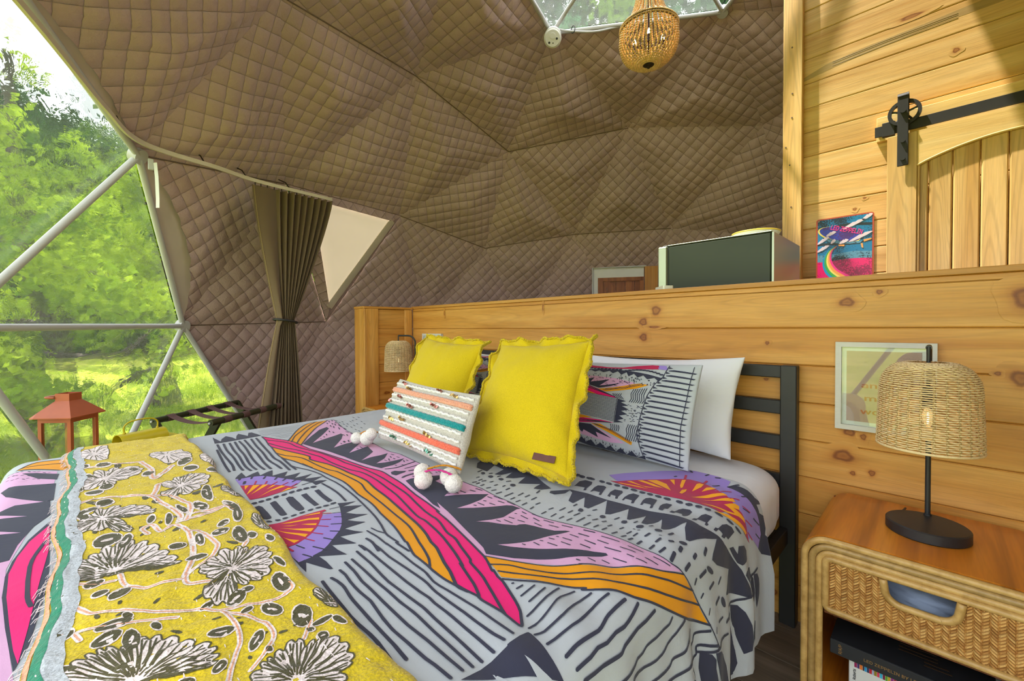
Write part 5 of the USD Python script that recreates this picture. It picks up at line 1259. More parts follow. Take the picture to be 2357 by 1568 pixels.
D3l24:-805,-33 -816,-38 -823,-37 -821,-29 -834,-33 -838,-27 -831,-17 -847,-19 -852,-13 -842,-3 -856,-4 -858,1 -845,8 -858,8 -860,12 -848,17 -857,19 -850,25 -831,30 -841,32 -839,35 -827,37 -841,40 -844,44 -835,45 -847,53 -845,60 -830,62 -837,70 -833,76 -819,75 -820,86 -810,92 -795,89 -792,100 -780,105 -768,100 -765,113 -757,119 -750,114 -746,122 -739,122 -734,114 -728,122 -721,121 -718,113 -713,119 -709,114 -710,104 -708,107 -711,100 -717,87 -717,88 -722,79 -728,66 -729,66 -733,57 -739,46 -730,46 -723,43 -722,38 -711,35 -705,31 -709,28 -706,18 -710,9 -720,6 -731,-10 -749,-23 -761,-24 -778,-34 -797,-38 -805,-33
D3l24:-755,22 -785,-4 -806,-31
D3l24:-765,13 -794,-10 -814,-32
D3l24:-775,7 -788,-11 -816,-28
D3l24:-762,19 -795,-3 -821,-27
D3l24:-775,12 -806,-6 -829,-26
D3l24:-758,24 -787,3 -828,-18
D3l24:-770,19 -803,3 -832,-14
D3l24:-785,14 -815,2 -841,-12
D3l24:-765,24 -797,9 -839,-5
D3l24:-778,21 -811,11 -841,-1
D3l24:-761,28 -804,16 -848,1
D3l24:-772,25 -805,15 -843,7
D3l24:-785,23 -814,18 -843,10
D3l24:-768,28 -808,21 -850,12
D3l24:-779,27 -810,20 -845,16
D3l24:-760,30 -800,26 -844,19
D3l24:-772,30 -807,27 -845,23
D3l24:-780,31 -806,27 -833,28
D3l24:-763,32 -794,33 -829,31
D3l24:-775,33 -802,34 -832,33
D3l24:-757,33 -792,32 -826,36
D3l24:-767,34 -795,37 -827,38
D3l24:-781,36 -806,39 -835,41
D3l24:-763,35 -799,37 -832,43
D3l24:-774,38 -801,44 -834,48
D3l24:-759,36 -794,46 -838,55
D3l24:-768,40 -802,47 -830,59
D3l24:-777,45 -797,55 -827,63
D3l24:-762,40 -790,55 -828,70
D3l24:-770,46 -800,56 -819,72
D3l24:-755,39 -778,58 -813,77
D3l24:-762,47 -781,65 -809,84
D3l24:-766,54 -789,67 -798,86
D3l24:-754,45 -766,67 -790,89
D3l24:-757,54 -766,75 -783,97
D3l24:-748,43 -769,67 -772,97
D3l24:-750,52 -751,76 -765,101
D3l24:-751,63 -751,86 -760,109
D3l24:-746,49 -760,77 -753,110
D3l24:-745,60 -740,85 -748,111
D3l24:-744,46 -740,79 -742,115
D3l24:-742,55 -750,82 -737,112
D3l24:-739,65 -729,88 -732,112
D3l24:-740,51 -730,82 -726,115
D3l24:-736,60 -739,85 -721,111
D3l24:-740,45 -722,77 -717,110
D3l24:-735,55 -722,82 -713,110
D3l24:-731,62 -730,83 -712,104
D3l24:-736,48 -718,74 -712,100
D3l24:-733,56 -720,77 -712,98
D3l24:-740,42 -735,65 -716,89
D3l24:-737,48 -723,65 -719,83
D3l24:-735,53 -726,66 -721,80
D3l24:-740,41 -738,55 -726,70
D3l24:-739,44 -732,54 -730,64
D3l24:-742,37 -736,48 -732,59
D3l24:-742,38 -741,44 -737,50
D3l24:-741,38 -736,42 -735,45
D3l24:-741,35 -734,39 -728,44
D3l24:-737,35 -731,38 -724,40
D3l24:-740,33 -729,34 -719,36
D3l24:-734,33 -722,33 -711,33
D3l24:-729,31 -718,31 -710,30
D3l24:-736,30 -724,26 -710,24
D3l24:-732,26 -721,20 -710,15
D3l24:-740,28 -725,19 -717,9
D3l24:-739,22 -737,10 -727,0
D3l24:-743,12 -742,-1 -740,-13
D3l24:-747,20 -744,0 -755,-20
D3l24:-754,11 -767,-8 -768,-25
D3l24:-751,21 -770,-5 -785,-31
D3l24:-760,13 -771,-8 -797,-30
F1p0:-636,145 -647,145 -653,151 -650,160 -660,160 -664,164 -658,169 -666,170 -665,173 -657,177 -670,181 -673,188 -664,192 -677,199 -678,206 -667,208 -672,214 -663,218 -648,216 -655,225 -654,231 -646,229 -652,240 -651,247 -643,244 -641,255 -631,259 -619,253 -613,261 -602,260 -593,252 -586,257 -577,254 -572,245 -567,246 -563,238 -564,226 -553,229 -543,225 -543,217 -534,215 -532,207 -538,199 -532,193 -536,184 -549,178 -550,167 -565,158 -581,156 -589,147 -602,143 -609,145 -620,140 -632,140
D3l24:-636,145 -647,145 -653,151 -650,160 -660,160 -664,164 -658,169 -666,170 -666,174 -657,177 -670,181 -673,188 -664,192 -677,199 -678,206 -667,208 -672,214 -663,218 -648,216 -655,225 -654,231 -646,229 -652,240 -651,247 -643,244 -641,255 -631,259 -619,253 -613,261 -602,260 -593,252 -586,257 -577,254 -572,245 -567,246 -563,238 -564,226 -553,229 -543,225 -543,217 -534,215 -532,207 -538,199 -532,193 -536,184 -549,178 -550,167 -564,158 -581,156 -589,147 -601,143 -609,145 -620,140 -632,140 -636,145
D3l24:-599,179 -621,164 -638,148
D3l24:-607,175 -628,164 -646,150
D3l24:-615,174 -628,164 -647,158
D3l24:-605,180 -629,172 -650,162
D3l24:-614,178 -637,172 -657,164
D3l24:-602,182 -626,173 -656,168
D3l24:-610,181 -634,177 -657,171
D3l24:-620,180 -640,177 -660,173
D3l24:-606,183 -629,178 -656,176
D3l24:-615,183 -636,183 -658,180
D3l24:-603,185 -633,186 -665,185
D3l24:-612,186 -637,186 -663,189
D3l24:-621,189 -642,193 -664,194
D3l24:-608,188 -638,195 -670,201
D3l24:-617,192 -642,196 -666,205
D3l24:-603,189 -630,199 -664,209
D3l24:-611,193 -634,204 -661,214
D3l24:-615,197 -635,204 -650,215
D3l24:-603,192 -622,205 -646,218
D3l24:-611,198 -628,212 -649,225
D3l24:-600,192 -625,207 -645,227
D3l24:-606,198 -622,214 -644,231
D3l24:-613,207 -627,223 -647,239
D3l24:-602,197 -626,217 -643,241
D3l24:-607,205 -618,225 -638,244
D3l24:-598,195 -612,222 -633,251
D3l24:-600,203 -617,225 -622,250
D3l24:-600,212 -603,231 -614,251
D3l24:-595,200 -598,226 -606,255
D3l24:-593,208 -601,229 -597,251
D3l24:-591,196 -587,221 -590,249
D3l24:-589,204 -583,226 -582,250
D3l24:-585,210 -586,228 -576,244
D3l24:-587,198 -576,219 -571,241
D3l24:-583,204 -573,221 -567,238
D3l24:-587,193 -581,212 -566,229
D3l24:-582,197 -569,210 -561,224
D3l24:-574,202 -562,212 -551,224
D3l24:-581,193 -566,207 -546,218
D3l24:-573,196 -555,204 -541,214
D3l24:-582,190 -558,199 -537,210
D3l24:-575,190 -558,198 -539,202
D3l24:-568,190 -553,191 -539,195
D3l24:-578,186 -557,187 -538,188
D3l24:-574,184 -559,184 -545,181
D3l24:-584,183 -568,177 -552,173
D3l24:-581,178 -571,171 -560,164
D3l24:-584,173 -576,167 -574,159
D3l24:-590,178 -590,165 -586,154
D3l24:-593,171 -595,159 -595,148
D3l24:-593,178 -595,162 -604,147
D3l24:-598,173 -609,160 -614,145
D3l24:-605,167 -616,155 -624,143
D3l24:-601,176 -612,160 -631,146
F1p0:-1467,268 -1480,271 -1484,277 -1475,283 -1477,286 -1456,289 -1429,291 -1407,296 -1380,297 -1367,295 -1358,292 -1357,288 -1364,284 -1364,277 -1381,272 -1404,273 -1428,267 -1456,266
D3l24:-1467,268 -1480,271 -1484,277 -1475,283 -1477,286 -1456,289 -1429,291 -1407,296 -1380,297 -1367,295 -1358,292 -1357,288 -1364,284 -1364,277 -1381,272 -1404,273 -1428,267 -1456,266 -1467,268
D3l24:-1415,283 -1444,278 -1469,271
D3l24:-1425,283 -1453,280 -1476,275
D3l24:-1433,284 -1450,281 -1474,281
D3l24:-1419,286 -1446,286 -1470,285
D3l24:-1425,286 -1444,287 -1462,287
D3l24:-1410,287 -1424,288 -1440,290
D3l24:-1408,288 -1412,290 -1416,293
D3l24:-1400,290 -1396,293 -1394,296
D3l24:-1397,288 -1389,292 -1376,295
D3l24:-1390,288 -1376,290 -1366,293
D3l24:-1397,287 -1377,288 -1361,290
D3l24:-1392,286 -1378,287 -1363,286
D3l24:-1388,284 -1377,282 -1366,281
D3l24:-1397,283 -1386,279 -1374,275
D3l24:-1400,281 -1394,277 -1393,273
D3l24:-1406,283 -1412,278 -1415,271
D3l24:-1415,281 -1429,275 -1439,268
D3l24:-1427,278 -1436,272 -1457,268
F1p0:-1195,273 -1211,277 -1214,284 -1201,289 -1197,291 -1166,289 -1129,286 -1116,288 -1100,287 -1091,284 -1089,278 -1104,272 -1125,270 -1156,269 -1187,270
D3l24:-1195,273 -1211,277 -1214,284 -1201,289 -1197,291 -1166,289 -1129,286 -1116,288 -1100,287 -1091,284 -1089,278 -1104,272 -1125,270 -1156,269 -1187,270 -1195,273
D3l24:-1129,279 -1163,278 -1197,275
D3l24:-1142,280 -1174,281 -1205,281
D3l24:-1151,282 -1174,282 -1201,286
D3l24:-1133,282 -1163,286 -1193,289
D3l24:-1137,283 -1157,287 -1176,289
D3l24:-1121,281 -1133,283 -1145,287
D3l24:-1118,281 -1119,284 -1122,286
D3l24:-1113,283 -1109,285 -1108,287
D3l24:-1111,281 -1106,284 -1097,285
D3l24:-1107,280 -1099,280 -1092,281
D3l24:-1113,279 -1105,277 -1098,275
D3l24:-1116,277 -1114,274 -1114,271
D3l24:-1126,275 -1133,273 -1139,270
D3l24:-1128,277 -1149,274 -1167,270
D3l24:-1140,277 -1160,272 -1185,272
F1p0:-770,272 -781,275 -785,282 -778,286 -778,288 -763,288 -744,287 -737,290 -721,289 -710,285 -717,278 -729,273 -737,273 -753,271 -768,270
D3l24:-770,272 -781,275 -785,282 -778,286 -778,288 -763,288 -744,287 -737,290 -722,290 -710,285 -717,278 -729,273 -737,273 -753,271 -768,270 -770,272
D3l24:-732,280 -752,278 -772,274
D3l24:-740,281 -759,281 -779,279
D3l24:-746,282 -761,282 -777,284
D3l24:-735,283 -754,285 -774,287
D3l24:-739,284 -753,286 -767,288
D3l24:-728,283 -740,284 -751,287
D3l24:-728,284 -733,286 -739,288
D3l24:-726,285 -727,287 -728,289
D3l24:-722,283 -719,285 -716,287
D3l24:-720,281 -717,281 -714,281
D3l24:-723,281 -723,278 -723,276
D3l24:-726,279 -728,276 -732,273
D3l24:-732,278 -738,275 -744,273
D3l24:-731,279 -745,276 -758,271
D3l24:-739,278 -750,273 -766,272
F1p0:-2051,145 -2069,148 -2072,165 -2059,185 -2061,213 -2037,237 -2004,240 -1981,251 -1954,256 -1941,252 -1908,247 -1888,228 -1895,207 -1861,186 -1891,165 -1968,157 -1991,147 -2027,142
D3l24:-2051,145 -2069,148 -2073,165 -2059,185 -2061,213 -2037,237 -2004,240 -1981,251 -1954,256 -1941,252 -1908,247 -1888,228 -1895,207 -1861,186 -1891,165 -1968,157 -1992,147 -2027,142 -2051,145
D3l24:-2012,184 -2041,168 -2056,150
D3l24:-2022,182 -2050,171 -2066,159
D3l24:-2028,185 -2039,180 -2061,176
D3l24:-2016,193 -2035,196 -2056,199
D3l24:-2019,203 -2027,213 -2046,223
D3l24:-2006,199 -2025,218 -2019,235
D3l24:-2001,206 -1989,223 -1993,242
D3l24:-1989,216 -1971,232 -1970,249
D3l24:-1991,205 -1990,230 -1951,250
D3l24:-1976,211 -1943,227 -1930,246
D3l24:-1986,199 -1938,216 -1906,235
D3l24:-1971,199 -1944,209 -1899,216
D3l24:-1951,194 -1916,194 -1886,196
D3l24:-1974,188 -1929,182 -1884,177
D3l24:-1977,181 -1948,172 -1933,163
D3l24:-1999,185 -1996,170 -1981,155
D3l24:-2005,178 -2013,163 -2009,148
D3l24:-2017,172 -2013,158 -2037,147
F1p0:-1878,264 -1904,269 -1920,284 -1915,299 -1914,313 -1883,322 -1844,320 -1822,320 -1797,316 -1786,310 -1762,301 -1766,288 -1795,280 -1815,268 -1851,262
D3l24:-1878,264 -1904,269 -1920,284 -1915,299 -1914,313 -1883,322 -1844,320 -1822,320 -1797,316 -1786,310 -1762,301 -1766,288 -1795,280 -1815,268 -1851,262 -1878,264
D3l24:-1853,291 -1875,281 -1888,269
D3l24:-1864,291 -1889,285 -1907,278
D3l24:-1874,294 -1889,292 -1912,292
D3l24:-1860,298 -1885,302 -1910,305
D3l24:-1864,303 -1877,310 -1895,316
D3l24:-1849,300 -1861,310 -1863,320
D3l24:-1842,303 -1835,310 -1834,319
D3l24:-1831,305 -1819,310 -1812,317
D3l24:-1834,300 -1820,307 -1795,312
D3l24:-1821,299 -1797,301 -1779,305
D3l24:-1832,296 -1799,294 -1769,294
D3l24:-1827,292 -1805,289 -1785,285
D3l24:-1829,287 -1821,281 -1808,275
D3l24:-1843,289 -1842,278 -1834,267
D3l24:-1852,285 -1849,274 -1863,265
F1p0:-2227,-26 -2263,-25 -2294,-13 -2299,3 -2330,24 -2322,44 -2279,49 -2245,52 -2194,48 -2161,39 -2105,31 -2094,13 -2134,-4 -2152,-16 -2192,-25
D3l24:-2227,-26 -2263,-25 -2294,-13 -2299,3 -2330,24 -2322,44 -2279,49 -2245,52 -2194,48 -2161,39 -2105,31 -2094,13 -2134,-4 -2152,-16 -2192,-25 -2227,-26
D3l24:-2219,5 -2237,-9 -2242,-23
D3l24:-2232,2 -2258,-7 -2273,-17
D3l24:-2246,4 -2263,0 -2291,-4
D3l24:-2236,11 -2270,12 -2307,13
D3l24:-2251,18 -2280,25 -2318,32
D3l24:-2228,16 -2273,29 -2294,44
D3l24:-2228,21 -2236,35 -2259,48
D3l24:-2216,26 -2211,37 -2219,47
D3l24:-2206,18 -2204,29 -2180,41
D3l24:-2186,19 -2158,26 -2138,33
D3l24:-2195,12 -2149,16 -2107,21
D3l24:-2185,9 -2150,7 -2121,5
D3l24:-2185,2 -2170,-4 -2148,-9
D3l24:-2205,3 -2195,-8 -2175,-18
D3l24:-2213,-2 -2199,-12 -2209,-23
F2l136:-1568,-54 -1603,-11 -1602,32 -1572,76 -1514,118 -1410,139 -1330,145 -1284,134
A3l43:-1568,-54 -1603,-11 -1602,32 -1572,76 -1514,118 -1410,139 -1330,145 -1284,134
F2l151:-1528,119 -1620,137 -1634,148
A3l47:-1528,119 -1620,137 -1634,148
F2l137:-1517,115 -1512,149 -1413,176 -1372,177 -1281,148
A3l43:-1517,115 -1512,149 -1413,176 -1372,177 -1281,148
F2l115:-1259,77 -1297,69 -1309,88 -1256,99 -1272,125 -1208,147 -1132,148 -1061,136 -998,118
A3l36:-1259,77 -1297,69 -1309,88 -1256,99 -1272,125 -1208,147 -1132,148 -1061,136 -998,118
F2l106:-1208,147 -1186,169 -1096,184 -1044,167 -1013,138 -996,120 -959,124 -941,155
A3l33:-1208,147 -1186,169 -1096,184 -1044,167 -1013,138 -996,120 -959,124 -941,155
F2l95:-986,117 -997,86 -1009,56 -1043,34 -1088,30
A3l30:-986,117 -997,86 -1009,56 -1043,34 -1088,30
F2l87:-1029,-49 -1017,-27 -975,-6 -958,22 -933,52 -898,86 -864,131 -833,157 -819,186 -806,216 -806,240
A3l27:-1029,-49 -1017,-27 -975,-6 -958,22 -933,52 -898,86 -864,131 -833,157 -819,186 -806,216 -806,240
F2l77:-830,154 -782,157 -737,151 -714,141 -678,128 -641,118
A3l24:-830,154 -782,157 -737,151 -714,141 -678,128 -641,118
F2l80:-824,155 -789,175 -748,190 -711,190 -683,173 -661,149
A3l25:-824,155 -789,175 -748,190 -711,190 -683,173 -661,149
F2l170:-1936,114 -1837,126 -1707,137 -1746,155 -1823,181
A3l53:-1936,114 -1837,126 -1707,137 -1746,155 -1823,181
F2l175:-1998,-53 -1984,2 -1969,59 -1947,114
A3l55:-1998,-53 -1984,2 -1969,59 -1947,114
F2l133:-1314,172 -1309,202 -1314,234 -1276,246
A3l41:-1314,172 -1309,202 -1314,234 -1276,246
F2l113:-1040,221 -1065,232 -1105,230
A3l35:-1040,221 -1065,232 -1105,230
F2l94:-808,238 -815,255 -841,260
A3l29:-808,238 -815,255 -841,260
F2l80:-706,242 -668,220
A3l25:-706,242 -668,220
F2l82:-902,-9 -931,-16 -922,7 -899,49 -866,102
A3l26:-902,-9 -931,-16 -922,7 -899,49 -866,102
F2l129:-1284,145 -1291,184 -1309,227
A3l40:-1284,145 -1291,184 -1309,227
F2l95:-1115,-44 -1084,-10 -1069,21
A3l30:-1115,-44 -1084,-10 -1069,21
F2p0:-1295,36 -1273,34 -1254,25 -1245,13 -1245,1 -1256,-9 -1274,-14 -1295,-13 -1315,-5 -1326,7 -1327,21 -1315,31
D3p0:-1294,34 -1276,32 -1261,24 -1252,13 -1251,1 -1260,-8 -1275,-12 -1293,-11 -1309,-3 -1318,8 -1319,20 -1310,30
F4p0:-1289,22 -1285,21 -1280,16 -1277,11 -1276,5 -1277,1 -1279,-1 -1284,0 -1288,4 -1292,10 -1293,16 -1292,20
F2p0:-1285,51 -1265,53 -1243,50 -1222,45 -1210,39 -1208,33 -1217,29 -1235,27 -1257,29 -1278,34 -1293,40 -1295,47
D3p0:-1280,49 -1264,50 -1245,48 -1228,44 -1217,39 -1215,34 -1222,31 -1236,29 -1254,31 -1272,35 -1285,40 -1287,46
F4p0:-1264,45 -1260,44 -1253,43 -1245,41 -1239,38 -1235,36 -1236,35 -1240,35 -1247,37 -1255,39 -1261,41 -1265,43
F2p0:-1327,163 -1323,159 -1330,154 -1346,150 -1368,149 -1390,150 -1406,153 -1410,158 -1403,162 -1385,166 -1363,167 -1341,166
D3p0:-1336,162 -1334,159 -1339,155 -1352,153 -1369,151 -1385,152 -1396,154 -1399,158 -1393,161 -1379,164 -1362,165 -1347,164
F2p0:-1371,222 -1382,216 -1410,214 -1448,217 -1487,223 -1517,232 -1527,240 -1514,246 -1482,247 -1442,244 -1405,238 -1379,229
D3p0:-1384,223 -1393,219 -1416,217 -1447,219 -1480,224 -1504,231 -1512,238 -1502,243 -1476,244 -1443,242 -1411,236 -1390,229
F4p0:-1414,227 -1418,226 -1430,226 -1446,228 -1462,230 -1474,232 -1478,234 -1473,235 -1461,234 -1444,233 -1429,231 -1417,228
F2p0:-1053,225 -1059,218 -1077,214 -1102,214 -1130,219 -1152,226 -1162,235 -1156,242 -1136,246 -1108,245 -1081,240 -1061,233
D3p0:-1061,225 -1066,219 -1081,216 -1103,216 -1126,220 -1145,227 -1153,234 -1148,240 -1131,244 -1108,243 -1084,239 -1068,232
F4p0:-1083,227 -1086,226 -1093,226 -1105,227 -1116,228 -1125,230 -1128,232 -1126,233 -1117,233 -1106,232 -1094,231 -1086,229
F2p0:-1876,242 -1843,237 -1815,226 -1798,214 -1796,202 -1808,195 -1834,193 -1865,197 -1895,207 -1914,220 -1918,232 -1903,241
D3p0:-1872,238 -1849,234 -1827,225 -1814,215 -1811,205 -1820,198 -1837,197 -1860,200 -1882,208 -1897,219 -1900,229 -1891,236
F2p0:-1709,48 -1690,46 -1677,40 -1674,32 -1679,23 -1693,17 -1712,14 -1731,16 -1744,22 -1749,31 -1743,40 -1728,46
D3p0:-1709,45 -1697,43 -1689,38 -1686,32 -1690,25 -1699,20 -1711,17 -1723,19 -1732,24 -1735,31 -1732,38 -1722,43
F2p0:-1670,27 -1652,24 -1641,17 -1637,7 -1643,-3 -1656,-11 -1674,-14 -1692,-12 -1705,-5 -1709,5 -1702,16 -1688,24
D3p0:-1670,24 -1659,22 -1651,15 -1649,7 -1654,-2 -1662,-8 -1674,-11 -1685,-9 -1694,-3 -1695,6 -1692,15 -1682,21
F2p0:-1726,-16 -1710,-18 -1700,-24 -1700,-32 -1709,-40 -1725,-46 -1744,-49 -1761,-47 -1771,-42 -1771,-34 -1762,-25 -1745,-19
D3p0:-1727,-19 -1717,-21 -1712,-25 -1712,-32 -1719,-39 -1730,-44 -1742,-46 -1752,-45 -1758,-40 -1758,-33 -1751,-26 -1740,-21
F2p0:-1635,-23 -1621,-25 -1613,-30 -1614,-38 -1623,-47 -1638,-53 -1655,-56 -1670,-55 -1678,-49 -1678,-41 -1668,-32 -1653,-25
D3p0:-1638,-26 -1629,-27 -1624,-32 -1626,-39 -1632,-46 -1643,-51 -1654,-54 -1663,-52 -1667,-47 -1666,-40 -1659,-33 -1648,-28
F2p0:-1459,-1 -1449,-3 -1449,-9 -1458,-17 -1475,-25 -1497,-30 -1515,-32 -1526,-29 -1527,-23 -1517,-15 -1499,-7 -1478,-2
D3p0:-1464,-3 -1457,-5 -1458,-10 -1467,-17 -1481,-23 -1497,-28 -1510,-29 -1517,-27 -1516,-22 -1507,-15 -1493,-9 -1477,-5
F2p0:-1513,-39 -1500,-40 -1493,-43 -1493,-47 -1501,-51 -1515,-54 -1531,-56 -1544,-55 -1552,-52 -1551,-48 -1543,-44 -1529,-40
D3p0:-1516,-42 -1507,-42 -1503,-44 -1503,-47 -1508,-50 -1517,-52 -1528,-53 -1537,-53 -1542,-51 -1542,-48 -1536,-45 -1527,-43
F2p0:-1838,-8 -1824,-11 -1826,-18 -1843,-27 -1869,-35 -1900,-41 -1927,-43 -1941,-40 -1940,-33 -1922,-24 -1894,-15 -1863,-9
D3p0:-1845,-11 -1838,-13 -1841,-19 -1856,-26 -1877,-33 -1900,-38 -1918,-40 -1927,-37 -1923,-32 -1908,-24 -1886,-17 -1863,-12
F2p0:-1552,42 -1536,39 -1526,32 -1523,23 -1529,13 -1543,6 -1559,3 -1574,5 -1585,12 -1589,22 -1583,32 -1569,39
D3p0:-1552,39 -1542,37 -1536,31 -1534,23 -1538,14 -1547,8 -1558,6 -1569,8 -1576,13 -1577,22 -1573,30 -1564,37
F2p0:-1523,13 -1509,11 -1497,5 -1491,-4 -1493,-13 -1501,-20 -1514,-23 -1529,-22 -1541,-16 -1547,-7 -1546,2 -1537,10
D3p0:-1523,10 -1513,8 -1505,3 -1501,-5 -1502,-12 -1507,-18 -1515,-21 -1524,-19 -1532,-14 -1537,-7 -1537,1 -1531,7
F2p0:-1363,133 -1347,134 -1324,131 -1300,126 -1283,119 -1275,114 -1279,110 -1293,109 -1315,112 -1338,117 -1358,123 -1367,130
D3p0:-1354,131 -1343,131 -1325,129 -1306,124 -1291,119 -1284,115 -1286,112 -1297,112 -1314,114 -1332,118 -1348,123 -1357,128
F2p0:-1341,208 -1323,203 -1314,195 -1315,188 -1328,182 -1348,178 -1370,179 -1389,184 -1399,192 -1398,200 -1385,206 -1363,209
D3p0:-1344,205 -1330,201 -1323,195 -1324,189 -1334,184 -1350,181 -1367,182 -1382,186 -1390,192 -1388,198 -1377,203 -1361,206
F4p0:-1349,199 -1347,198 -1346,195 -1348,192 -1352,190 -1357,188 -1361,188 -1364,189 -1364,192 -1363,195 -1359,197 -1354,199
F2p0:-1248,256 -1243,250 -1253,244 -1275,238 -1305,235 -1334,235 -1355,239 -1361,245 -1351,253 -1327,258 -1296,261 -1268,260
D3p0:-1256,255 -1253,251 -1262,245 -1282,240 -1306,238 -1330,237 -1347,240 -1351,245 -1341,251 -1320,256 -1295,258 -1271,258
F2p0:-1180,245 -1183,239 -1198,235 -1223,235 -1251,238 -1276,243 -1289,250 -1287,256 -1270,260 -1243,260 -1214,257 -1192,251
D3p0:-1189,245 -1192,241 -1204,238 -1225,237 -1248,240 -1268,244 -1279,249 -1277,254 -1263,257 -1241,257 -1217,255 -1199,250
F4p0:-1211,246 -1213,245 -1220,245 -1231,245 -1242,246 -1251,247 -1255,248 -1253,249 -1245,250 -1234,249 -1223,248 -1215,247
F2p0:-1157,222 -1145,218 -1135,210 -1130,200 -1131,191 -1138,185 -1148,183 -1160,186 -1171,194 -1176,204 -1175,213 -1168,220
D3p0:-1156,219 -1148,216 -1141,209 -1137,201 -1137,193 -1142,187 -1149,186 -1158,188 -1164,195 -1169,203 -1169,211 -1164,217
F2p0:-1108,163 -1109,158 -1120,155 -1137,153 -1157,154 -1174,157 -1183,162 -1182,167 -1170,170 -1152,172 -1132,171 -1116,167
D3p0:-1116,163 -1117,159 -1125,157 -1139,155 -1154,156 -1168,158 -1174,162 -1173,166 -1165,169 -1150,170 -1135,169 -1122,166
F4p0:-1130,163 -1131,162 -1136,161 -1143,161 -1151,161 -1157,161 -1159,162 -1158,163 -1153,164 -1146,164 -1138,164 -1132,163
F2p0:-1137,140 -1128,137 -1123,131 -1123,123 -1129,115 -1138,109 -1149,108 -1158,110 -1163,117 -1163,125 -1157,133 -1147,139
D3p0:-1138,138 -1132,136 -1129,130 -1130,123 -1134,116 -1141,111 -1148,110 -1154,112 -1157,117 -1156,125 -1151,132 -1145,137
F2p0:-1055,162 -1048,159 -1043,151 -1042,142 -1046,132 -1052,125 -1060,123 -1067,126 -1073,133 -1074,143 -1071,153 -1064,160
D3p0:-1056,160 -1051,157 -1048,151 -1048,142 -1050,134 -1055,128 -1060,125 -1064,128 -1068,134 -1068,143 -1066,152 -1061,158
F2p0:-1087,10 -1078,8 -1070,3 -1067,-4 -1068,-12 -1072,-18 -1080,-21 -1089,-20 -1097,-15 -1101,-8 -1100,0 -1095,7
D3p0:-1086,8 -1080,6 -1074,2 -1072,-5 -1072,-12 -1075,-17 -1081,-19 -1087,-18 -1092,-14 -1096,-7 -1095,0 -1092,5
F2p0:-1049,-37 -1040,-37 -1036,-40 -1037,-43 -1043,-46 -1052,-49 -1062,-50 -1072,-50 -1077,-48 -1076,-44 -1070,-41 -1060,-38
D3p0:-1051,-39 -1044,-39 -1040,-41 -1041,-43 -1045,-46 -1052,-48 -1061,-49 -1068,-48 -1072,-47 -1071,-44 -1067,-41 -1059,-39
F4p0:-1053,-41 -1052,-41 -1052,-42 -1052,-43 -1054,-45 -1056,-46 -1058,-46 -1060,-46 -1060,-45 -1059,-44 -1058,-42 -1055,-41
F2p0:-1035,14 -1028,13 -1022,9 -1020,3 -1021,-4 -1025,-9 -1032,-11 -1039,-10 -1045,-6 -1048,0 -1047,7 -1042,12
D3p0:-1035,12 -1030,11 -1027,8 -1025,2 -1025,-3 -1028,-7 -1032,-9 -1036,-8 -1041,-5 -1043,1 -1043,6 -1040,10
F2p0:-1021,44 -1010,43 -1001,37 -995,29 -994,21 -998,14 -1007,11 -1017,12 -1027,17 -1033,25 -1034,34 -1030,41
D3p0:-1020,42 -1012,41 -1004,36 -999,29 -999,21 -1001,15 -1008,13 -1015,14 -1023,19 -1028,26 -1029,33 -1026,39
F2p0:-916,52 -911,50 -909,47 -912,43 -918,39 -925,36 -932,36 -938,37 -940,40 -937,44 -931,48 -923,51
D3p0:-918,50 -914,49 -914,47 -916,43 -920,40 -925,38 -931,37 -934,38 -935,41 -933,44 -928,47 -923,50
F2p0:-909,52 -902,49 -896,40 -895,28 -898,17 -905,8 -914,4 -922,6 -928,14 -929,26 -926,38 -918,48
D3p0:-910,50 -904,47 -900,39 -899,28 -902,17 -907,9 -914,6 -920,8 -924,15 -925,26 -922,38 -916,46
F4p0:-911,38 -909,37 -909,33 -909,27 -910,22 -911,18 -913,16 -914,18 -915,22 -914,27 -914,33 -912,37
F2p0:-883,39 -872,37 -864,31 -859,22 -860,12 -865,5 -874,1 -884,2 -893,8 -897,17 -897,27 -892,35
D3p0:-882,37 -874,35 -867,30 -863,21 -863,13 -867,6 -874,3 -882,4 -889,9 -894,18 -894,27 -890,34
F4p0:-881,28 -878,27 -876,24 -875,20 -874,16 -875,12 -876,11 -878,12 -880,15 -882,19 -882,23 -882,27
F2p0:-873,53 -859,56 -841,56 -827,52 -819,47 -818,41 -826,36 -839,34 -855,34 -870,37 -880,42 -881,48
D3p0:-870,52 -857,55 -843,54 -830,51 -823,47 -822,42 -828,37 -840,35 -854,35 -868,38 -876,42 -877,48
F4p0:-859,48 -856,49 -850,48 -844,46 -840,44 -838,42 -838,41 -842,41 -847,41 -853,43 -857,45 -860,47
F2p0:-940,-17 -931,-18 -924,-21 -921,-26 -924,-32 -930,-37 -939,-40 -949,-39 -956,-36 -959,-31 -956,-25 -950,-20
D3p0:-940,-19 -933,-19 -927,-22 -925,-27 -927,-32 -932,-36 -939,-38 -947,-38 -953,-35 -955,-31 -953,-25 -948,-21
F4p0:-940,-24 -938,-24 -937,-26 -936,-28 -937,-31 -938,-32 -940,-33 -941,-33 -942,-31 -943,-29 -943,-27 -941,-25
F2p0:-856,82 -851,81 -848,78 -851,74 -856,71 -863,69 -870,68 -876,70 -879,73 -877,77 -872,80 -864,82
D3p0:-858,81 -854,80 -852,77 -854,75 -858,72 -863,70 -868,70 -873,71 -875,74 -873,76 -869,79 -863,81
F2p0:-772,154 -765,152 -761,145 -760,135 -763,126 -769,120 -777,118 -784,120 -789,127 -790,136 -787,146 -780,152
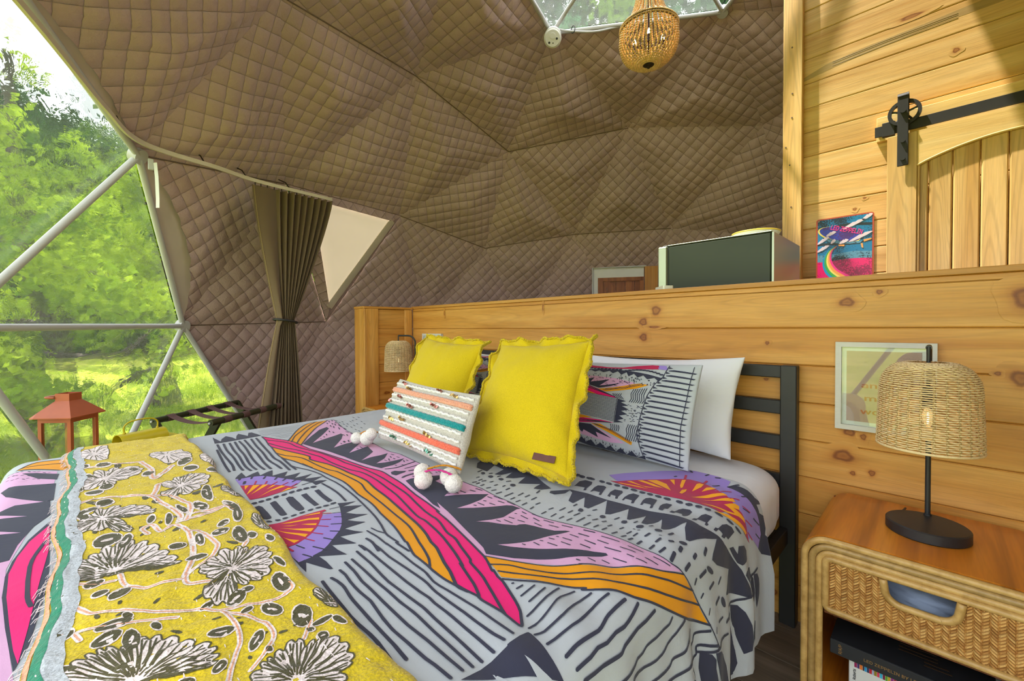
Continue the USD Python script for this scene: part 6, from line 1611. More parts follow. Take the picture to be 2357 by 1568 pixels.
D3p0:-773,153 -767,150 -764,144 -763,136 -766,127 -771,122 -777,119 -782,122 -786,128 -787,136 -784,145 -779,151
F4p0:-774,144 -772,143 -772,140 -772,136 -773,132 -774,129 -776,128 -777,129 -778,132 -778,136 -777,140 -775,143
F2p0:-740,183 -730,183 -718,179 -706,173 -698,165 -697,159 -700,155 -709,155 -722,158 -734,164 -743,172 -745,179
D3p0:-738,181 -730,181 -719,178 -709,172 -702,165 -700,160 -702,157 -710,157 -721,160 -731,165 -739,172 -741,178
F4p0:-729,175 -726,174 -722,172 -717,169 -713,166 -711,164 -711,162 -713,163 -717,165 -722,168 -726,171 -729,173
F2p0:-812,248 -815,241 -827,236 -846,235 -867,238 -884,245 -894,254 -891,262 -877,267 -857,267 -836,263 -819,256
D3p0:-817,249 -819,242 -830,238 -846,237 -865,240 -880,246 -888,253 -886,260 -874,265 -856,265 -838,262 -824,256
F4p0:-834,250 -836,248 -842,248 -850,248 -859,249 -866,250 -869,252 -867,253 -861,254 -852,254 -843,253 -837,251
F2p0:-705,244 -697,236 -696,228 -703,221 -717,219 -734,221 -750,227 -760,235 -761,244 -753,251 -738,253 -721,251
D3p0:-708,243 -700,236 -699,228 -705,223 -717,221 -732,222 -747,228 -756,236 -758,244 -751,250 -738,252 -722,249
F4p0:-718,239 -717,238 -718,235 -722,233 -728,231 -733,231 -737,232 -738,234 -736,236 -732,239 -727,240 -722,241
F2p0:-865,199 -852,196 -840,190 -832,181 -830,172 -834,166 -843,163 -855,165 -867,171 -876,180 -879,189 -874,196
D3p0:-863,197 -853,195 -843,189 -836,181 -834,173 -837,168 -845,165 -854,167 -864,172 -872,180 -874,188 -871,194
F4p0:-858,188 -855,187 -852,184 -850,181 -848,177 -848,174 -849,173 -851,174 -854,176 -858,180 -859,184 -859,187
F2p0:-761,220 -755,215 -754,208 -761,202 -772,197 -786,195 -799,197 -807,203 -807,210 -801,217 -788,221 -774,223
D3p0:-764,219 -758,214 -758,209 -764,203 -774,199 -786,197 -796,199 -803,203 -803,209 -797,215 -786,220 -775,221
F4p0:-772,214 -771,213 -773,210 -777,208 -781,205 -785,204 -788,204 -789,205 -787,208 -784,210 -779,213 -775,214
F2p0:-692,273 -688,270 -684,263 -683,254 -685,245 -688,240 -693,238 -697,241 -701,247 -702,256 -701,266 -697,272
D3p0:-692,271 -689,269 -687,262 -686,254 -687,247 -689,241 -693,240 -696,242 -698,248 -699,256 -698,264 -695,270
F2p0:-831,-11 -826,-13 -824,-17 -827,-24 -832,-31 -839,-36 -846,-38 -850,-37 -852,-32 -850,-26 -845,-19 -838,-14
D3p0:-832,-13 -828,-14 -828,-18 -830,-24 -834,-30 -840,-35 -845,-37 -848,-35 -849,-31 -847,-26 -842,-19 -837,-15
F2p0:-655,253 -648,251 -643,247 -641,242 -642,237 -646,234 -652,233 -659,234 -665,239 -668,244 -666,249 -662,253
D3p0:-655,251 -649,250 -645,246 -643,242 -644,238 -648,235 -653,235 -658,236 -662,239 -665,244 -664,248 -660,251
F4p0:-654,247 -653,246 -652,245 -652,243 -652,241 -652,239 -653,239 -654,239 -655,241 -656,243 -656,245 -655,247
F2p0:-678,182 -674,180 -673,177 -674,174 -678,172 -683,171 -688,171 -691,173 -693,176 -691,179 -687,181 -682,182
D3p0:-679,180 -676,179 -676,177 -677,175 -679,173 -683,172 -686,173 -688,174 -689,176 -688,178 -686,180 -682,180
F2p0:-807,191 -802,190 -798,186 -795,180 -794,175 -796,171 -800,169 -805,171 -810,175 -813,180 -814,186 -812,190
D3p0:-807,189 -803,188 -800,185 -798,180 -798,176 -798,172 -801,171 -804,172 -807,176 -809,180 -810,185 -809,188
F2p0:-870,154 -864,153 -858,148 -854,142 -853,136 -855,131 -859,129 -864,131 -870,135 -874,141 -876,148 -874,153
D3p0:-869,152 -865,151 -861,147 -858,142 -857,137 -857,133 -860,131 -863,132 -867,136 -870,141 -872,147 -871,151
F2p0:-1780,139 -1759,136 -1745,129 -1740,120 -1746,112 -1761,106 -1781,104 -1801,107 -1817,114 -1822,123 -1816,132 -1800,138
D3p0:-1779,136 -1767,133 -1758,128 -1754,121 -1758,114 -1768,109 -1781,108 -1794,110 -1803,115 -1807,123 -1802,130 -1793,135
F2p0:-1738,254 -1720,248 -1709,238 -1709,227 -1720,217 -1739,210 -1761,210 -1781,215 -1793,225 -1793,237 -1781,247 -1762,254
D3p0:-1741,250 -1729,246 -1723,238 -1724,229 -1732,220 -1745,214 -1760,213 -1772,217 -1778,225 -1777,235 -1769,244 -1755,249
F2p0:-1692,307 -1672,302 -1658,292 -1654,282 -1660,273 -1675,268 -1695,268 -1716,273 -1730,282 -1735,293 -1729,302 -1713,307
D3p0:-1692,303 -1680,299 -1671,292 -1668,284 -1673,276 -1682,272 -1695,271 -1708,275 -1717,282 -1720,291 -1715,298 -1706,303
F2p0:-1845,97 -1830,94 -1822,89 -1824,82 -1836,75 -1854,71 -1873,70 -1889,72 -1897,78 -1895,85 -1883,92 -1865,96
D3p0:-1849,94 -1841,92 -1837,88 -1840,83 -1848,78 -1858,74 -1870,73 -1878,75 -1882,79 -1879,84 -1871,89 -1860,93
F2p0:-1981,44 -1959,41 -1945,34 -1942,23 -1949,13 -1966,5 -1987,2 -2009,4 -2024,12 -2029,22 -2021,33 -2003,41
D3p0:-1982,41 -1969,38 -1960,32 -1958,23 -1963,14 -1973,8 -1987,5 -1999,7 -2008,14 -2011,23 -2006,32 -1995,38
F2p0:-2010,-9 -1989,-11 -1974,-17 -1970,-25 -1977,-34 -1994,-40 -2015,-43 -2037,-42 -2053,-36 -2058,-28 -2050,-19 -2033,-12
D3p0:-2011,-13 -1998,-14 -1989,-19 -1987,-26 -1991,-33 -2002,-38 -2014,-40 -2028,-39 -2037,-34 -2039,-27 -2035,-20 -2024,-15
F2p0:-1372,106 -1358,105 -1341,101 -1327,96 -1318,89 -1317,84 -1324,81 -1338,82 -1354,85 -1369,91 -1379,98 -1380,103
D3p0:-1367,103 -1358,103 -1345,99 -1334,95 -1326,90 -1324,86 -1328,84 -1338,84 -1349,87 -1361,92 -1369,97 -1372,101
F2p0:-1207,229 -1196,226 -1187,220 -1182,212 -1183,206 -1190,201 -1200,200 -1210,202 -1219,208 -1224,216 -1224,223 -1217,228
D3p0:-1206,226 -1199,224 -1194,219 -1190,213 -1191,207 -1194,204 -1200,203 -1207,205 -1213,209 -1217,215 -1217,221 -1213,225
F2p0:-787,39 -782,38 -779,35 -778,30 -780,25 -784,21 -790,19 -795,20 -798,23 -799,28 -797,33 -793,37
D3p0:-787,37 -783,36 -781,34 -781,29 -782,25 -786,22 -789,20 -793,21 -795,24 -796,28 -795,32 -791,36
F2p0:-695,92 -690,91 -687,87 -686,81 -689,76 -694,71 -700,70 -705,71 -709,75 -709,81 -706,86 -701,91
D3p0:-695,91 -692,90 -689,86 -689,81 -691,76 -695,73 -700,71 -703,72 -706,76 -706,81 -704,86 -700,89
F4p0:-696,86 -696,85 -695,83 -696,81 -696,78 -698,77 -698,76 -700,77 -700,78 -699,81 -699,83 -698,85
F2p0:-705,129 -698,128 -691,125 -686,120 -684,115 -687,111 -692,108 -699,109 -706,112 -711,117 -712,122 -711,127
D3p0:-704,127 -698,127 -693,124 -689,120 -687,115 -689,112 -693,110 -699,110 -704,113 -708,117 -710,122 -708,125
F4p0:-701,123 -700,122 -698,121 -696,119 -695,116 -695,115 -696,114 -697,114 -699,116 -700,118 -702,120 -702,122
F2p0:-678,241 -675,239 -674,235 -677,232 -681,229 -686,228 -691,228 -694,230 -695,234 -693,237 -688,240 -683,242
D3p0:-680,239 -678,238 -678,235 -679,233 -682,230 -686,229 -690,230 -692,231 -692,234 -690,236 -687,239 -683,240
F2p0:-868,213 -862,211 -857,206 -855,201 -857,196 -862,192 -869,191 -875,193 -880,197 -881,203 -880,209 -874,212
D3p0:-868,211 -863,209 -861,206 -859,201 -861,197 -864,194 -868,193 -873,195 -875,198 -877,203 -876,207 -872,210
F2p0:-1024,278 -1019,274 -1020,269 -1027,266 -1038,263 -1051,264 -1062,266 -1068,271 -1067,275 -1059,279 -1047,281 -1035,281
D3p0:-1029,277 -1025,274 -1027,271 -1032,268 -1040,266 -1049,266 -1057,268 -1061,271 -1060,274 -1054,277 -1045,279 -1036,279
F2p0:-1077,258 -1067,254 -1061,248 -1063,243 -1071,239 -1083,238 -1096,239 -1107,243 -1112,248 -1110,254 -1102,258 -1090,259
D3p0:-1079,255 -1072,252 -1068,248 -1069,244 -1075,241 -1084,240 -1093,241 -1101,244 -1105,248 -1104,252 -1098,255 -1089,256
F2p0:-903,276 -901,273 -906,268 -916,263 -930,260 -943,258 -952,260 -954,264 -949,269 -938,274 -924,277 -912,278
D3p0:-907,275 -906,272 -911,269 -920,265 -931,262 -941,261 -948,261 -948,264 -943,268 -934,272 -923,274 -913,276
F2p0:-656,282 -655,278 -658,274 -665,270 -674,267 -683,267 -689,269 -691,272 -688,277 -680,281 -671,283 -662,284
D3p0:-659,281 -658,278 -661,275 -667,272 -675,269 -682,269 -687,270 -687,273 -684,276 -678,279 -670,281 -663,282
D1p0:-732,46 -730,46 -730,44 -732,43 -734,41 -737,40 -739,40 -740,40 -740,42 -739,43 -736,45 -734,46
D1p0:-1105,100 -1102,99 -1100,97 -1100,94 -1101,91 -1103,89 -1105,89 -1108,89 -1109,91 -1110,94 -1110,97 -1108,99
D1p0:-1407,51 -1404,50 -1402,48 -1404,45 -1408,43 -1413,41 -1417,40 -1421,41 -1422,43 -1420,46 -1416,48 -1412,50
D1p0:-1325,139 -1320,138 -1317,134 -1318,130 -1320,126 -1326,123 -1332,122 -1337,124 -1340,127 -1339,131 -1336,136 -1331,138
D1p0:-1310,107 -1306,106 -1302,105 -1301,103 -1301,101 -1303,99 -1307,99 -1310,99 -1314,101 -1316,103 -1316,105 -1314,106
D1p0:-943,85 -940,84 -937,83 -935,80 -934,78 -935,76 -937,75 -941,75 -944,77 -946,79 -946,82 -945,84
D1p0:-1349,-1 -1344,-1 -1341,-2 -1339,-4 -1340,-6 -1342,-8 -1347,-9 -1351,-8 -1355,-7 -1356,-5 -1356,-3 -1353,-2
D1p0:-687,156 -685,155 -685,154 -685,153 -687,152 -689,151 -691,151 -693,152 -694,153 -694,154 -692,155 -690,156
D1p0:-1046,90 -1043,89 -1041,86 -1040,82 -1041,79 -1043,76 -1046,75 -1048,76 -1050,78 -1051,82 -1051,86 -1049,89
D1p0:-1133,55 -1129,54 -1128,52 -1130,49 -1133,46 -1137,44 -1141,43 -1144,44 -1146,46 -1145,49 -1141,52 -1137,55
D1p0:-979,33 -976,32 -974,32 -973,30 -974,29 -976,27 -979,27 -982,27 -984,28 -984,29 -984,31 -982,32
D1p0:-1466,0 -1460,-1 -1455,-2 -1453,-4 -1453,-6 -1456,-7 -1461,-8 -1466,-8 -1471,-7 -1474,-5 -1473,-3 -1470,-1
D1p0:-1679,222 -1670,220 -1659,215 -1650,208 -1645,201 -1643,196 -1648,195 -1657,197 -1668,202 -1677,209 -1683,216 -1684,221
D1p0:-920,185 -918,184 -916,182 -914,180 -913,178 -914,176 -915,175 -918,176 -920,178 -922,180 -922,182 -922,184
D1p0:-1516,111 -1508,110 -1504,106 -1505,102 -1510,98 -1519,96 -1528,95 -1536,97 -1540,100 -1540,104 -1534,108 -1525,111
D1p0:-1300,83 -1294,81 -1291,78 -1290,73 -1294,69 -1299,65 -1307,64 -1312,65 -1316,69 -1316,74 -1313,78 -1307,82
D1p0:-1139,46 -1137,45 -1136,43 -1138,41 -1141,39 -1145,38 -1150,38 -1152,39 -1153,40 -1151,42 -1148,44 -1143,45
D1p0:-1170,28 -1166,27 -1164,25 -1164,22 -1167,18 -1171,15 -1177,14 -1181,15 -1184,18 -1184,21 -1181,25 -1176,27
D1p0:-892,97 -891,96 -891,95 -893,93 -896,91 -898,90 -901,89 -902,90 -901,92 -900,94 -897,96 -895,97
D1p0:-727,84 -726,84 -726,83 -726,81 -727,80 -728,79 -729,78 -730,79 -730,80 -730,81 -730,83 -728,84
D1p0:-635,145 -634,144 -634,142 -635,139 -637,137 -639,135 -640,135 -640,136 -640,137 -639,140 -638,142 -636,144
D1p0:-1458,135 -1453,133 -1452,129 -1456,123 -1463,118 -1472,114 -1480,114 -1486,116 -1487,120 -1484,126 -1476,131 -1466,134
D1p0:-811,147 -810,146 -810,144 -810,141 -813,138 -815,136 -817,135 -818,136 -819,138 -817,141 -816,144 -813,147
D1p0:-2024,22 -2012,22 -1999,21 -1988,19 -1981,16 -1982,14 -1987,12 -1999,12 -2012,13 -2023,15 -2030,18 -2030,20
D1p0:-776,166 -773,165 -772,162 -772,158 -773,155 -775,152 -778,151 -780,152 -782,155 -782,159 -780,163 -778,166
D1p0:-729,186 -727,186 -727,185 -725,183 -726,182 -727,181 -728,180 -729,181 -730,182 -731,183 -731,185 -730,186
D1p0:-1060,215 -1058,213 -1060,209 -1066,205 -1073,202 -1080,199 -1085,199 -1087,201 -1084,204 -1079,209 -1072,212 -1065,215
D1p0:-614,169 -613,168 -613,167 -614,165 -615,163 -617,162 -618,162 -619,163 -619,164 -618,166 -617,168 -615,169
D1p0:-989,221 -987,219 -988,218 -990,216 -994,214 -998,213 -1001,214 -1003,215 -1003,217 -1000,219 -996,220 -992,221
D1p0:-1278,76 -1273,75 -1267,73 -1262,70 -1259,66 -1258,64 -1260,63 -1264,63 -1270,65 -1275,69 -1278,72 -1279,75
D1p0:-904,241 -900,240 -897,238 -895,235 -895,233 -897,231 -900,231 -904,232 -907,234 -909,236 -909,239 -907,240
D1p0:-789,167 -788,167 -788,165 -789,164 -791,163 -793,162 -795,162 -795,164 -795,165 -793,166 -791,167
D1p0:-1561,7 -1557,6 -1558,2 -1564,-4 -1573,-9 -1584,-13 -1593,-15 -1597,-13 -1596,-9 -1590,-3 -1580,2 -1570,6
D1p0:-711,223 -709,223 -708,222 -707,220 -708,218 -709,217 -711,217 -712,217 -714,219 -715,220 -714,222 -713,223
D1p0:-1196,17 -1191,16 -1187,13 -1186,9 -1188,5 -1192,2 -1197,1 -1202,2 -1206,4 -1207,8 -1205,12 -1201,15
D1p0:-739,100 -737,100 -736,98 -736,95 -738,93 -740,91 -742,91 -744,91 -745,93 -745,95 -744,98 -741,100
D1p0:-1502,178 -1494,176 -1482,171 -1470,164 -1459,158 -1454,153 -1455,151 -1462,153 -1473,157 -1486,164 -1497,171 -1502,176
D1p0:-903,-34 -901,-34 -899,-35 -896,-37 -894,-39 -893,-41 -894,-42 -896,-42 -899,-40 -901,-39 -903,-36 -904,-35
D1p0:-949,9 -947,8 -947,7 -949,4 -953,2 -957,1 -961,1 -963,1 -963,3 -961,5 -957,7 -953,9
D1p0:-964,196 -963,194 -963,191 -966,187 -970,183 -974,180 -977,179 -979,181 -978,184 -976,188 -972,193 -968,195
D1p0:-1501,-41 -1493,-42 -1487,-44 -1483,-48 -1483,-52 -1487,-55 -1493,-57 -1500,-56 -1506,-54 -1510,-50 -1510,-46 -1507,-43
D1p0:-819,99 -817,98 -818,95 -821,92 -826,90 -830,88 -834,87 -834,89 -833,91 -830,94 -826,97 -822,98
D1p0:-1418,-20 -1413,-21 -1412,-24 -1415,-29 -1422,-33 -1431,-37 -1439,-38 -1444,-37 -1445,-34 -1442,-29 -1435,-25 -1425,-21
D1p0:-795,89 -795,88 -796,87 -798,84 -801,82 -804,80 -806,79 -806,80 -806,82 -803,85 -800,87 -797,89
D1p0:-1888,186 -1879,185 -1866,182 -1855,178 -1848,174 -1846,171 -1850,169 -1860,170 -1872,173 -1883,177 -1891,181 -1893,184
D1p0:-903,145 -900,144 -898,141 -896,136 -896,132 -898,129 -900,128 -903,129 -905,132 -907,136 -907,141 -905,144
D1p0:-1254,138 -1247,137 -1239,134 -1233,129 -1230,124 -1230,121 -1234,119 -1241,120 -1249,123 -1255,128 -1259,133 -1258,137
D1p0:-878,-29 -875,-30 -873,-31 -872,-33 -872,-35 -874,-37 -877,-38 -879,-38 -882,-37 -883,-35 -883,-32 -881,-30
D1p0:-811,14 -809,14 -808,13 -809,12 -811,11 -813,10 -816,9 -817,10 -818,11 -817,12 -815,13 -813,14
D1p0:-1955,64 -1940,63 -1925,60 -1915,55 -1912,50 -1917,46 -1928,45 -1943,45 -1958,48 -1968,53 -1972,58 -1967,62
D1p0:-1477,223 -1468,221 -1459,216 -1451,210 -1449,204 -1451,200 -1457,199 -1466,201 -1476,205 -1483,212 -1486,218 -1484,222
D1p0:-1251,185 -1247,184 -1244,182 -1242,178 -1242,175 -1244,173 -1247,172 -1250,173 -1253,176 -1255,179 -1255,182 -1253,185
D1p0:-706,208 -704,207 -704,205 -705,201 -706,198 -709,196 -711,196 -712,197 -713,199 -712,202 -710,205 -708,208
D1p0:-1504,280 -1496,277 -1489,271 -1483,264 -1480,257 -1481,252 -1485,250 -1492,252 -1499,258 -1506,266 -1509,273 -1508,278
D1p0:-1209,-23 -1206,-23 -1204,-26 -1203,-29 -1204,-33 -1207,-36 -1211,-37 -1214,-37 -1217,-34 -1218,-31 -1216,-27 -1213,-24
D1p0:-690,126 -688,125 -687,123 -687,120 -687,117 -688,114 -691,114 -692,114 -693,116 -693,119 -692,122 -691,125
D1p0:-938,39 -935,38 -933,37 -933,34 -933,31 -934,29 -936,28 -938,29 -941,31 -941,33 -941,36 -940,38
D1p0:-837,60 -835,60 -835,59 -835,58 -837,56 -838,55 -840,55 -842,56 -841,58 -840,59 -838,60
D1p0:-1018,16 -1015,15 -1014,13 -1015,11 -1019,9 -1023,7 -1027,6 -1030,7 -1031,9 -1029,11 -1026,14 -1021,15'''
# ---------------------------------------------------------------- printed cloth: flat print cut along the weave grid and laid on the cloth's surface
import mapbox_earcut
INK = {'W': srgb(178,184,192), 'N': srgb(52,54,74), 'P': srgb(232,18,118), 'O': srgb(226,150,6), 'K': srgb(212,164,203), 'V': srgb(150,128,206), 'C': srgb(178,34,80), 'Y': srgb(243,166,18),
       'D': srgb(70,66,34), 'F': srgb(226,212,212), 'G': srgb(18,120,92), 'A': srgb(222,160,128), 'M': srgb(205,180,14)}
def parse_print(txt, k=0.001):
    out = []
    for ln in txt.strip().split('\n'):
        head, pts = ln.split(':'); kind = 'p' if 'p' in head[1:] else 'l'; a, b = head[1:].split(kind)
        q = np.array([[float(v) for v in p.split(',')] for p in pts.split()])*k
        if kind == 'p': g = Polygon(q).buffer(0)
        else:
            if len(q) > 2: q = catmull(q, 5)
            g = LineString(q).buffer(max(float(b)*1e-4/2, 0.0012), quad_segs=3)
        out.append((head[0], int(a), g))
    return out
def layered(items):                                        # -> [(layer, colour, geometry)], one geometry for each colour of a layer
    d = {}
    for c, l, g in items: d.setdefault((l, c), []).append(g)
    return [(l, c, shapely.union_all(g).simplify(0.0004)) for (l, c), g in sorted(d.items())]
def lay(m, geom, cells, tree, surf, lift, col):
    parts = geom.geoms if hasattr(geom, 'geoms') else [geom]
    V, F, n = [], [], 0
    for g in parts:
        if g.is_empty or g.geom_type != 'Polygon': continue
        shapely.prepare(g)
        idx = tree.query(g, 'intersects')
        for piece in shapely.intersection(cells[idx], g):
            for q in (piece.geoms if hasattr(piece, 'geoms') else [piece]):
                if q.geom_type != 'Polygon' or q.area < 1e-8: continue
                rings = [np.asarray(q.exterior.coords)[:-1]] + [np.asarray(r.coords)[:-1] for r in q.interiors]
                v = np.vstack(rings); t = mapbox_earcut.triangulate_float64(v, np.cumsum([len(r) for r in rings]).astype(np.uint32)).reshape(-1, 3)
                V.append(v); F.append(t.astype(int) + n); n += len(v)
    if not V: return
    V, F = np.vstack(V), np.vstack(F)
    a, b, c = V[F[:, 0]], V[F[:, 1]], V[F[:, 2]]; ar = (b[:, 0]-a[:, 0])*(c[:, 1]-a[:, 1]) - (b[:, 1]-a[:, 1])*(c[:, 0]-a[:, 0])
    F = np.where((ar < 0)[:, None], F[:, ::-1], F)
    p, nn = surf(V[:, 0], V[:, 1]); m.add(p + nn*lift, F, col); m.nn.append(nn)
def grid_cells(S, T):
    c = shapely.box(*[a.ravel() for a in (np.meshgrid(S[:-1], T[:-1], indexing='ij') + np.meshgrid(S[1:], T[1:], indexing='ij'))])
    return c, shapely.STRtree(c)
def cloth(S, T, surf, base, prints, clip=None, lift=0.0006, step=0.0004):
    m = MB(); m.nn = []
    s, t = np.meshgrid(S, T, indexing='ij'); p, n = surf(s.ravel(), t.ravel()); m.add(p, grid_faces(len(S), len(T)), base); m.nn.append(n)
    cells, tree = grid_cells(S, T)
    for k, (l, c, g) in enumerate(prints):
        if clip is not None: g = g.intersection(clip)
        lay(m, g, cells, tree, surf, lift + step*l, INK[c])
    v, f, c = m.arr(); return v, f, c, np.vstack(m.nn)
def with_normals(pos, e=0.002):
    def surf(s, t):
        p = pos(s, t); a = pos(s + e, t) - pos(s - e, t); b = pos(s, t + e) - pos(s, t - e); n = np.cross(a, b)
        return p, n/np.maximum(np.linalg.norm(n, axis=1, keepdims=True), 1e-12)
    return surf
def fabric(name, rough=0.8, weave=0.00025, wscale=900, fold=0.0, fscale=14, sheen=0.1, soft=0.0):
    """Woven cloth coloured by Cd, with fine weave and soft creases."""
    nodes = {'at': ('attribute', {'attribute': 'Cd'}), 'tc': ('texture_coordinate', {}), 'n': ('noise_texture', {'scale': wscale, 'detail': 2.0}), 'n2': ('noise_texture', {'scale': fscale, 'detail': 4.0, 'roughness': 0.6, 'distortion': 0.8}),
        'm': ('math', {'math_type': 'multiply', 'value2': weave*1000}), 'm2': ('math', {'math_type': 'multiply_add', 'value2': fold*1000}), 'b': ('bump', {'strength': 1.0, 'distance': 0.001}),
        'mr': ('map_range', {'from_min': 0.3, 'from_max': 0.7, 'to_min': 1 - soft, 'to_max': 1 + soft, 'clamp': True}), 'vm': ('vector_math', {'math_type': 'scale'}),
        'p': ('principled_bsdf', {'roughness': rough, 'sheen_weight': sheen, 'specular_ior_level': 0.25})}
    return mat(name, nodes, [('tc.object', 'n.vector'), ('tc.object', 'n2.vector'), ('n.fac', 'm.value1'), ('n2.fac', 'm2.value1'), ('m.value', 'm2.value3'), ('m2.value', 'b.height'), ('b.normal', 'p.normal'),
        ('n.fac', 'mr.value'), ('at.color', 'vm.vector1'), ('mr.result', 'vm.scale'), ('vm.vector', 'p.base_color')])
fabric('print_cotton', 0.75, 0.00015, 700, 0.0016, 9)
fabric('white_cotton', 0.8, 0.0002, 500, 0.004, 8)
fabric('kantha', 0.9, 0.0016, 240, 0.004, 26, sheen=0.2, soft=0.22)
fabric('linen', 0.85, 0.0008, 420, 0.002, 10, sheen=0.15, soft=0.12)
fabric('wool', 0.95, 0.0020, 260, 0.001, 30, sheen=0.3, soft=0.16)
# ---------------------------------------------------------------- the bed
bed = thing('bed', 'black metal bed frame with a slatted headboard against the pine half wall', 'bed')
BXR, BXL, BY0, BY1 = -0.36, -2.345, -0.20, 1.845
for x0, x1 in ((BXR - 0.052, BXR), (BXL, BXL + 0.052)): obj('headboard_post', box((x0, 1.80, 0), (x1, 1.845, 0.957), 0.003), 'black_metal', bed)
for a, b in ((0.909, 0.955), (0.774, 0.825), (0.640, 0.694), (0.50, 0.55)): obj('headboard_slat', box((BXL + 0.052, 1.815, a), (BXR - 0.052, 1.84, b), 0.003), 'black_metal', bed)
for x0, x1 in ((BXR - 0.052, BXR - 0.024), (BXL + 0.024, BXL + 0.052)): obj('side_rail', box((x0, BY0 + 0.03, 0.302), (x1, 1.80, 0.362), 0.003), 'black_metal', bed)
obj('foot_rail', box((BXL, BY0, 0.302), (BXR, BY0 + 0.03, 0.362), 0.003), 'black_metal', bed)
for x in (BXR - 0.05, BXL): obj('leg', box((x, BY0, 0), (x + 0.05, BY0 + 0.05, 0.302), 0.002), 'black_metal', bed)
for y in np.linspace(0.0, 1.7, 9): obj('cross_slat', box((BXL + 0.03, y, 0.335), (BXR - 0.03, y + 0.07, 0.355)), 'black_metal', bed)
# mattress in a white fitted sheet
def soft_box(x0, x1, y0, y1, z0, z1, r, n=10):
    pr = []
    for ang in np.linspace(-90, 90, 2*n): pr.append((math.cos(math.radians(ang)), math.sin(math.radians(ang))))
    m = MB(); c = np.array([(x0+x1)/2, (y0+y1)/2]); P = []
    a = np.linspace(0, 2*np.pi, 96, endpoint=False); hx, hy = (x1-x0)/2, (y1-y0)/2; rc = 0.09
    co, si = np.cos(a), np.sin(a); ex = np.sign(co)*np.abs(co)**0.12; ey = np.sign(si)*np.abs(si)**0.12
    for cx, sz in pr:
        zz = (z0+z1)/2 + sz*r + (z1-z0-2*r)/2*np.sign(sz); k = r*(1-cx)
        P.append(np.stack([c[0] + ex*(hx-k), c[1] + ey*(hy-k), np.full_like(a, zz)], 1))
    for s in (0.7, 0.4, 0.0): P.append(np.stack([c[0] + ex*(hx-r)*s, c[1] + ey*(hy-r)*s, np.full_like(a, z1)], 1))
    v = np.vstack(P); k = len(a); f = []
    for i in range(len(P)-1):
        j = np.arange(k); jn = (j+1) % k; f.append(np.stack([i*k+j, i*k+jn, (i+1)*k+jn, (i+1)*k+j], 1))
    f = np.vstack(f); return v, np.vstack([f[:, [0,1,2]], f[:, [0,2,3]]])
v, f = soft_box(BXL + 0.012, BXR - 0.022, BY0 + 0.02, 1.808, 0.364, 0.592, 0.075)
d = meshkit.fbm(v*[9, 9, 3], 3, 4) - 0.5; pl = np.sin(v[:, 1]*70)*np.clip((0.56 - v[:, 2])/0.1, 0, 1)*np.clip((v[:, 2] - 0.37)/0.05, 0, 1)*0.0022
v = v + np.stack([d*0.008 + pl, np.zeros(len(v)), np.zeros(len(v))], 1)
mt = obj('mattress', (v, f, np.tile(srgb(222,224,230), (len(v), 1))), 'white_cotton', None, smooth=True, cd=True); tag(mt, 'white mattress in a fitted sheet, bare at the corner by the headboard', 'mattress')
# the printed duvet
def make_drape(XR, ZT, RR, XL, YF, low, seed, wr=1.0):
    def pos(s, t):
        s = np.asarray(s, float); t = np.asarray(t, float); q = RR*np.pi/2
        def side(u, lim, sg):                              # u beyond the edge -> (horizontal travel, drop)
            e = np.maximum(u, 0); a = np.minimum(e/RR, np.pi/2); return RR*np.sin(a), RR*(1-np.cos(a)) + np.maximum(e - q, 0)
        hr, dr = side(s - (XR - RR), 0, 1); hl, dl = side((XL + RR) - s, 0, -1); hf, df = side((YF + RR) - t, 0, -1)
        x = np.clip(s, XL + RR, XR - RR) + hr - hl; y = np.maximum(t, YF + RR) - hf
        hang = np.clip((dr - 0.05)/0.2, 0, 1); hangl = np.clip((dl - 0.05)/0.2, 0, 1)
        P = np.stack([s, t, 0*s + seed], 1)
        w = 0.010*(meshkit.fbm(P*[2.2, 2.6, 1], 2, seed) - 0.5)*wr + 0.010*(meshkit.noise(P*[7, 5, 1], seed + 3) - 0.5)*wr
        w = w + wr*0.004*np.sin(52*t + 14*s + 5*meshkit.noise(P*[3, 3, 1], seed + 5))*np.clip(1 - np.abs(s - (XR - RR - 0.02))/0.24, 0, 1)**2
        z = ZT - dr - dl - df + w*(1 - np.clip(dr/0.05, 0, 1))
        x = x + hang*(0.012*np.sin(t*31 + 1.2) + 0.008*np.sin(t*53) + 0.022) - hangl*0.012*np.sin(t*29)
        return np.stack([x, y, np.maximum(z, low)], 1)
    return pos
dpos = make_drape(-0.375, 0.612, 0.07, -2.412, -0.235, 0.16, 1)
dsurf = with_normals(dpos)
S = np.concatenate([np.arange(-2.72, -2.33, 0.016), np.arange(-2.33, -0.48, 0.0235), np.arange(-0.48, -0.30, 0.0085), np.arange(-0.30, 0.016, 0.013)])
TT = np.concatenate([np.arange(-0.55, -0.24, 0.03), np.arange(-0.24, -0.12, 0.011), np.arange(-0.12, 1.425, 0.0205), [1.43]])
prints = layered(parse_print(DUVET_PRINT))
v, f, c, n = cloth(S, TT, dsurf, INK['W'], prints, shapely.box(-2.7, -0.5, 0.01, 1.428))
dv = obj('duvet', (v, f, c), 'print_cotton', None, cd=True, n=n)
tag(dv, 'white duvet with a bold print of pink and orange bands, navy teeth and suns', 'duvet')
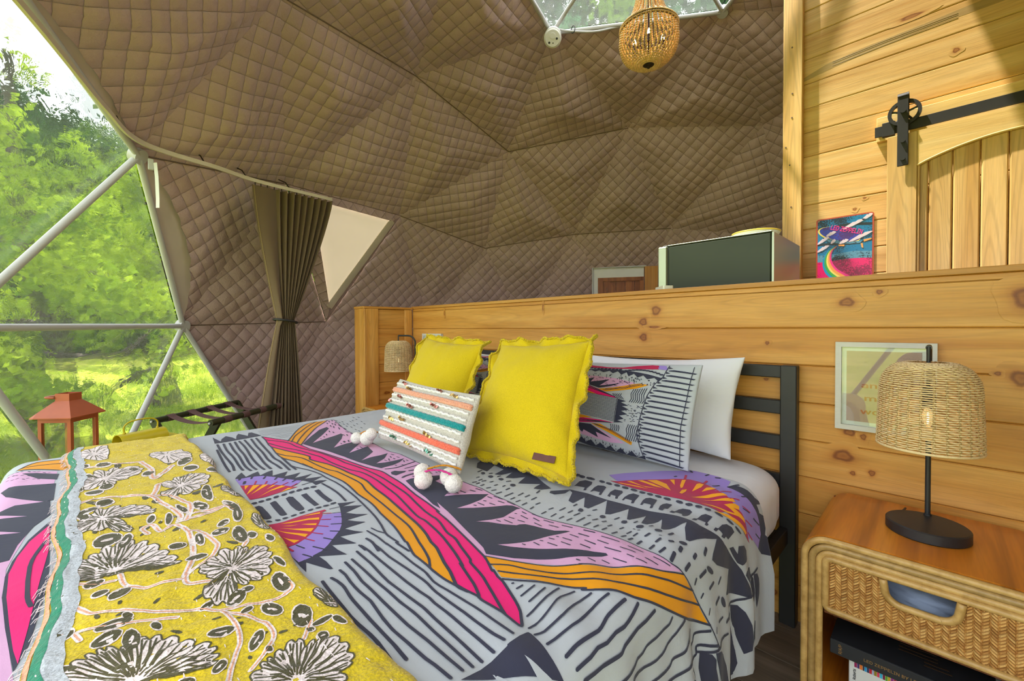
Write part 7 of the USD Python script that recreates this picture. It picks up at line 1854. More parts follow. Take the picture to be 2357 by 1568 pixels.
# the folded throw across the foot
tpos0 = make_drape(-0.351, 0.636, 0.078, -2.435, -0.9, 0.2, 1)
def tpos(s, t):
    p = tpos0(s, t); e = np.minimum(np.clip((t + 0.062)/0.018, 0, 1), 1); r = np.clip((0.300 - t)/0.022, 0, 1)
    P = np.stack([np.asarray(s, float), np.asarray(t, float), 0*t], 1)
    puff = 0.0045*(meshkit.noise(P*[26, 34, 1], 9) - 0.5) + 0.003*(meshkit.noise(P*[60, 80, 1], 12) - 0.5)
    h = 0.022*(1 - np.sqrt(np.clip(1 - (1 - r)**2, 0, 1))) + 0.012*(1 - e) 
    nx = np.clip((np.asarray(s) + 0.43)/0.08, 0, 1)
    p = p + np.stack([nx*(puff - h), 0.006*np.sin(np.asarray(s)*9) + 0.004*np.sin(np.asarray(s)*23), (1 - nx)*(puff - h)], 1)
    return p
tsurf = with_normals(tpos)
S2 = np.concatenate([np.arange(-2.80, -2.36, 0.014), np.arange(-2.36, -0.47, 0.0115), np.arange(-0.47, 0.05, 0.0085)])
T2 = np.unique(np.concatenate([np.arange(-0.066, -0.04, 0.006), np.arange(-0.04, 0.27, 0.0115), np.arange(0.27, 0.3005, 0.005), [0.300]]))
items = parse_print(THROW_PRINT)
def band(t0, t1, w, k): return Polygon([(x, t0 + w*math.sin(x*k)) for x in np.linspace(-2.8, 0.05, 240)] + [(x, t1 + w*math.sin(x*k*1.3 + 1)) for x in np.linspace(0.05, -2.8, 240)])
items += [('W', 5, band(-0.045, -0.024, 0.0018, 60)), ('G', 6, band(-0.058, -0.0445, 0.0016, 47)), ('A', 6, band(-0.07, -0.0585, 0.0012, 70))]
tr_ = np.random.default_rng(5)
for k in range(420):                                       # pale running stitches
    x, y = tr_.uniform(-2.6, -0.3), -0.05 + 0.026*tr_.integers(0, 14); items.append(('F', 7, LineString([(x, y), (x + 0.007, y + tr_.uniform(-0.001, 0.001))]).buffer(0.0007)))
v, f, c, n = cloth(S2, T2, tsurf, INK['M'], layered(items), shapely.box(-2.78, -0.065, 0.04, 0.2995), lift=0.0005, step=0.00022)
m = MB(); m.add(v, f, c); N_ = [n]
edge = [tsurf(np.array([x]), np.array([0.300]))[0][0] for x in S2]                       # the fold's rounded side, down to the duvet
e0 = np.array(edge); rows = [e0, e0 + [0, 0.004, -0.006], e0 + [0, 0.003, -0.014], e0 + [0, -0.004, -0.022], e0 + [0, -0.012, -0.027]]
m2 = MB(); m2.add(np.vstack(rows), grid_faces(5, len(S2)), INK['M'])
th = thing('throw_blanket', 'folded yellow kantha throw with pale block-printed blossoms across the bed', 'blanket')
obj('top_layer', (v, f, c), 'kantha', th, cd=True, n=n); obj('folded_edge', m2, 'kantha', th, cd=True, smooth=True)
m3 = MB()
for k in range(260):                                       # loose threads along the raw hem
    x = tr_.uniform(-2.45, -0.36); p = tsurf(np.array([x]), np.array([-0.064]))[0][0]; L = tr_.uniform(0.006, 0.022)
    m3.tube([p, p + [tr_.uniform(-.008, .008), -L*0.6, -0.004], p + [tr_.uniform(-.012, .012), -L, -0.016]], 0.0006, 4, c=INK['F'])
obj('loose_threads', m3, 'kantha', th, cd=True, kind='stuff')
# ---------------------------------------------------------------- pillows
def make_pillow(BL, BR, TL, TR, T, pinch=0.06, seed=0, lump=0.004, sharp=0.42):
    BL, BR, TL, TR = (np.array(x, float) for x in (BL, BR, TL, TR))
    nrm = np.cross(BR - BL, TL - BL); nrm /= np.linalg.norm(nrm)         # points to the viewer
    if nrm[1] > 0: nrm = -nrm
    w = (np.linalg.norm(BR-BL) + np.linalg.norm(TR-TL))/2; h = (np.linalg.norm(TL-BL) + np.linalg.norm(TR-BR))/2
    def pos(u, v, side=1):
        u = np.asarray(u, float); v = np.asarray(v, float)
        uu = u*(1 - pinch*np.cos(np.pi/2*np.clip(v, -1, 1))*np.abs(u)**2); vv = v*(1 - pinch*w/h*np.cos(np.pi/2*np.clip(u, -1, 1))*np.abs(v)**2)
        a, b = ((uu + 1)/2)[:, None], ((vv + 1)/2)[:, None]
        p = BL*(1-a)*(1-b) + BR*a*(1-b) + TL*(1-a)*b + TR*a*b
        k = np.clip((1 - np.clip(np.abs(u), 0, 1)**2.2)*(1 - np.clip(np.abs(v), 0, 1)**2.2), 0, 1)**sharp
        d = T*k*(1 + 0.10*(-v)) + lump*(meshkit.fbm(np.stack([u*3*w/0.5, v*3*h/0.5, 0*u + seed + side], 1), 3, seed) - 0.5)*2*np.minimum(1, k*3)
        pucker = lump*0.9*np.sin(16*np.arctan2(v*h, u*w) + 3*u)*np.clip(np.maximum(np.abs(u), np.abs(v)) - 0.55, 0, 1)*np.clip(k*4, 0, 1)
        return p + nrm*(side*(d + pucker))[:, None]
    return pos, nrm, w, h
def warp(n): t = np.linspace(-1, 1, n); return np.sign(t)*(1 - (1 - np.abs(t))**1.6)
def pillow_mesh(pos, col, n=40):
    t = warp(n); m = MB(); u, v = (a.ravel() for a in np.meshgrid(t, t, indexing='ij'))
    F = grid_faces(n, n)
    m.add(pos(u, v, 1), F, col); m.add(pos(u, v, -1), F[:, ::-1], col)
    vv, ff, cc = m.arr(); nn = vnormals(vv, ff); k = n*n; edge = (np.abs(u) > 0.9999) | (np.abs(v) > 0.9999)
    s = nn[:k] + nn[k:]; s /= np.maximum(np.linalg.norm(s, axis=1, keepdims=True), 1e-9); nn[:k][edge] = s[edge]; nn[k:][edge] = s[edge]
    a = pos(np.array([-.1, .1, 0.]), np.array([-.1, -.1, .1])); ok = np.cross(a[1]-a[0], a[2]-a[0])
    return vv, ff, cc, nn
def orient(v, f, n, nrm):
    a = v[f[0, 1]] - v[f[0, 0]]; b = v[f[0, 2]] - v[f[0, 0]]
    return (f, n) if np.cross(a, b) @ nrm > 0 else (f[:, ::-1], -n)
def put_pillow(name, label, quad, T, col, look, pinch=0.06, seed=0, n=40, lump=0.004, part='cover', sharp=0.42, group=None):
    pos, nrm, w, h = make_pillow(*quad, T, pinch, seed, lump, sharp)
    t = thing(name, label, 'pillow', group)
    v, f, c, nn = pillow_mesh(pos, col, n); f, nn = orient(v, f, nn, nrm)
    obj(part, (v, f, c), look, t, cd=True, n=nn)
    return t, pos, nrm, w, h
WHITE = srgb(226,228,234)
# white sleeping pillows
put_pillow('sleeping_pillow', 'plump white pillow leaning on the headboard at the right', ((-1.22,1.665,.61), (-.535,1.66,.61), (-1.22,1.735,.965), (-.512,1.742,.985)), 0.062, WHITE, 'white_cotton', 0.05, 3, lump=0.007)
put_pillow('sleeping_pillow', 'white pillow standing between the print sham and the rightmost white pillow', ((-1.42,1.52,.61), (-.70,1.53,.605), (-1.42,1.60,.955), (-.70,1.61,.945)), 0.045, WHITE, 'white_cotton', 0.03, 7, lump=0.005)
put_pillow('sleeping_pillow', 'white pillow behind the far print sham at the left of the bed', ((-2.25,1.665,.61), (-1.45,1.66,.61), (-2.25,1.74,.95), (-1.45,1.74,.955)), 0.06, WHITE, 'white_cotton', 0.05, 11, lump=0.006)
# two print shams; the print is traced in centimetres from the sham's lower right, right to left
SHAM = '''V1p0:628,58 685,60 705,100 650,95
C1p0:150,105 190,85 320,98 430,95 520,70 600,57 640,60 655,95 560,102 420,108 250,112
N1p0:130,140 250,125 380,118 500,130 600,148 690,175 670,205 640,175 600,192 570,160 540,182 510,150 480,177 460,140 430,167 400,135 370,157 340,135 300,152 270,135 240,152 210,138 130,158
K1p0:60,205 120,200 260,195 400,205 540,235 480,265 380,290 300,305 200,280 110,260 60,240
N2p0:60,230 125,235 180,205 165,250 250,210 230,255 360,220 300,285 445,245 380,280 300,305 210,280 110,262
O1p0:295,315 400,290 500,255 560,235 620,240 550,280 450,310 350,332
P1p0:60,255 110,262 200,285 300,315 400,360 440,380 300,365 200,330 60,292
O1p0:60,292 105,300 200,330 290,362 230,360 105,335 60,325
N1p0:445,382 500,395 470,410 520,430 480,440 525,460 480,480 520,500 470,520 500,540 460,560 500,570 445,582
P1p0:40,602 75,600 200,585 350,580 440,585 330,605 200,630 40,640
O1p0:40,570 75,565 200,560 290,570 200,590 40,600
K1p0:40,700 60,650 280,630 520,740 430,757 250,742 60,705
N2p0:40,650 70,645 280,630 430,720 320,690 335,735 230,690 220,715 150,660 150,705 70,662
O1p0:280,622 350,615 450,660 565,715 560,742 450,692 350,650
N1p0:40,720 60,722 120,775 150,745 175,790 215,760 240,800 280,768 310,812 350,780 380,818 420,782 450,825 490,785 520,828 560,788 590,830 640,800 640,840 500,850 300,838 120,800 40,770'''
def sham(name, label, quad, ref, T, seed, full=True):
    BL, BR, TL, TR = (np.array(q, float) for q in quad)
    pos, nrm, w, h = make_pillow(*quad, T, 0.02, seed, 0.004, 0.5)
    t = thing(name, label, 'pillow', 'print shams')
    v, f, c, nn = pillow_mesh(pos, INK['W'], 34); f, nn = orient(v, f, nn, nrm); obj('cover', (v, f, c), 'print_cotton', t, cd=True, n=nn)
    items = parse_print(SHAM, 1.0)
    def L(x0, y0, x1, y1, wd, col='N', l=3): items.append((col, l, LineString([(x0, y0), (x1, y1)]).buffer(wd/2)))
    for k in range(18): L(160 + 4*((k*7) % 5), 352 + k*11.5, 438, 380 + k*11.2, 3.4)
    for k in range(12):
        x = 470 + 13*k; items.append(('N', 3, LineString([(x - 60, 335 - 2*k + 10), (x - 66, 345 + 2*k), (x - 40, 378 + k)] if k < 5 else [(x, 290 - (k-5)*3), (x - 12, 330), (x - 4, 372), (x - 14, 398)]).buffer(2.2)))
        items.append(('N', 3, LineString([(x - 50, 600), (x - 44, 625), (x - 50, 650)] if k < 5 else [(x, 580), (x - 10, 620), (x - 2, 660), (x - 12, 705)]).buffer(2.2)))
    r = np.random.default_rng(seed)
    for k in range(70): x, y = r.uniform(140, 650), r.uniform(0, 50); y += 158 + 0.0002*(x-140)**2*0.9; L(x, y, x + 1, y + 8, 4)
    for k in range(80): x, y = r.uniform(60, 610), r.uniform(0, 44); y += 725 + 55*(x-60)/550; L(x, y, x, y + 8, 4)
    for k in range(50): x, y = r.uniform(120, 520), r.uniform(0, 1); L(x, 204 + y*50 + (x-120)*0.07, x + 9, 205 + y*50 + (x-120)*0.07, 3)
    for k in range(46): x, y = r.uniform(505, 600), r.uniform(415, 560); L(x, y, x + 7, y, 4)
    for k in range(11): L(450 + 22*k, 92 + (k-4)**2*0.9 + 20, 462 + 22*k, 92 + (k-4)**2*0.9 + 20, 13); L(150 + 26*k, 118, 160 + 26*k, 116, 12)
    for (a, b, o) in ((330, 590, 0), (345, 575, 10)): items.append(('N', 3, LineString([(a, 322 - o), (470, 290 - o), (560, 252 - o), (b, 244 - o)]).buffer(2))); items.append(('N', 3, LineString([(300 + o, 622), (420, 655 - o), (556, 722 - o)]).buffer(2)))
    for q in ((0, 0), (14, -10), (-14, 10)): items.append(('N', 3, LineString([(60, 272 + q[1]), (120, 278 + q[1]), (220, 300 + q[1]), (420, 368)]).buffer(2.4))); items.append(('N', 3, LineString([(40, 622 + q[1]), (200, 608 + q[1]), (420, 588)]).buffer(2.4)))
    sun = Point(92, 440).buffer(34); items += [('V', 2, sun)]
    a = np.linspace(0, 2*np.pi, 41); items.append(('N', 1, Polygon([(92 + (70 if k % 2 else 38)*math.cos(x), 440 + (78 if k % 2 else 40)*math.sin(x)) for k, x in enumerate(a[:-1])]))); items.append(('C', 3, Point(92, 440).buffer(15)))
    seam = [(705, 62), (690, 160), (650, 235), (622, 330), (610, 420), (600, 520), (592, 650), (635, 822)]; sl = np.array(seam)
    items.append(('N', 4, LineString(seam).buffer(2.5))); items.append(('N', 4, LineString([(442, 380), (442, 584)]).buffer(2))); items.append(('N', 4, LineString([(842, 66), (838, 300), (830, 540), (836, 815)]).buffer(2)))
    for k in range(34):                                     # brushed strokes of the flange
        y = 80 + 22*k; x = np.interp(y, sl[:, 1], sl[:, 0]); e = (872 - x)*0.95
        items.append(('N', 3, Polygon([(x + 12, y + 3), (x + 40, y - 3), (x + e*0.62, y + 4), (x + e, y + 14), (x + e*0.95, y + 22), (x + e*0.5, y + 15), (x + 14, y + 9)] if k % 2 else [(x + 4, y - 8), (x + 30, y + 5), (x + 4, y + 10)])))
    sx, sy = ref                                            # crop units -> metres on the sham's face
    dom = {}
    for cc, l, g in items: dom.setdefault((l, cc), []).append(shapely.affinity.affine_transform(g.buffer(0), [sx, 0, 0, -sy, -sx*880, sy*840]))
    def sp(s, tt, e=0): return pos(1 + 2*np.asarray(s)/w, -1 + 2*np.asarray(tt)/h, 1)
    Sg = np.linspace(-w*0.985, -0.008*w, 60); Tg = np.linspace(0.012*h, 0.99*h, 26)
    surf = with_normals(lambda s, tt: sp(s, tt)); cells, tree = grid_cells(Sg, Tg); m = MB(); m.nn = []
    def surf2(s, tt):
        p, n2 = surf(s, tt); sg = np.sign(n2 @ nrm); return p, n2*sg[:, None]
    clip = shapely.box(Sg[0], Tg[0], Sg[-1], Tg[-1])
    for (l, cc), gs in sorted(dom.items()): lay(m, shapely.union_all(gs).intersection(clip), cells, tree, surf2, 0.0012 + 0.0004*l, INK[cc])
    v, f, c = m.arr(); obj('print', (v, f, c), 'print_cotton', t, cd=True, n=np.vstack(m.nn))
    rr = np.linspace(-1, 1, 40)                             # rippled flange at the open end
    return t, pos, nrm, w, h
sh1 = sham('print_sham', 'print sham with a navy brush-stroke flange leaning on the white pillows at right', ((-1.40,1.385,.625), (-.575,1.385,.625), (-1.42,1.475,.955), (-.572,1.495,.968)), (0.00062, 0.00044), 0.055, 21)
sh2 = sham('print_sham', 'print sham half hidden behind the two yellow cushions', ((-2.28,1.475,.625), (-1.475,1.475,.625), (-2.28,1.575,.955), (-1.475,1.575,.955)), (0.00062, 0.00044), 0.055, 33)
# yellow fringed cushions
YEL = srgb(203,178,8)
def yellow(label, quad, seed, tagged):
    t, pos, nrm, w, h = put_pillow('fringed_cushion', label, quad, 0.075, YEL, 'linen', 0.075, seed, 44, 0.006, sharp=0.5, group=None)
    per = []; k = 60
    for s in np.linspace(-1, 1, k, endpoint=False): per.append((s, -1))
    for s in np.linspace(-1, 1, k, endpoint=False): per.append((1, s))
    for s in np.linspace(1, -1, k, endpoint=False): per.append((s, 1))
    for s in np.linspace(1, -1, k, endpoint=False): per.append((-1, s))
    per = np.array(per); out = per*(1 + np.array([0.075, 0.075])); base = pos(per[:, 0]*0.995, per[:, 1]*0.995, 0.0*per[:, 0] + 1)
    ph = np.arange(len(per)); wave = 0.011*np.sin(ph*0.42 + seed) + 0.008*np.sin(ph*0.23 + 1)
    c0 = pos(np.array([0.0]), np.array([0.0]), 0)[0]; rad = base - c0; rad -= np.outer(rad @ nrm, nrm); rad /= np.linalg.norm(rad, axis=1)[:, None]
    tip = base + rad*(0.030 + 0.004*np.sin(ph*0.9))[:, None] + nrm*wave[:, None]
    floor_z = 0.622; tip[:, 2] = np.maximum(tip[:, 2], floor_z); base[:, 2] = np.maximum(base[:, 2], floor_z)
    mid = (base + tip)/2 + nrm*(wave*0.4)[:, None]; n = len(per); m = MB()
    v = np.vstack([base, mid, tip]); j = np.arange(n); jn = (j+1) % n
    m.add(v, np.vstack([np.stack([i*n+j, i*n+jn, (i+1)*n+jn, (i+1)*n+j], 1) for i in (0, 1)]), YEL); obj('flange', m, 'linen', t, cd=True, smooth=True)
    m = MB(); r = np.random.default_rng(seed)
    big = catmull(np.vstack([tip, tip[:1]]), 6)
    for row, off in ((0, -0.004), (1, 0.004)):
        q = big + nrm*off + r.normal(0, 0.0011, big.shape); m.tube(q[:-1], 0.0034 + 0.0012*r.random(len(q)-1), 6, c=np.array(YEL)*(0.92 if row else 1.0), closed=True)
    obj('fringe', m, 'wool', t, cd=True)
    if tagged:
        u0, v0 = 0.50, -0.90; p0 = pos(np.array([u0, u0+0.36]), np.array([v0, v0+0.05]), 1); uxv = p0[1]-p0[0]; L = np.linalg.norm(uxv); uxv /= L; uyv = np.cross(nrm, uxv)
        obj('leather_tag', prism([(0, -0.011), (L, -0.011), (L, 0.011), (0, 0.011)], p0[0] + nrm*0.006, uxv, uyv, 0.0022), 'leather', t)
    return t
plain('leather', srgb(92,46,30), 0.5, noise=0.2, nscale=60)
yellow('fringed yellow cushion at the back, behind the striped lumbar cushion', ((-1.955,1.085,.635), (-1.455,1.095,.635), (-1.985,1.305,1.045), (-1.505,1.305,1.02)), 4, False)
yellow('large fringed yellow cushion with a leather tag, in front of the shams', ((-1.245,.985,.645), (-.785,1.01,.645), (-1.305,1.235,1.025), (-.865,1.245,1.05)), 9, True)
# the striped lumbar cushion
CRM = srgb(196,191,180)
bo, bpos, bn, bw, bh = put_pillow('lumbar_cushion', 'cream woven lumbar cushion with braided stripes, sequins and pompoms at the front', ((-1.625,.835,.648), (-1.035,.80,.648), (-1.655,.955,.878), (-1.105,.945,.868)), 0.052, CRM, 'wool', 0.03, 17, 40, 0.004)
def bsurf(u, v, lift):
    u, v = np.atleast_1d(u), np.atleast_1d(v); return bpos(u, v, 1) + bn*lift
for name, vv, col in (('peach_braid', 0.60, srgb(222,158,128)), ('teal_braid', 0.04, srgb(22,140,140)), ('coral_braid', -0.52, srgb(226,110,84))):
    m = MB(); u = np.linspace(-0.97, 0.97, 150); ph = np.linspace(0, 150, 150)
    for k in range(3): m.add(*tube(bsurf(u, vv + 0.045*np.sin(ph*0.9 + k*2.094) - 0.10*(1-u**2)*0.2, 0.002) + bn*(0.004*np.sin(2*(ph*0.9 + k*2.094)))[:, None], 0.0062, 6), c=col)
    obj(name, m, 'wool', bo, cd=True, smooth=True, label=name.replace('_', ' ') + ' across the cushion')
for vv in (0.82, 0.42, 0.24, -0.12, -0.32, -0.70, -0.84):
    m = MB(); u = np.linspace(-0.96, 0.96, 110); m.add(*tube(bsurf(u, vv + 0.012*np.sin(u*60), 0.001), 0.0048 + 0.0012*np.sin(np.linspace(0, 330, 110)), 6), c=srgb(228,226,222)); obj('yarn_rib', m, 'wool', bo, cd=True, smooth=True)
m = MB()
for k in range(60):
    vv = -0.93 + 1.86*k/59; u = np.linspace(-0.965, 0.965, 40); m.add(*tube(bsurf(u, vv + 0.006*np.sin(u*25 + k), -0.0006), 0.0019, 4), c=np.array(CRM)*(0.82 + 0.24*((k*37) % 7)/7))
obj('weft', m, 'wool', bo, cd=True, kind='stuff')
plain('sequin_gold', srgb(212,176,110), 0.22, 0.9); plain('sequin_rose', srgb(196,128,118), 0.22, 0.9); plain('sequin_green', srgb(110,160,140), 0.22, 0.9)
for k, (uu, vv, cl) in enumerate([(-0.72,0.88,'rose'),(-0.50,0.74,'gold'),(0.22,0.90,'rose'),(0.55,0.84,'gold'),(-0.62,0.40,'rose'),(-0.93,0.22,'rose'),(-0.22,0.20,'rose'),(0.30,0.40,'rose'),(-0.60,-0.30,'gold'),(-0.30,-0.22,'gold'),(0.36,-0.40,'gold'),(-0.45,-0.80,'green'),(-0.05,-0.82,'gold'),(0.42,-0.80,'green')]):
    m = MB(); r = np.random.default_rng(k)
    for j in range(8):
        p = bsurf(uu + 0.022*j, vv - 0.006*j + r.uniform(-.02, .02), 0.006 + 0.001*(j % 2))[0]; n = bn + r.normal(0, 0.25, 3) + [0, -0.3, 0.5]; n /= np.linalg.norm(n); m.add(*tube([p, p + n*0.0006], 0.0052, 10))
    obj('sequin_row', m, 'sequin_' + cl, bo, kind='stuff')
def pompom(c, r, seed):
    v, f = sphere((0, 0, 0), 1, 3); d = 1 + 0.10*(meshkit.noise(v*9 + seed, seed) - 0.5) + 0.08*(meshkit.noise(v*22, seed + 1) - 0.5)
    v = v*d[:, None]*r + np.array(c); obj('pompom', (v, f, np.tile(srgb(226,222,214), (len(v), 1))), 'wool', bo, cd=True, smooth=True)
for k, (c, r) in enumerate([((-1.697,.775,.645), .024), ((-1.655,.80,.647), .028), ((-1.63,.805,.668), .024), ((-1.145,.735,.646), .026), ((-1.085,.70,.645), .027), ((-1.045,.765,.647), .027), ((-.995,.745,.645), .026)]): pompom(c, r, k)
def cord(a, b, col):
    t = np.linspace(0, 1, 14)[:, None]; p = np.array(a)*(1-t) + np.array(b)*t + np.sin(np.pi*t)*np.array([0, 0, 0.012]); m = MB(); q = np.linspace(0, 9, 14)
    for k in (0, np.pi): m.tube(p + 0.0022*np.stack([np.sin(q*2 + k), np.cos(q*2 + k), 0*q], 1), 0.0026, 6, c=col)
    obj('cord', m, 'wool', bo, cd=True, smooth=True)
cord((-1.69,.785,.660), (-1.62,.83,.672), srgb(190,120,20)); cord((-1.12,.74,.660), (-1.03,.80,.665), srgb(196,130,20)); cord((-1.085,.70,.668), (-1.0,.75,.665), srgb(200,50,130))
# ---------------------------------------------------------------- nightstands
def rattan(name, a, b):
    nodes = {'tc': ('texture_coordinate', {}), 'n': ('noise_texture', {'scale': 38.0, 'detail': 4.0, 'roughness': 0.65}), 'r': ('rgb_ramp', {'ramp': [(0.25, a), (0.6, b), (0.8, tuple(np.minimum(np.array(b)*1.12, 1)))]}),
        'oi': ('object_info', {}), 'mr': ('map_range', {'to_min': 0.9, 'to_max': 1.08}), 'vm': ('vector_math', {'math_type': 'scale'}), 'p': ('principled_bsdf', {'roughness': 0.42, 'specular_ior_level': 0.45, 'coat_weight': 0.15})}
    mat(name, nodes, [('tc.object', 'n.vector'), ('n.fac', 'r.fac'), ('oi.random', 'mr.value'), ('r.color', 'vm.vector1'), ('mr.result', 'vm.scale'), ('vm.vector', 'p.base_color')])
rattan('rattan', srgb(160,122,62), srgb(198,160,96)); rattan('rattan_dark', srgb(128,100,54), srgb(166,134,80)); rattan('wicker', srgb(206,178,130), srgb(226,202,156))
wood('teak', srgb(156,90,22), srgb(198,120,32), srgb(214,140,46), 'y', rough=0.34, grain=0.5, coat=0.25)
wood('teak_dark', srgb(96,50,18), srgb(120,66,26), srgb(140,82,36), 'y', rough=0.5)
fabric('splint', 0.5, 0.0002, 300, 0.0, 20, sheen=0.0, soft=0.1)
def rrect(x0, x1, z0, z1, r, n=8):
    pts = []
    for cx, cz, a0 in ((x1-r, z1-r, 0), (x0+r, z1-r, 90), (x0+r, z0+r, 180), (x1-r, z0+r, 270)):
        for a in np.linspace(a0, a0+90, n): pts.append((cx + r*math.cos(math.radians(a)), cz + r*math.sin(math.radians(a))))
    return pts
def make_nightstand():
    t = thing('nightstand', 'honey teak nightstand with nested rattan trim and a woven drawer, right of the bed', 'nightstand', loc=(-0.026, 1.40, 0))
    x, z0, z1, D = 0.241, 0.045, 0.531, 0.425
    out = Polygon(rrect(-x, x, z0, z1, 0.062, 12)); inn = Polygon(rrect(-x+0.016, x-0.016, z0+0.016, z1-0.016, 0.048, 12))
    obj('case', prism(out.difference(inn), (0, D, 0), (1, 0, 0), (0, 0, 1), D - 0.012), 'teak', t, smooth=25)
    obj('back_panel', box((-x+0.016, D-0.015, z0+0.016), (x-0.016, D-0.005, z1-0.016)), 'teak_dark', t)
    for k, (o, m) in enumerate(((0.0085, 'rattan'), (0.0255, 'rattan_dark'), (0.0415, 'rattan'))):
        p = [(a, 0.0 + 0.002*k, b) for a, b in rrect(-x+o, x-o, z0+o, z1-o, 0.062-o*0.75, 10)]
        obj('trim_pole', tube(p, 0.0088, 12, closed=True), m, t, smooth=True)
    for sx in (-1, 1):
        for y in (0.03, D-0.06): obj('foot', tube([(sx*(x-0.05), y, 0), (sx*(x-0.05), y, z0+0.004)], [0.016, 0.019], 16), 'rattan', t, smooth=40)
    xi = x - 0.052; zb = 0.335; zt = z1 - 0.052
    obj('shelf', box((-xi, 0.012, zb-0.016), (xi, D-0.016, zb-0.006)), 'teak_dark', t)
    # drawer: a bent cane frame, herringbone splints, a cane-edged slot
    dr = UsdGeom.Xform.Define(stage, path_of('drawer', t)).GetPrim()
    fr = [(a, -0.002, b) for a, b in rrect(-xi+0.004, xi-0.004, zb+0.004, zt-0.003, 0.012, 5)]
    obj('frame_cane', tube(fr, 0.0082, 12, closed=True), 'rattan', dr, smooth=True)
    hx, hz0, hz1 = 0.062, 0.413, zt - 0.012
    arc = [(-hx-0.006, hz1)] + [(-hx-0.002 + 0.035*(1-math.cos(a)), hz0 + 0.03*(1-math.sin(a))) for a in np.linspace(0.1, math.pi/2, 8)]; arc = arc + [(-a, b) for a, b in arc[::-1]]
    obj('slot_cane', tube(catmull([(a, -0.004, b) for a, b in arc], 3), 0.0085, 12), 'rattan', dr, smooth=True)
    m = MB(); W, P, r = 0.0125, 0.0074, np.random.default_rng(2)              # column width, pitch
    slot = Polygon([*arc, (hx+0.006, zt+0.05), (-hx-0.006, zt+0.05)]).buffer(0.004); field = Polygon(rrect(-xi+0.008, xi-0.008, zb+0.008, zt-0.007, 0.008, 3)).difference(slot)
    for i in range(int(2*xi/W) + 1):
        xa = -xi + i*W; up = 1 if i % 2 else -1
        for j in range(-3, int((zt-zb)/P) + 4):
            za = zb + j*P; q = Polygon([(xa, za), (xa+W, za+up*W*0.85), (xa+W, za+up*W*0.85+P*0.88), (xa, za+P*0.88)]).intersection(field)
            if q.is_empty or q.geom_type != 'Polygon' or q.area < 1.2e-5: continue
            cn = np.asarray(q.exterior.coords)[:-1]; c = cn.mean(0); n = len(cn); col = np.array(srgb(*[(206,158,92),(192,144,80),(214,170,104),(178,128,70)][r.integers(0, 4)]))*r.uniform(0.88, 1.06)
            ring = np.array([(a, 0.0015, b) for a, b in cn]); top = np.array([(c[0]+(a-c[0])*0.62, -0.0022, c[1]+(b-c[1])*0.62) for a, b in cn]); v = np.vstack([ring, top]); k = np.arange(n); kn = (k+1) % n
            f = np.vstack([np.stack([k, kn, n+kn], 1), np.stack([k, n+kn, n+k], 1), [(n, n+a, n+a+1) for a in range(1, n-1)]]); m.add(v, f, col)
    obj('woven_splints', m, 'splint', dr, cd=True, kind='stuff')
    bp = Polygon(rrect(-xi+0.006, xi-0.006, zb+0.006, zt-0.006, 0.008, 3)).difference(slot.buffer(-0.004))
    obj('drawer_front', prism(bp, (0, 0.010, 0), (1, 0, 0), (0, 0, 1), 0.0075), 'teak_dark', dr)
    b_ = MB(); b_.box((-xi+0.004, 0.012, zb+0.002), (xi-0.004, D-0.03, zb+0.008)).box((-xi+0.004, 0.012, zb), (-xi+0.010, D-0.03, zt-0.03)).box((xi-0.010, 0.012, zb), (xi-0.004, D-0.03, zt-0.03)); obj('drawer_box', b_, 'teak_dark', dr)
    return t
ns = make_nightstand()
copy_of(ns, 'rattan-trimmed teak nightstand in the far corner left of the bed', loc=(-2.742, 1.40, 0))
v, f = sphere((0, 0, 0), 1, 4); d = meshkit.fbm(v*2.6, 3, 3) - 0.5
bl = obj('folded_cloth', (v*[0.135, 0.11, 0.052]*(1 + 0.30*d[:, None]) + [-0.02, 1.56, 0.398], f, np.tile(srgb(150,164,190), (len(v), 1))), 'white_cotton', None, cd=True, smooth=True)
tag(bl, 'pale blue cloth seen through the slot of the woven drawer', 'cloth')
# ---------------------------------------------------------------- books on the shelf
plain('book_black', srgb(34,36,40), 0.6, noise=0.1, bump=0.0002, bscale=900); plain('page_cream', srgb(226,216,196), 0.8); plain('gilt', srgb(190,150,84), 0.35, 0.6); plain('book_white', srgb(212,214,214), 0.45); plain('ink_black', srgb(28,28,30), 0.6); plain('gilt_dim', srgb(92,66,40), 0.4, 0.4)
def text(s, h, org, ux, uy, m, parent, d=0.0006, bold=False, name='lettering', width=None):
    tm = meshkit.text_mesh(s, h, d, bold); v = np.array(tm.vertices); ux, uy = np.array(ux, float), np.array(uy, float); w = np.cross(ux, uy)
    k = 1.0 if width is None else width/v[:, 0].max()
    return obj(name, (np.array(org) + v[:, :1]*ux*k + v[:, 1:2]*uy + v[:, 2:]*w, tm.faces), m, parent)
bk = thing('book', 'thick black book with gold lettering lying on top in the nightstand shelf', 'book')
X0, X1, Y0, Y1, Z0, Z1 = -0.207, 0.105, 1.452, 1.74, 0.193, 0.231
obj('front_cover', box((X0, Y0, Z1-0.003), (X1, Y1, Z1), 0.001), 'book_black', bk); obj('back_cover', box((X0, Y0, Z0), (X1, Y1, Z0+0.003), 0.001), 'book_black', bk)
obj('spine', box((X0, Y0-0.003, Z0), (X1, Y0+0.0005, Z1), 0.001), 'book_black', bk); obj('pages', box((X0+0.004, Y0+0.001, Z0+0.0032), (X1-0.004, Y1-0.004, Z1-0.0032)), 'page_cream', bk)
text('LED ZEPPELIN BY LED ZEPPELIN', 0.0075, (-0.135, Y0-0.0031, 0.207), (1, 0, 0), (0, 0, 1), 'gilt', bk, 0.0004)
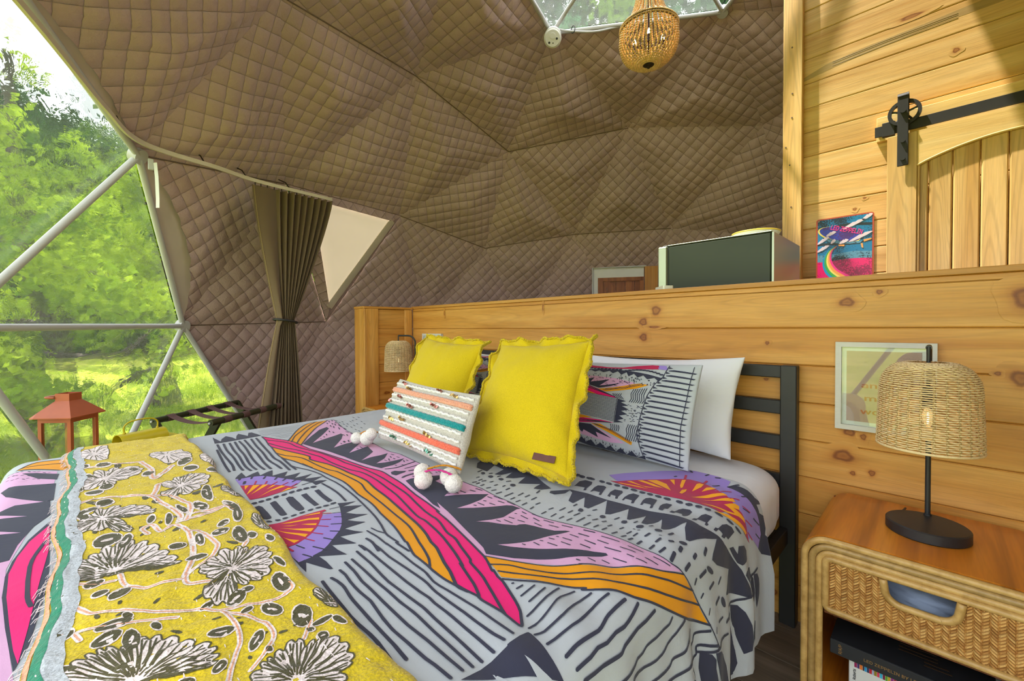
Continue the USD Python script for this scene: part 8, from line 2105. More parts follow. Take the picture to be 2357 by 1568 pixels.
text('R/A/P', 0.0072, (-0.181, Y0-0.0031, 0.1985), (0, 0, 1), (-1, 0, 0), 'gilt', bk, 0.0004)
for k, (xx, yy, L) in enumerate(((-0.07, 1.53, 0.075), (-0.07, 1.545, 0.075), (-0.068, 1.562, 0.07), (-0.065, 1.578, 0.07), (-0.02, 1.50, 0.05), (-0.02, 1.515, 0.045))):
    obj('embossing', prism([(0, 0), (L, 0.002), (L, 0.006), (L*0.6, 0.004), (0, 0.005)], (xx, yy, Z1), (1, 0, 0), (0, 1, 0), 0.0004), 'gilt_dim', bk)
b2 = thing('book', 'white book with a striped rainbow edge under the black book', 'book')
X0, X1, Y0, Y1, Z0, Z1 = -0.168, 0.12, 1.470, 1.75, 0.0625, 0.1925
obj('block', box((X0, Y0, Z0), (X1, Y1, Z1), 0.002), 'book_white', b2)
cols = [(150,30,90),(60,40,110),(230,120,40),(50,40,60),(40,150,210),(30,36,80),(190,30,50),(170,170,210),(150,130,40),(220,60,90),(60,180,220),(120,30,60),(90,160,40),(200,170,40),(150,50,130),(170,40,60)]
for c in sorted(set(cols)): plain('stripe_%d_%d_%d' % c, srgb(*c), 0.5)
xx = X0 + 0.012; r_ = np.random.default_rng(4); k = 0
while xx < X1 - 0.01:
    w_ = 0.0035 + 0.003*r_.random(); c = cols[k % len(cols)]; obj('colour_stripe', box((xx, Y0-0.0004, 0.168), (xx+w_*0.9, Y0+0.001, 0.190)), 'stripe_%d_%d_%d' % c, b2); xx += w_; k += 1
text('Roberts', 0.0060, (-0.153, Y0-0.0002, 0.132), (0, 0, 1), (-1, 0, 0), 'ink_black', b2, 0.0004, True)
# ---------------------------------------------------------------- wicker lamps
glow('filament', (1.0, 0.55, 0.18), 25.0)
def make_lamp():
    t = thing('table_lamp', 'black table lamp with a domed wicker shade on the near nightstand', 'lamp', loc=(-0.019, 1.686, 0.531))
    obj('base', lathe([(0.0, 0), (0.083, 0), (0.086, 0.003), (0.086, 0.026), (0.083, 0.029), (0, 0.029)], 64, (0, -0.066, 0)), 'black_metal', t, smooth=30)
    pole = [(0, 0, 0.028), (0, 0, 0.2), (0, 0, 0.46)] + [(0, -0.055*(1-math.cos(a)), 0.46 + 0.052*math.sin(a)) for a in np.linspace(0.15, math.pi/2, 8)] + [(0, -0.09, 0.512), (0, -0.126, 0.512)]
    obj('stem', tube(pole, 0.0062, 14), 'black_metal', t, smooth=40)
    obj('collar', tube([(0, 0, 0.027), (0, 0, 0.034)], 0.0085, 16), 'black_metal', t, smooth=40)
    sx = np.array([0, -0.126, 0])
    m = MB(); m.tube([sx + [0, 0, 0.514], sx + [0, 0, 0.36]], 0.0042, 10); m.tube([sx + [0, 0, 0.41], sx + [0, 0, 0.355]], [0.014, 0.016], 16); obj('socket', m, 'black_metal', t, smooth=40)
    prof = lambda s: (0.034 + (0.0965-0.034)*math.sin(min(1, s/0.42)*math.pi/2)**0.85 + 0.005*max(0, (s-0.42)/0.58), 0.473 - 0.072*(1-math.cos(min(1, s/0.42)*math.pi/2)) - 0.1475*max(0, (s-0.42)/0.58))
    NR = 26; m = MB()
    for k in range(46):
        s = 0.03 + 0.97*k/45; R0, z = prof(s); a = np.linspace(0, 2*np.pi, 156, endpoint=False); rr = R0 + 0.0023*np.sin(a*NR + (k % 2)*np.pi)
        m.add(*tube(np.stack([sx[0] + rr*np.cos(a), sx[1] + rr*np.sin(a), np.full_like(a, z) + 0.0005*np.sin(a*3 + k)], 1), 0.0019, 5, closed=True))
    sh = obj('shade', m, 'wicker', t, smooth=True)
    m = MB()
    for k in range(NR):
        a = k*2*np.pi/NR
        for o in (-0.013, 0.013): m.tube([(sx[0] + prof(s)[0]*math.cos(a+o), sx[1] + prof(s)[0]*math.sin(a+o), prof(s)[1]) for s in np.linspace(0, 1.0, 14)], 0.0013, 5)
    obj('shade_ribs', m, 'rattan_dark', t, smooth=True)
    Rb, zb = prof(1.0); a = np.linspace(0, 2*np.pi, 80, endpoint=False); obj('shade_rim', tube(np.stack([sx[0] + Rb*np.cos(a), sx[1] + Rb*np.sin(a), np.full_like(a, zb-0.002)], 1), 0.0035, 8, closed=True), 'wicker', t, smooth=True)
    obj('bulb', lathe([(0.0, 0.30), (0.012, 0.304), (0.019, 0.318), (0.018, 0.335), (0.011, 0.352), (0.0, 0.356)], 20, sx), 'bulb_glass', t, smooth=True)
    obj('filament', tube([sx + [0, 0, 0.312], sx + [0, 0, 0.340]], 0.0022, 8), 'filament', t)
    l = UsdLux.SphereLight.Define(stage, path_of('glow', t)); l.CreateRadiusAttr(0.012); l.CreateIntensityAttr(20.0); l.CreateColorAttr(Gf.Vec3f(1.0, 0.58, 0.24)); l.AddTranslateOp().Set(Gf.Vec3d(*map(float, sx + [0, 0, 0.328])))
    obj('cord', tube(catmull([(0.01, 0.02, 0.006), (-0.03, 0.035, 0.012), (-0.055, 0.045, 0.006), (-0.05, 0.10, 0.004)], 6), 0.0026, 8), 'black_metal', t, smooth=True)
    return t
mat('bulb_glass', {'t': ('transparent_bsdf', {'color': (1, 0.93, 0.82)}), 'g': ('glossy_bsdf', {'roughness': 0.05}), 'm': ('mix_closure', {'fac': 0.06})}, [('t.BSDF', 'm.closure1'), ('g.BSDF', 'm.closure2')], 'm.closure')
lamp = make_lamp()
copy_of(lamp, 'black table lamp with a domed wicker shade in the far left corner', loc=(-2.765, 1.722, 0.531), rz=-44.8)
# ---------------------------------------------------------------- framed prints
plain('frame_ash', srgb(206,206,200), 0.5, noise=0.06, nscale=30, stretch=(1, 1, 14)); plain('mat_white', srgb(222,228,222), 0.6); plain('print_rose', srgb(188,162,150), 0.6, noise=0.04, nscale=4); plain('rust_ink', srgb(172,84,56), 0.6)
mat('picture_glass', {'t': ('transparent_bsdf', {'color': (0.97, 0.98, 0.97)}), 'g': ('glossy_bsdf', {'roughness': 0.02}), 'm': ('mix_closure', {'fac': 0.06})}, [('t.BSDF', 'm.closure1'), ('g.BSDF', 'm.closure2')], 'm.closure')
def framed(label, x0, x1, z0, z1, words):
    t = thing('framed_print', label, 'framed print'); y = YW; b = 0.0165
    for nm, q in (('frame_side', ((x0, z0), (x0+b, z0+b), (x0+b, z1-b), (x0, z1))), ('frame_side', ((x1, z1), (x1-b, z1-b), (x1-b, z0+b), (x1, z0))), ('frame_side', ((x0, z1), (x0+b, z1-b), (x1-b, z1-b), (x1, z1))), ('frame_side', ((x1, z0), (x1-b, z0+b), (x0+b, z0+b), (x0, z0)))):
        obj(nm, prism(Polygon(q), (0, y-0.001, 0), (1, 0, 0), (0, 0, 1), 0.02), 'frame_ash', t)
    obj('mat_board', box((x0+b, y-0.010, z0+b), (x1-b, y-0.006, z1-b)), 'mat_white', t)
    obj('print', box((x0+0.030, y-0.0108, z0+0.030), (x1-0.034, y-0.0098, z1-0.030)), 'print_rose', t)
    for s, hh, px, pz, wd in words: text(s, hh, (x0 + px, y-0.0109, z0 + pz), (1, 0, 0), (0, 0, 1), 'rust_ink', t, 0.0004, True, width=wd)
    obj('glazing', box((x0+b, y-0.0135, z0+b), (x1-b, y-0.0125, z1-b)), 'picture_glass', t)
framed('pale ash framed print with rust lettering behind the near wicker lamp', -0.253, -0.003, 0.747, 1.046, [('an', 0.0165, 0.068, 0.146, 0.042), ('m', 0.0165, 0.075, 0.103, 0.034), ('wo', 0.0165, 0.066, 0.058, 0.052)])
framed('pale framed print on the wall mostly hidden by the back yellow cushion', -2.84, -2.59, 0.76, 1.057, [])
# ---------------------------------------------------------------- tin sign: a plain stand-in picture of sky, an airship, an arc and ground
plain('tin_rust', srgb(176,74,48), 0.45); plain('tin_edge', srgb(60,30,24), 0.5)
def speckle(name, a, b, sc=160, lo=0.45, hi=0.6, grad=None):
    mat(name, {'tc': ('texture_coordinate', {}), 'n': ('noise_texture', {'scale': sc, 'detail': 1.0}), 'n2': ('noise_texture', {'scale': 9.0, 'detail': 2.0}), 'ad': ('math', {'math_type': 'multiply_add', 'value2': 0.6}), 'r': ('rgb_ramp', {'ramp': [(lo + 0.3, a), (hi + 0.3, b)]}), 'p': ('principled_bsdf', {'roughness': 0.35})},
        [('tc.object', 'n.vector'), ('tc.object', 'n2.vector'), ('n.fac', 'ad.value1'), ('n2.fac', 'ad.value3'), ('ad.value', 'r.fac'), ('r.color', 'p.base_color')])
speckle('ink_sky', srgb(8,120,170), srgb(10,40,56)); speckle('ink_hull', srgb(40,60,180), srgb(70,30,110)); speckle('ink_haze', srgb(90,150,180), srgb(20,24,30)); speckle('ink_ground', srgb(226,14,110), srgb(140,6,70))
for n_, c in (('ink_cloud', (222,206,220)), ('ink_pink', (236,40,140)), ('ink_yellow', (240,220,110)), ('ink_green', (60,170,80)), ('ink_cyan', (30,150,200)), ('ink_orange', (240,160,80)), ('ink_night', (24,26,28)), ('ink_shadow', (26,40,44))): plain(n_, srgb(*c), 0.35)
ts = thing('tin_sign', 'small bright tin sign of an airship and rainbow on the pale pine wall', 'sign')
sx0, sx1, sz0, sz1, sy = -0.487, -0.241, 1.34, 1.692, YT - 0.004
obj('plate', prism(Polygon(rrect(sx0, sx1, sz0, sz1, 0.012, 6)), (0, sy, 0), (1, 0, 0), (0, 0, 1), 0.002), 'tin_rust', ts)
def pr(name, poly, m, lv):                                # poly in fractions of the picture: u right, v down from the top
    g = Polygon([(sx0 + 0.007 + (sx1-sx0-0.014)*u, sz1 - 0.007 - 0.318*v) for u, v in poly]).buffer(0) if not isinstance(poly, Polygon) else poly
    g = g.intersection(shapely.box(sx0+0.006, sz0+0.006, sx1-0.006, sz1-0.006))
    for q in getattr(g, 'geoms', [g]): obj(name, prism(q, (0, sy-0.002, 0), (1, 0, 0), (0, 0, 1), 0.0003 + 0.00025*lv), m, ts)
wav = lambda v, a, k, p: [(u, v + a*math.sin(k*u + p)) for u in np.linspace(0, 1, 14)]
pr('sky_print', [(0, 0), (1, 0), (1, 0.8), (0, 0.8)], 'ink_sky', 0)
pr('haze_print', wav(0.60, 0.015, 7, 0) + [(1, 0.76), (0, 0.76)], 'ink_haze', 1); pr('ground_print', wav(0.715, 0.012, 6, 1) + [(1, 1.12), (0, 1.12)], 'ink_ground', 2)
for v, a in ((0.13, 0.02), (0.42, 0.015)): pr('shadow_band', wav(v, a, 6, v*9) + wav(v+0.035, a, 6, v*9+0.5)[::-1], 'ink_shadow', 1)
hull = [(0.42 + 0.40*math.cos(a)*math.cos(0.33) - 0.135*math.sin(a)*math.sin(0.33), 0.275 + (0.40*math.cos(a)*math.sin(0.33) + 0.135*math.sin(a)*math.cos(0.33))*0.80) for a in np.linspace(0, 2*np.pi, 40, endpoint=False)]
pr('hull_edge', [(0.40 + (u-0.42)*1.04, 0.285 + (v-0.275)*1.10) for u, v in hull], 'ink_yellow', 3); pr('hull', hull, 'ink_hull', 4)
pr('hull_shade', [(0.10, 0.30), (0.30, 0.355), (0.6, 0.42), (0.83, 0.43), (0.80, 0.46), (0.6, 0.455), (0.35, 0.425), (0.18, 0.37)], 'ink_haze', 5)
pr('gondola', [(0.40, 0.45), (0.51, 0.46), (0.51, 0.49), (0.40, 0.475)], 'ink_orange', 5); pr('fin', [(0.85, 0.41), (0.99, 0.40), (0.99, 0.42), (0.86, 0.45)], 'ink_orange', 5); pr('fin', [(0.80, 0.47), (0.84, 0.47), (0.85, 0.55), (0.82, 0.54)], 'ink_orange', 5)
arcp = np.array([(0.35, 0.475), (0.24, 0.55), (0.19, 0.66), (0.20, 0.78), (0.28, 0.90), (0.42, 1.0), (0.52, 1.08)])
for k, c in enumerate(('ink_cyan', 'ink_green', 'ink_yellow', 'ink_orange', 'ink_pink')):
    cv = catmull(arcp, 6); n_ = np.linspace(0, 1, len(cv))[:, None]; o = (k-2)*0.052; off = np.stack([np.ones(len(cv)), -0.3*n_[:, 0]], 1)*o*(0.25 + n_); w_ = 0.034*(0.25 + n_); a_ = cv + off - np.array([1, -0.3])*w_*0.8; b_ = cv + off + np.array([1, -0.3])*w_*0.8
    pr('rainbow_band', np.vstack([a_, b_[::-1]]).tolist(), c, 3 + (k % 2))
def cloud(u, v, w_, a):
    pts = []; 
    for k in range(18):
        s = k/9; up = s < 1; x = (s if up else 2-s) - 0.5; y = (-1 if up else 0.5)*(0.030 + 0.016*abs(math.sin(k*1.9)))*(1-(2*x)**2*0.8); pts.append((u + w_*x, v + y - a*x))
    pr('cloud_print', pts, 'ink_cloud', 6)
for q in ((0.68, 0.14, 0.42, 0.13), (0.92, 0.05, 0.20, 0.08), (0.11, 0.36, 0.24, 0.11), (0.80, 0.36, 0.44, 0.14), (0.11, 0.50, 0.25, 0.10), (0.26, 0.26, 0.2, 0.06), (0.50, 0.415, 0.18, 0.05), (0.30, 0.395, 0.10, 0.05)): cloud(*q)
uxs = np.array([math.cos(0.33), 0, -math.sin(0.33)]); uzs = np.array([math.sin(0.33), 0, math.cos(0.33)])
text('LED ZEPPELIN', 0.024, (sx0 + 0.062, sy - 0.0036, sz1 - 0.063), uxs, uzs, 'ink_pink', ts, 0.0004, True, width=0.142)
for x in (sx0 + 0.012, sx1 - 0.012): obj('nail', tube([(x, sy-0.002, sz1-0.012), (x, sy-0.0035, sz1-0.012)], 0.003, 10), 'gilt', ts)
# ---------------------------------------------------------------- small fridge on the counter behind the half wall
plain('fridge_green', srgb(50,58,46), 0.42, noise=0.05, nscale=3, spec=0.25); plain('fridge_steel', srgb(160,168,146), 0.34, 0.8); plain('gasket', srgb(40,44,44), 0.6)
co = thing('counter', 'kitchen counter behind the half wall carrying the fridge', 'counter')
obj('cabinet', box((-1.35, 2.03, 0.0), (-0.46, 2.62, 0.97)), 'pine_z', co); obj('worktop', box((-1.38, 2.01, 0.97), (-0.44, 2.66, 1.0), 0.004), 'teak', co)
fg = thing('fridge', 'small dark green fridge with a steel door behind the half wall', 'fridge')
obj('cabinet', box((-0.978, 2.10, 1.0), (-0.515, 2.58, 1.512), 0.006), 'fridge_green', fg); obj('top_trim', box((-0.98, 2.099, 1.5125), (-0.514, 2.58, 1.518), 0.002), 'fridge_steel', fg); obj('back_panel', box((-0.514, 2.101, 1.0), (-0.506, 2.579, 1.511)), 'fridge_steel', fg)
obj('gasket', box((-0.986, 2.11, 1.01), (-0.9785, 2.57, 1.508)), 'gasket', fg); obj('door', box((-1.036, 2.10, 1.005), (-0.986, 2.58, 1.514), 0.006), 'fridge_steel', fg)
m = MB(); m.box((-1.02, 2.12, 1.514), (-0.955, 2.17, 1.522), 0.003); m.tube([(-0.99, 2.14, 1.51), (-0.99, 2.14, 1.527)], 0.008, 12); obj('hinge_cover', m, 'gasket', fg)
plain('bowl_yellow', srgb(214,190,80), 0.4)
hb = thing('bowl', 'round yellow and white bowl just showing over the fridge beside the post', 'bowl'); obj('body', lathe([(0.0, 0.0), (0.05, 0.0), (0.085, 0.02), (0.105, 0.05), (0.108, 0.058), (0.103, 0.058), (0.08, 0.024), (0.0, 0.008)], 40, (-0.665, 2.42, 1.5185)), 'flap_white', hb, smooth=40); obj('rim', tube([(-0.665 + 0.107*math.cos(b), 2.42 + 0.107*math.sin(b), 1.577) for b in np.linspace(0, 2*np.pi, 40, endpoint=False)], 0.004, 8, closed=True), 'bowl_yellow', hb, smooth=40)
rm = thing('remote_control', 'small white remote lying on the half wall beside the fridge', 'remote')
a = math.atan2(1.723-1.868, -0.828+0.977); ux = np.array([math.cos(a), math.sin(a), 0]); uy = np.array([-ux[1], ux[0], 0])
obj('body', prism(Polygon(rrect(-0.055, 0.055, -0.024, 0.024, 0.008, 5)), np.array([-0.908, 1.905, 1.273]), ux*np.array([1,1,1]), uy, 0.016), 'white_plastic', rm); obj('button', tube([np.array([-0.908, 1.905, 1.289]) + ux*0.02, np.array([-0.908, 1.905, 1.2905]) + ux*0.02], 0.006, 14), 'gasket', rm)
# ---------------------------------------------------------------- bead chandelier
fabric('wood_bead', 0.45, 0.0, 100, 0, 10, sheen=0.0); plain('iron', srgb(54,44,36), 0.5, 0.4)
ch = thing('chandelier', 'wood-bead basket chandelier with a dark iron ring under the skylight', 'chandelier')
CC = np.array([-1.313, 2.534, 0]); RZ, RR_ = 2.985, 0.172
bv, bf = sphere((0, 0, 0), 1, 1)
def beads(m, pts, r, rg):
    for p in pts: m.add(bv*r + p, bf, np.array(srgb(222,184,130))*rg.uniform(0.85, 1.1))
rg = np.random.default_rng(6); up_, lo_ = MB(), MB()
def along(path, step):
    p = catmull(path, 12); d = np.r_[0, np.cumsum(np.linalg.norm(np.diff(p, axis=0), axis=1))]; s = np.arange(0, d[-1], step); return np.stack([np.interp(s, d, p[:, k]) for k in range(3)], 1)
for k in range(30):
    a = k*2*np.pi/30; u = np.array([math.cos(a), math.sin(a), 0])
    beads(up_, along([CC + u*RR_ + [0, 0, RZ+0.012], CC + u*0.115 + [0, 0, RZ+0.075], CC + u*0.075 + [0, 0, RZ+0.20], CC + u*0.055 + [0, 0, RZ+0.40]], 0.0118), 0.0058, rg)
for k in range(40):
    a = (k+0.5)*2*np.pi/40; u = np.array([math.cos(a), math.sin(a), 0])
    beads(lo_, along([CC + u*RR_ + [0, 0, RZ-0.016], CC + u*0.176 + [0, 0, RZ-0.09], CC + u*0.150 + [0, 0, RZ-0.165], CC + u*0.085 + [0, 0, RZ-0.212], CC + u*0.026 + [0, 0, RZ-0.222]], 0.0148), 0.0074, rg)
obj('upper_bead_strands', up_, 'wood_bead', ch, cd=True, smooth=True, kind='stuff'); obj('basket_bead_strands', lo_, 'wood_bead', ch, cd=True, smooth=True, kind='stuff')
a = np.linspace(0, 2*np.pi, 72, endpoint=False); ringp = np.stack([CC[0] + RR_*np.cos(a), CC[1] + RR_*np.sin(a), np.full_like(a, RZ)], 1)
obj('iron_ring', sweep([(-0.003, -0.014), (0.003, -0.014), (0.003, 0.014), (-0.003, 0.014)], ringp, closed=True, up=(0, 0, 1)), 'iron', ch)
for z in (-0.008, 0.006):
    m = MB(); beads(m, [CC + np.array([math.cos(b), math.sin(b), 0])*(RR_+0.006) + [0, 0, RZ+z] for b in np.linspace(0, 2*np.pi, 120, endpoint=False)], 0.0048, rg); obj('ring_beads', m, 'wood_bead', ch, cd=True, smooth=True, kind='stuff')
obj('finial', lathe([(0, 0.0), (0.008, 0.004), (0.010, 0.012), (0.022, 0.018), (0.034, 0.024), (0.036, 0.030), (0.012, 0.036), (0, 0.036)], 28, CC + [0, 0, RZ-0.246]), 'iron', ch, smooth=30)
obj('stem', tube([CC + [0, 0, RZ-0.22], CC + [0, 0, 3.86]], 0.0055, 10), 'iron', ch, smooth=40); obj('top_plate', lathe([(0, 0.0), (0.06, 0.0), (0.058, 0.006), (0, 0.010)], 28, CC + [0, 0, RZ+0.395]), 'iron', ch, smooth=30)
obj('ceiling_cup', lathe([(0, 0.0), (0.05, 0.0), (0.045, 0.03), (0, 0.04)], 28, CC + [0, 0, 3.84]), 'iron', ch, smooth=30)
glow('candle_glow', (1.0, 0.62, 0.22), 22.0)
for k in range(4):
    b = k*np.pi/2 + 0.5; u = np.array([math.cos(b), math.sin(b), 0]); q = CC + u*0.085
    obj('arm', tube(catmull([CC + [0, 0, RZ-0.19], CC + u*0.04 + [0, 0, RZ-0.20], CC + u*0.08 + [0, 0, RZ-0.17], q + [0, 0, RZ-0.13]], 5), 0.005, 8), 'iron', ch, smooth=True)
    obj('candle_sleeve', tube([q + [0, 0, RZ-0.13], q + [0, 0, RZ-0.085]], 0.011, 12), 'iron', ch, smooth=40)
    obj('candle_bulb', lathe([(0.0, 0.0), (0.008, 0.003), (0.011, 0.014), (0.007, 0.030), (0.0, 0.042)], 14, q + [0, 0, RZ-0.085]), 'candle_glow', ch, smooth=True)
cl = UsdLux.SphereLight.Define(stage, path_of('glow', ch)); cl.CreateRadiusAttr(0.03); cl.CreateIntensityAttr(26.0); cl.CreateColorAttr(Gf.Vec3f(1.0, 0.62, 0.26)); cl.AddTranslateOp().Set(Gf.Vec3d(*map(float, CC + [0, 0, RZ-0.05])))
# ---------------------------------------------------------------- smoke detector and the cable along the skylight pole
sd = thing('smoke_detector', 'round white smoke detector at the corner of the skylight', 'smoke detector')
c0 = np.array([-2.345, 2.832, 3.575]); ax = np.array([0.42, -0.55, -0.72]); ax /= np.linalg.norm(ax)
def disc(name, r0, r1, a0, a1, m='white_plastic'): obj(name, tube([c0 + ax*a0, c0 + ax*a1], [r0, r1], 36), m, sd, smooth=40)
disc('mount', 0.072, 0.072, -0.055, -0.02); disc('housing', 0.070, 0.075, -0.0205, 0.012); disc('cover', 0.072, 0.062, 0.0125, 0.022)
e1 = np.cross(ax, [0, 0, 1.0]); e1 /= np.linalg.norm(e1); e2 = np.cross(e1, ax)
for u, v, r in ((-0.035, -0.005, 0.009), (0.03, -0.03, 0.009), (-0.002, -0.035, 0.005)): obj('vent', tube([c0 + ax*0.0221 + e1*u + e2*v, c0 + ax*0.0228 + e1*u + e2*v], r, 12), 'gasket', sd)
obj('test_button', tube([c0 + ax*0.0221 + e2*0.018, c0 + ax*0.026 + e2*0.018], 0.022, 20), 'white_plastic', sd, smooth=40)
cb = thing('cable', 'white cable tied along the lower skylight pole', 'cable')
obj('wire', tube(catmull([(-2.34, 2.87, 3.665), (-2.25, 2.945, 3.638), (-2.10, 3.09, 3.63), (-1.96, 3.21, 3.655), (-1.82, 3.32, 3.665), (-1.55, 3.50, 3.66)], 8), 0.009, 8), 'pole_white', cb, smooth=True)
for p in ((-2.23, 2.965, 3.652),): obj('cable_tie', tube([np.array(p) + [0.02*math.cos(b), 0.0, 0.03*math.sin(b)] for b in np.linspace(0, 2*np.pi, 16, endpoint=False)], 0.004, 6, closed=True), 'gasket', cb)
# ---------------------------------------------------------------- curtain, its bent rail, tie-back
plain('rail_cream', srgb(212,202,180), 0.45)
rl = thing('curtain_rail', 'cream bent curtain track running along the bay window to the curtain', 'curtain rail')
RP = catmull([(-1.20, -0.42, 2.1), (-1.978, -0.145, 2.1), (-2.647, 0.056, 2.1), (-3.025, 0.214, 2.1), (-3.21, 0.578, 2.12), (-3.43, 0.80, 2.14), (-3.43, 0.945, 2.15), (-3.53, 1.42, 2.165)], 8)
RP = RP[:-8*2]; RP = catmull([(-1.20, -0.42, 2.1), (-1.978, -0.145, 2.1), (-2.647, 0.056, 2.1), (-3.025, 0.214, 2.1), (-3.24, 0.58, 2.125), (-3.40, 0.87, 2.14), (-3.55, 1.43, 2.165)], 10)
obj('track', sweep([(-0.006, -0.012), (0.006, -0.012), (0.006, 0.012), (-0.006, 0.012)], RP, up=(0, 0, 1)), 'rail_cream', rl, smooth=40)
for i in (24, 38, 47, 54): obj('bracket', tube([RP[i] + [0, 0, 0.012], RP[i] + [-0.05, -0.01, 0.06], RP[i] + [-0.14, -0.03, 0.10]], 0.004, 6), 'iron', rl)
for i in range(49, 61, 1): obj('glider', tube([RP[i] + [0, 0, -0.010], RP[i] + [0, 0, -0.030]], 0.0035, 6), 'iron', rl)
fabric('curtain_cloth', 0.9, 0.0006, 500, 0.001, 12, sheen=0.2, soft=0.14)
cu = thing('curtain', 'olive brown curtain gathered with a black tie-back at the end of its track', 'curtain')
top0, top1 = np.array([-3.405, 0.815, 2.112]), np.array([-3.535, 1.425, 2.14])
def curtain_point(u, v):                                  # v: 0 top, 1 floor; the tie is at v = 0.46
    k = v/0.46 if v < 0.46 else (v-0.46)/0.54
    wv = (1 - 0.80*k**1.25) if v < 0.46 else 0.20 + 0.42*k**0.8
    cen = (top0 + top1)/2; tie = np.array([-3.36, 1.005, 0]); bot = np.array([-3.34, 0.93, 0])
    c = cen[:2]*(1-k**1.15) + tie[:2]*k**1.15 if v < 0.46 else tie[:2]*(1-k) + bot[:2]*k
    d = (top1 - top0)[:2]; L = np.linalg.norm(d); d /= L; n = np.array([d[1], -d[0]]); n = n if n @ (DC[:2]-cen[:2]) > 0 else -n
    flat = 0.27; x = u
    fold = 0.0 if u < flat else math.sin((u-flat)/(1-flat)*2*np.pi*8.5 + 0.6*math.sin(5*v))
    amp = (0.030*(1-0.45*k) if v < 0.46 else 0.018 + 0.026*k) + 0.004*math.sin(u*17 + v*5)
    bulge = 0.03*math.sin(min(1, u/flat)*np.pi) if u < flat else 0
    xx = (x-0.5)*L*wv; p = c + d*xx + n*(amp*fold + bulge*(0.4 + k if v < 0.46 else 1.0) + 0.03*(1-abs(2*u-1))*k)
    z0 = top0[2]*(1-u) + top1[2]*u; z = z0*(1-v) + 0.015*v
    return (p[0], p[1], z)
nu, nv = 180, 60; us = np.linspace(0, 1, nu); vs = np.linspace(0, 1, nv)
v = np.array([curtain_point(a, b) for a in us for b in vs]); m = MB(); m.add(v, grid_faces(nu, nv), srgb(112,94,72)); 
obj('drape', m, 'curtain_cloth', cu, cd=True, smooth=True)
tie = [curtain_point(a, 0.46) for a in np.linspace(0, 1, 40)]; tp = np.array(tie); cc = tp.mean(0); dd = (top1-top0); dd[2] = 0; dd /= np.linalg.norm(dd); nn_ = np.array([dd[1], -dd[0], 0])
obj('tie_back', tube([cc + dd*0.078*math.cos(b) + nn_*0.062*math.sin(b) + [0, 0, -0.012*math.cos(b)] for b in np.linspace(0, 2*np.pi, 36, endpoint=False)], 0.0085, 8, closed=True), 'black_metal', cu, smooth=True)
hemv = [curtain_point(0.02, b) for b in np.linspace(0, 1, 40)]; m = MB(); m.tube(np.array(hemv) + nn_*0.002, 0.003, 5, c=srgb(150,128,90)); obj('side_hem', m, 'curtain_cloth', cu, cd=True)
# white hanging strap at the hub
stp = thing('strap', 'short pale strap hanging from the dome hub beside the window', 'strap')
hA = NODE[3] + (DC-NODE[3])/np.linalg.norm(DC-NODE[3])*0.06
obj('webbing', sweep([(-0.010, -0.001), (0.010, -0.001), (0.010, 0.001), (-0.010, 0.001)], [hA + [0.03, 0.05, -0.02], hA + [0.035, 0.055, -0.10], hA + [0.035, 0.058, -0.22], hA + [0.036, 0.057, -0.27]], up=(0.7, -0.7, 0)), 'flap_white', stp); obj('buckle', box(hA + [0.005, 0.02, -0.06], hA + [0.025, 0.045, 0.0], 0.003), 'pole_white', stp)
# ---------------------------------------------------------------- folding luggage rack
plain('rack_green', srgb(44,48,30), 0.4, noise=0.2, nscale=40); plain('strap_brown', srgb(96,68,66), 0.8)
lr = thing('luggage_rack', 'dark green folding luggage rack with brown straps beside the curtain', 'luggage rack')
a0, a1, b0, b1 = (np.array(q) for q in ((-3.312, 0.275, 0.55), (-3.67, 0.747, 0.55), (-3.004, 0.509, 0.55), (-3.361, 0.995, 0.55)))
al = (a1-a0)/np.linalg.norm(a1-a0)
def beam(p, q, w, h, name, m, par): obj(name, sweep([(-w, -h), (w, -h), (w, h), (-w, h)], [p, (p+q)/2, q], up=(0, 0, 1)) if abs((q-p)[2]) < 0.1 else tube([p, q], [w*1.2, w*1.2], 8), m, par)
for p, q in ((a0, a1), (b0, b1)): obj('top_bar', tube([p - al*0.03, q + al*0.03], 0.019, 16), 'rack_green', lr, smooth=40)
def leg(p, q):
    d = (q-p)/np.linalg.norm(q-p); wv = al*0.010; hv = np.cross(d, al)*0.022; pts = [p + s*wv + t*hv for s, t in ((-1,-1), (1,-1), (1,1), (-1,1))] + [q + s*wv + t*hv for s, t in ((-1,-1), (1,-1), (1,1), (-1,1))]
    h_ = trimesh.convex.convex_hull(np.array(pts)); obj('leg', h_, 'rack_green', lr)
for e, o in ((0.0, 0.022), (1.0, -0.022)):
    pa, pb = a0 + (a1-a0)*e, b0 + (b1-b0)*e; fa, fb = pa.copy(), pb.copy(); fa[2] = fb[2] = 0.005; ia_ = (pb-pa)*0.10
    leg(pa - al*0.02*(1 if e == 0 else -1), fb - ia_ - al*0.02*(1 if e == 0 else -1)); leg(pb + al*o, fa + ia_ + al*o)
    mid = (pa + pb)/2; mid[2] = 0.27; obj('pivot_bolt', tube([mid - al*0.035, mid + al*0.035], 0.006, 10), 'pole_white', lr)
    for q in (pa, pb): obj('end_bolt', tube([q - al*0.034*(1 if e == 0 else -1), q - al*0.04*(1 if e == 0 else -1)], 0.006, 10), 'pole_white', lr)
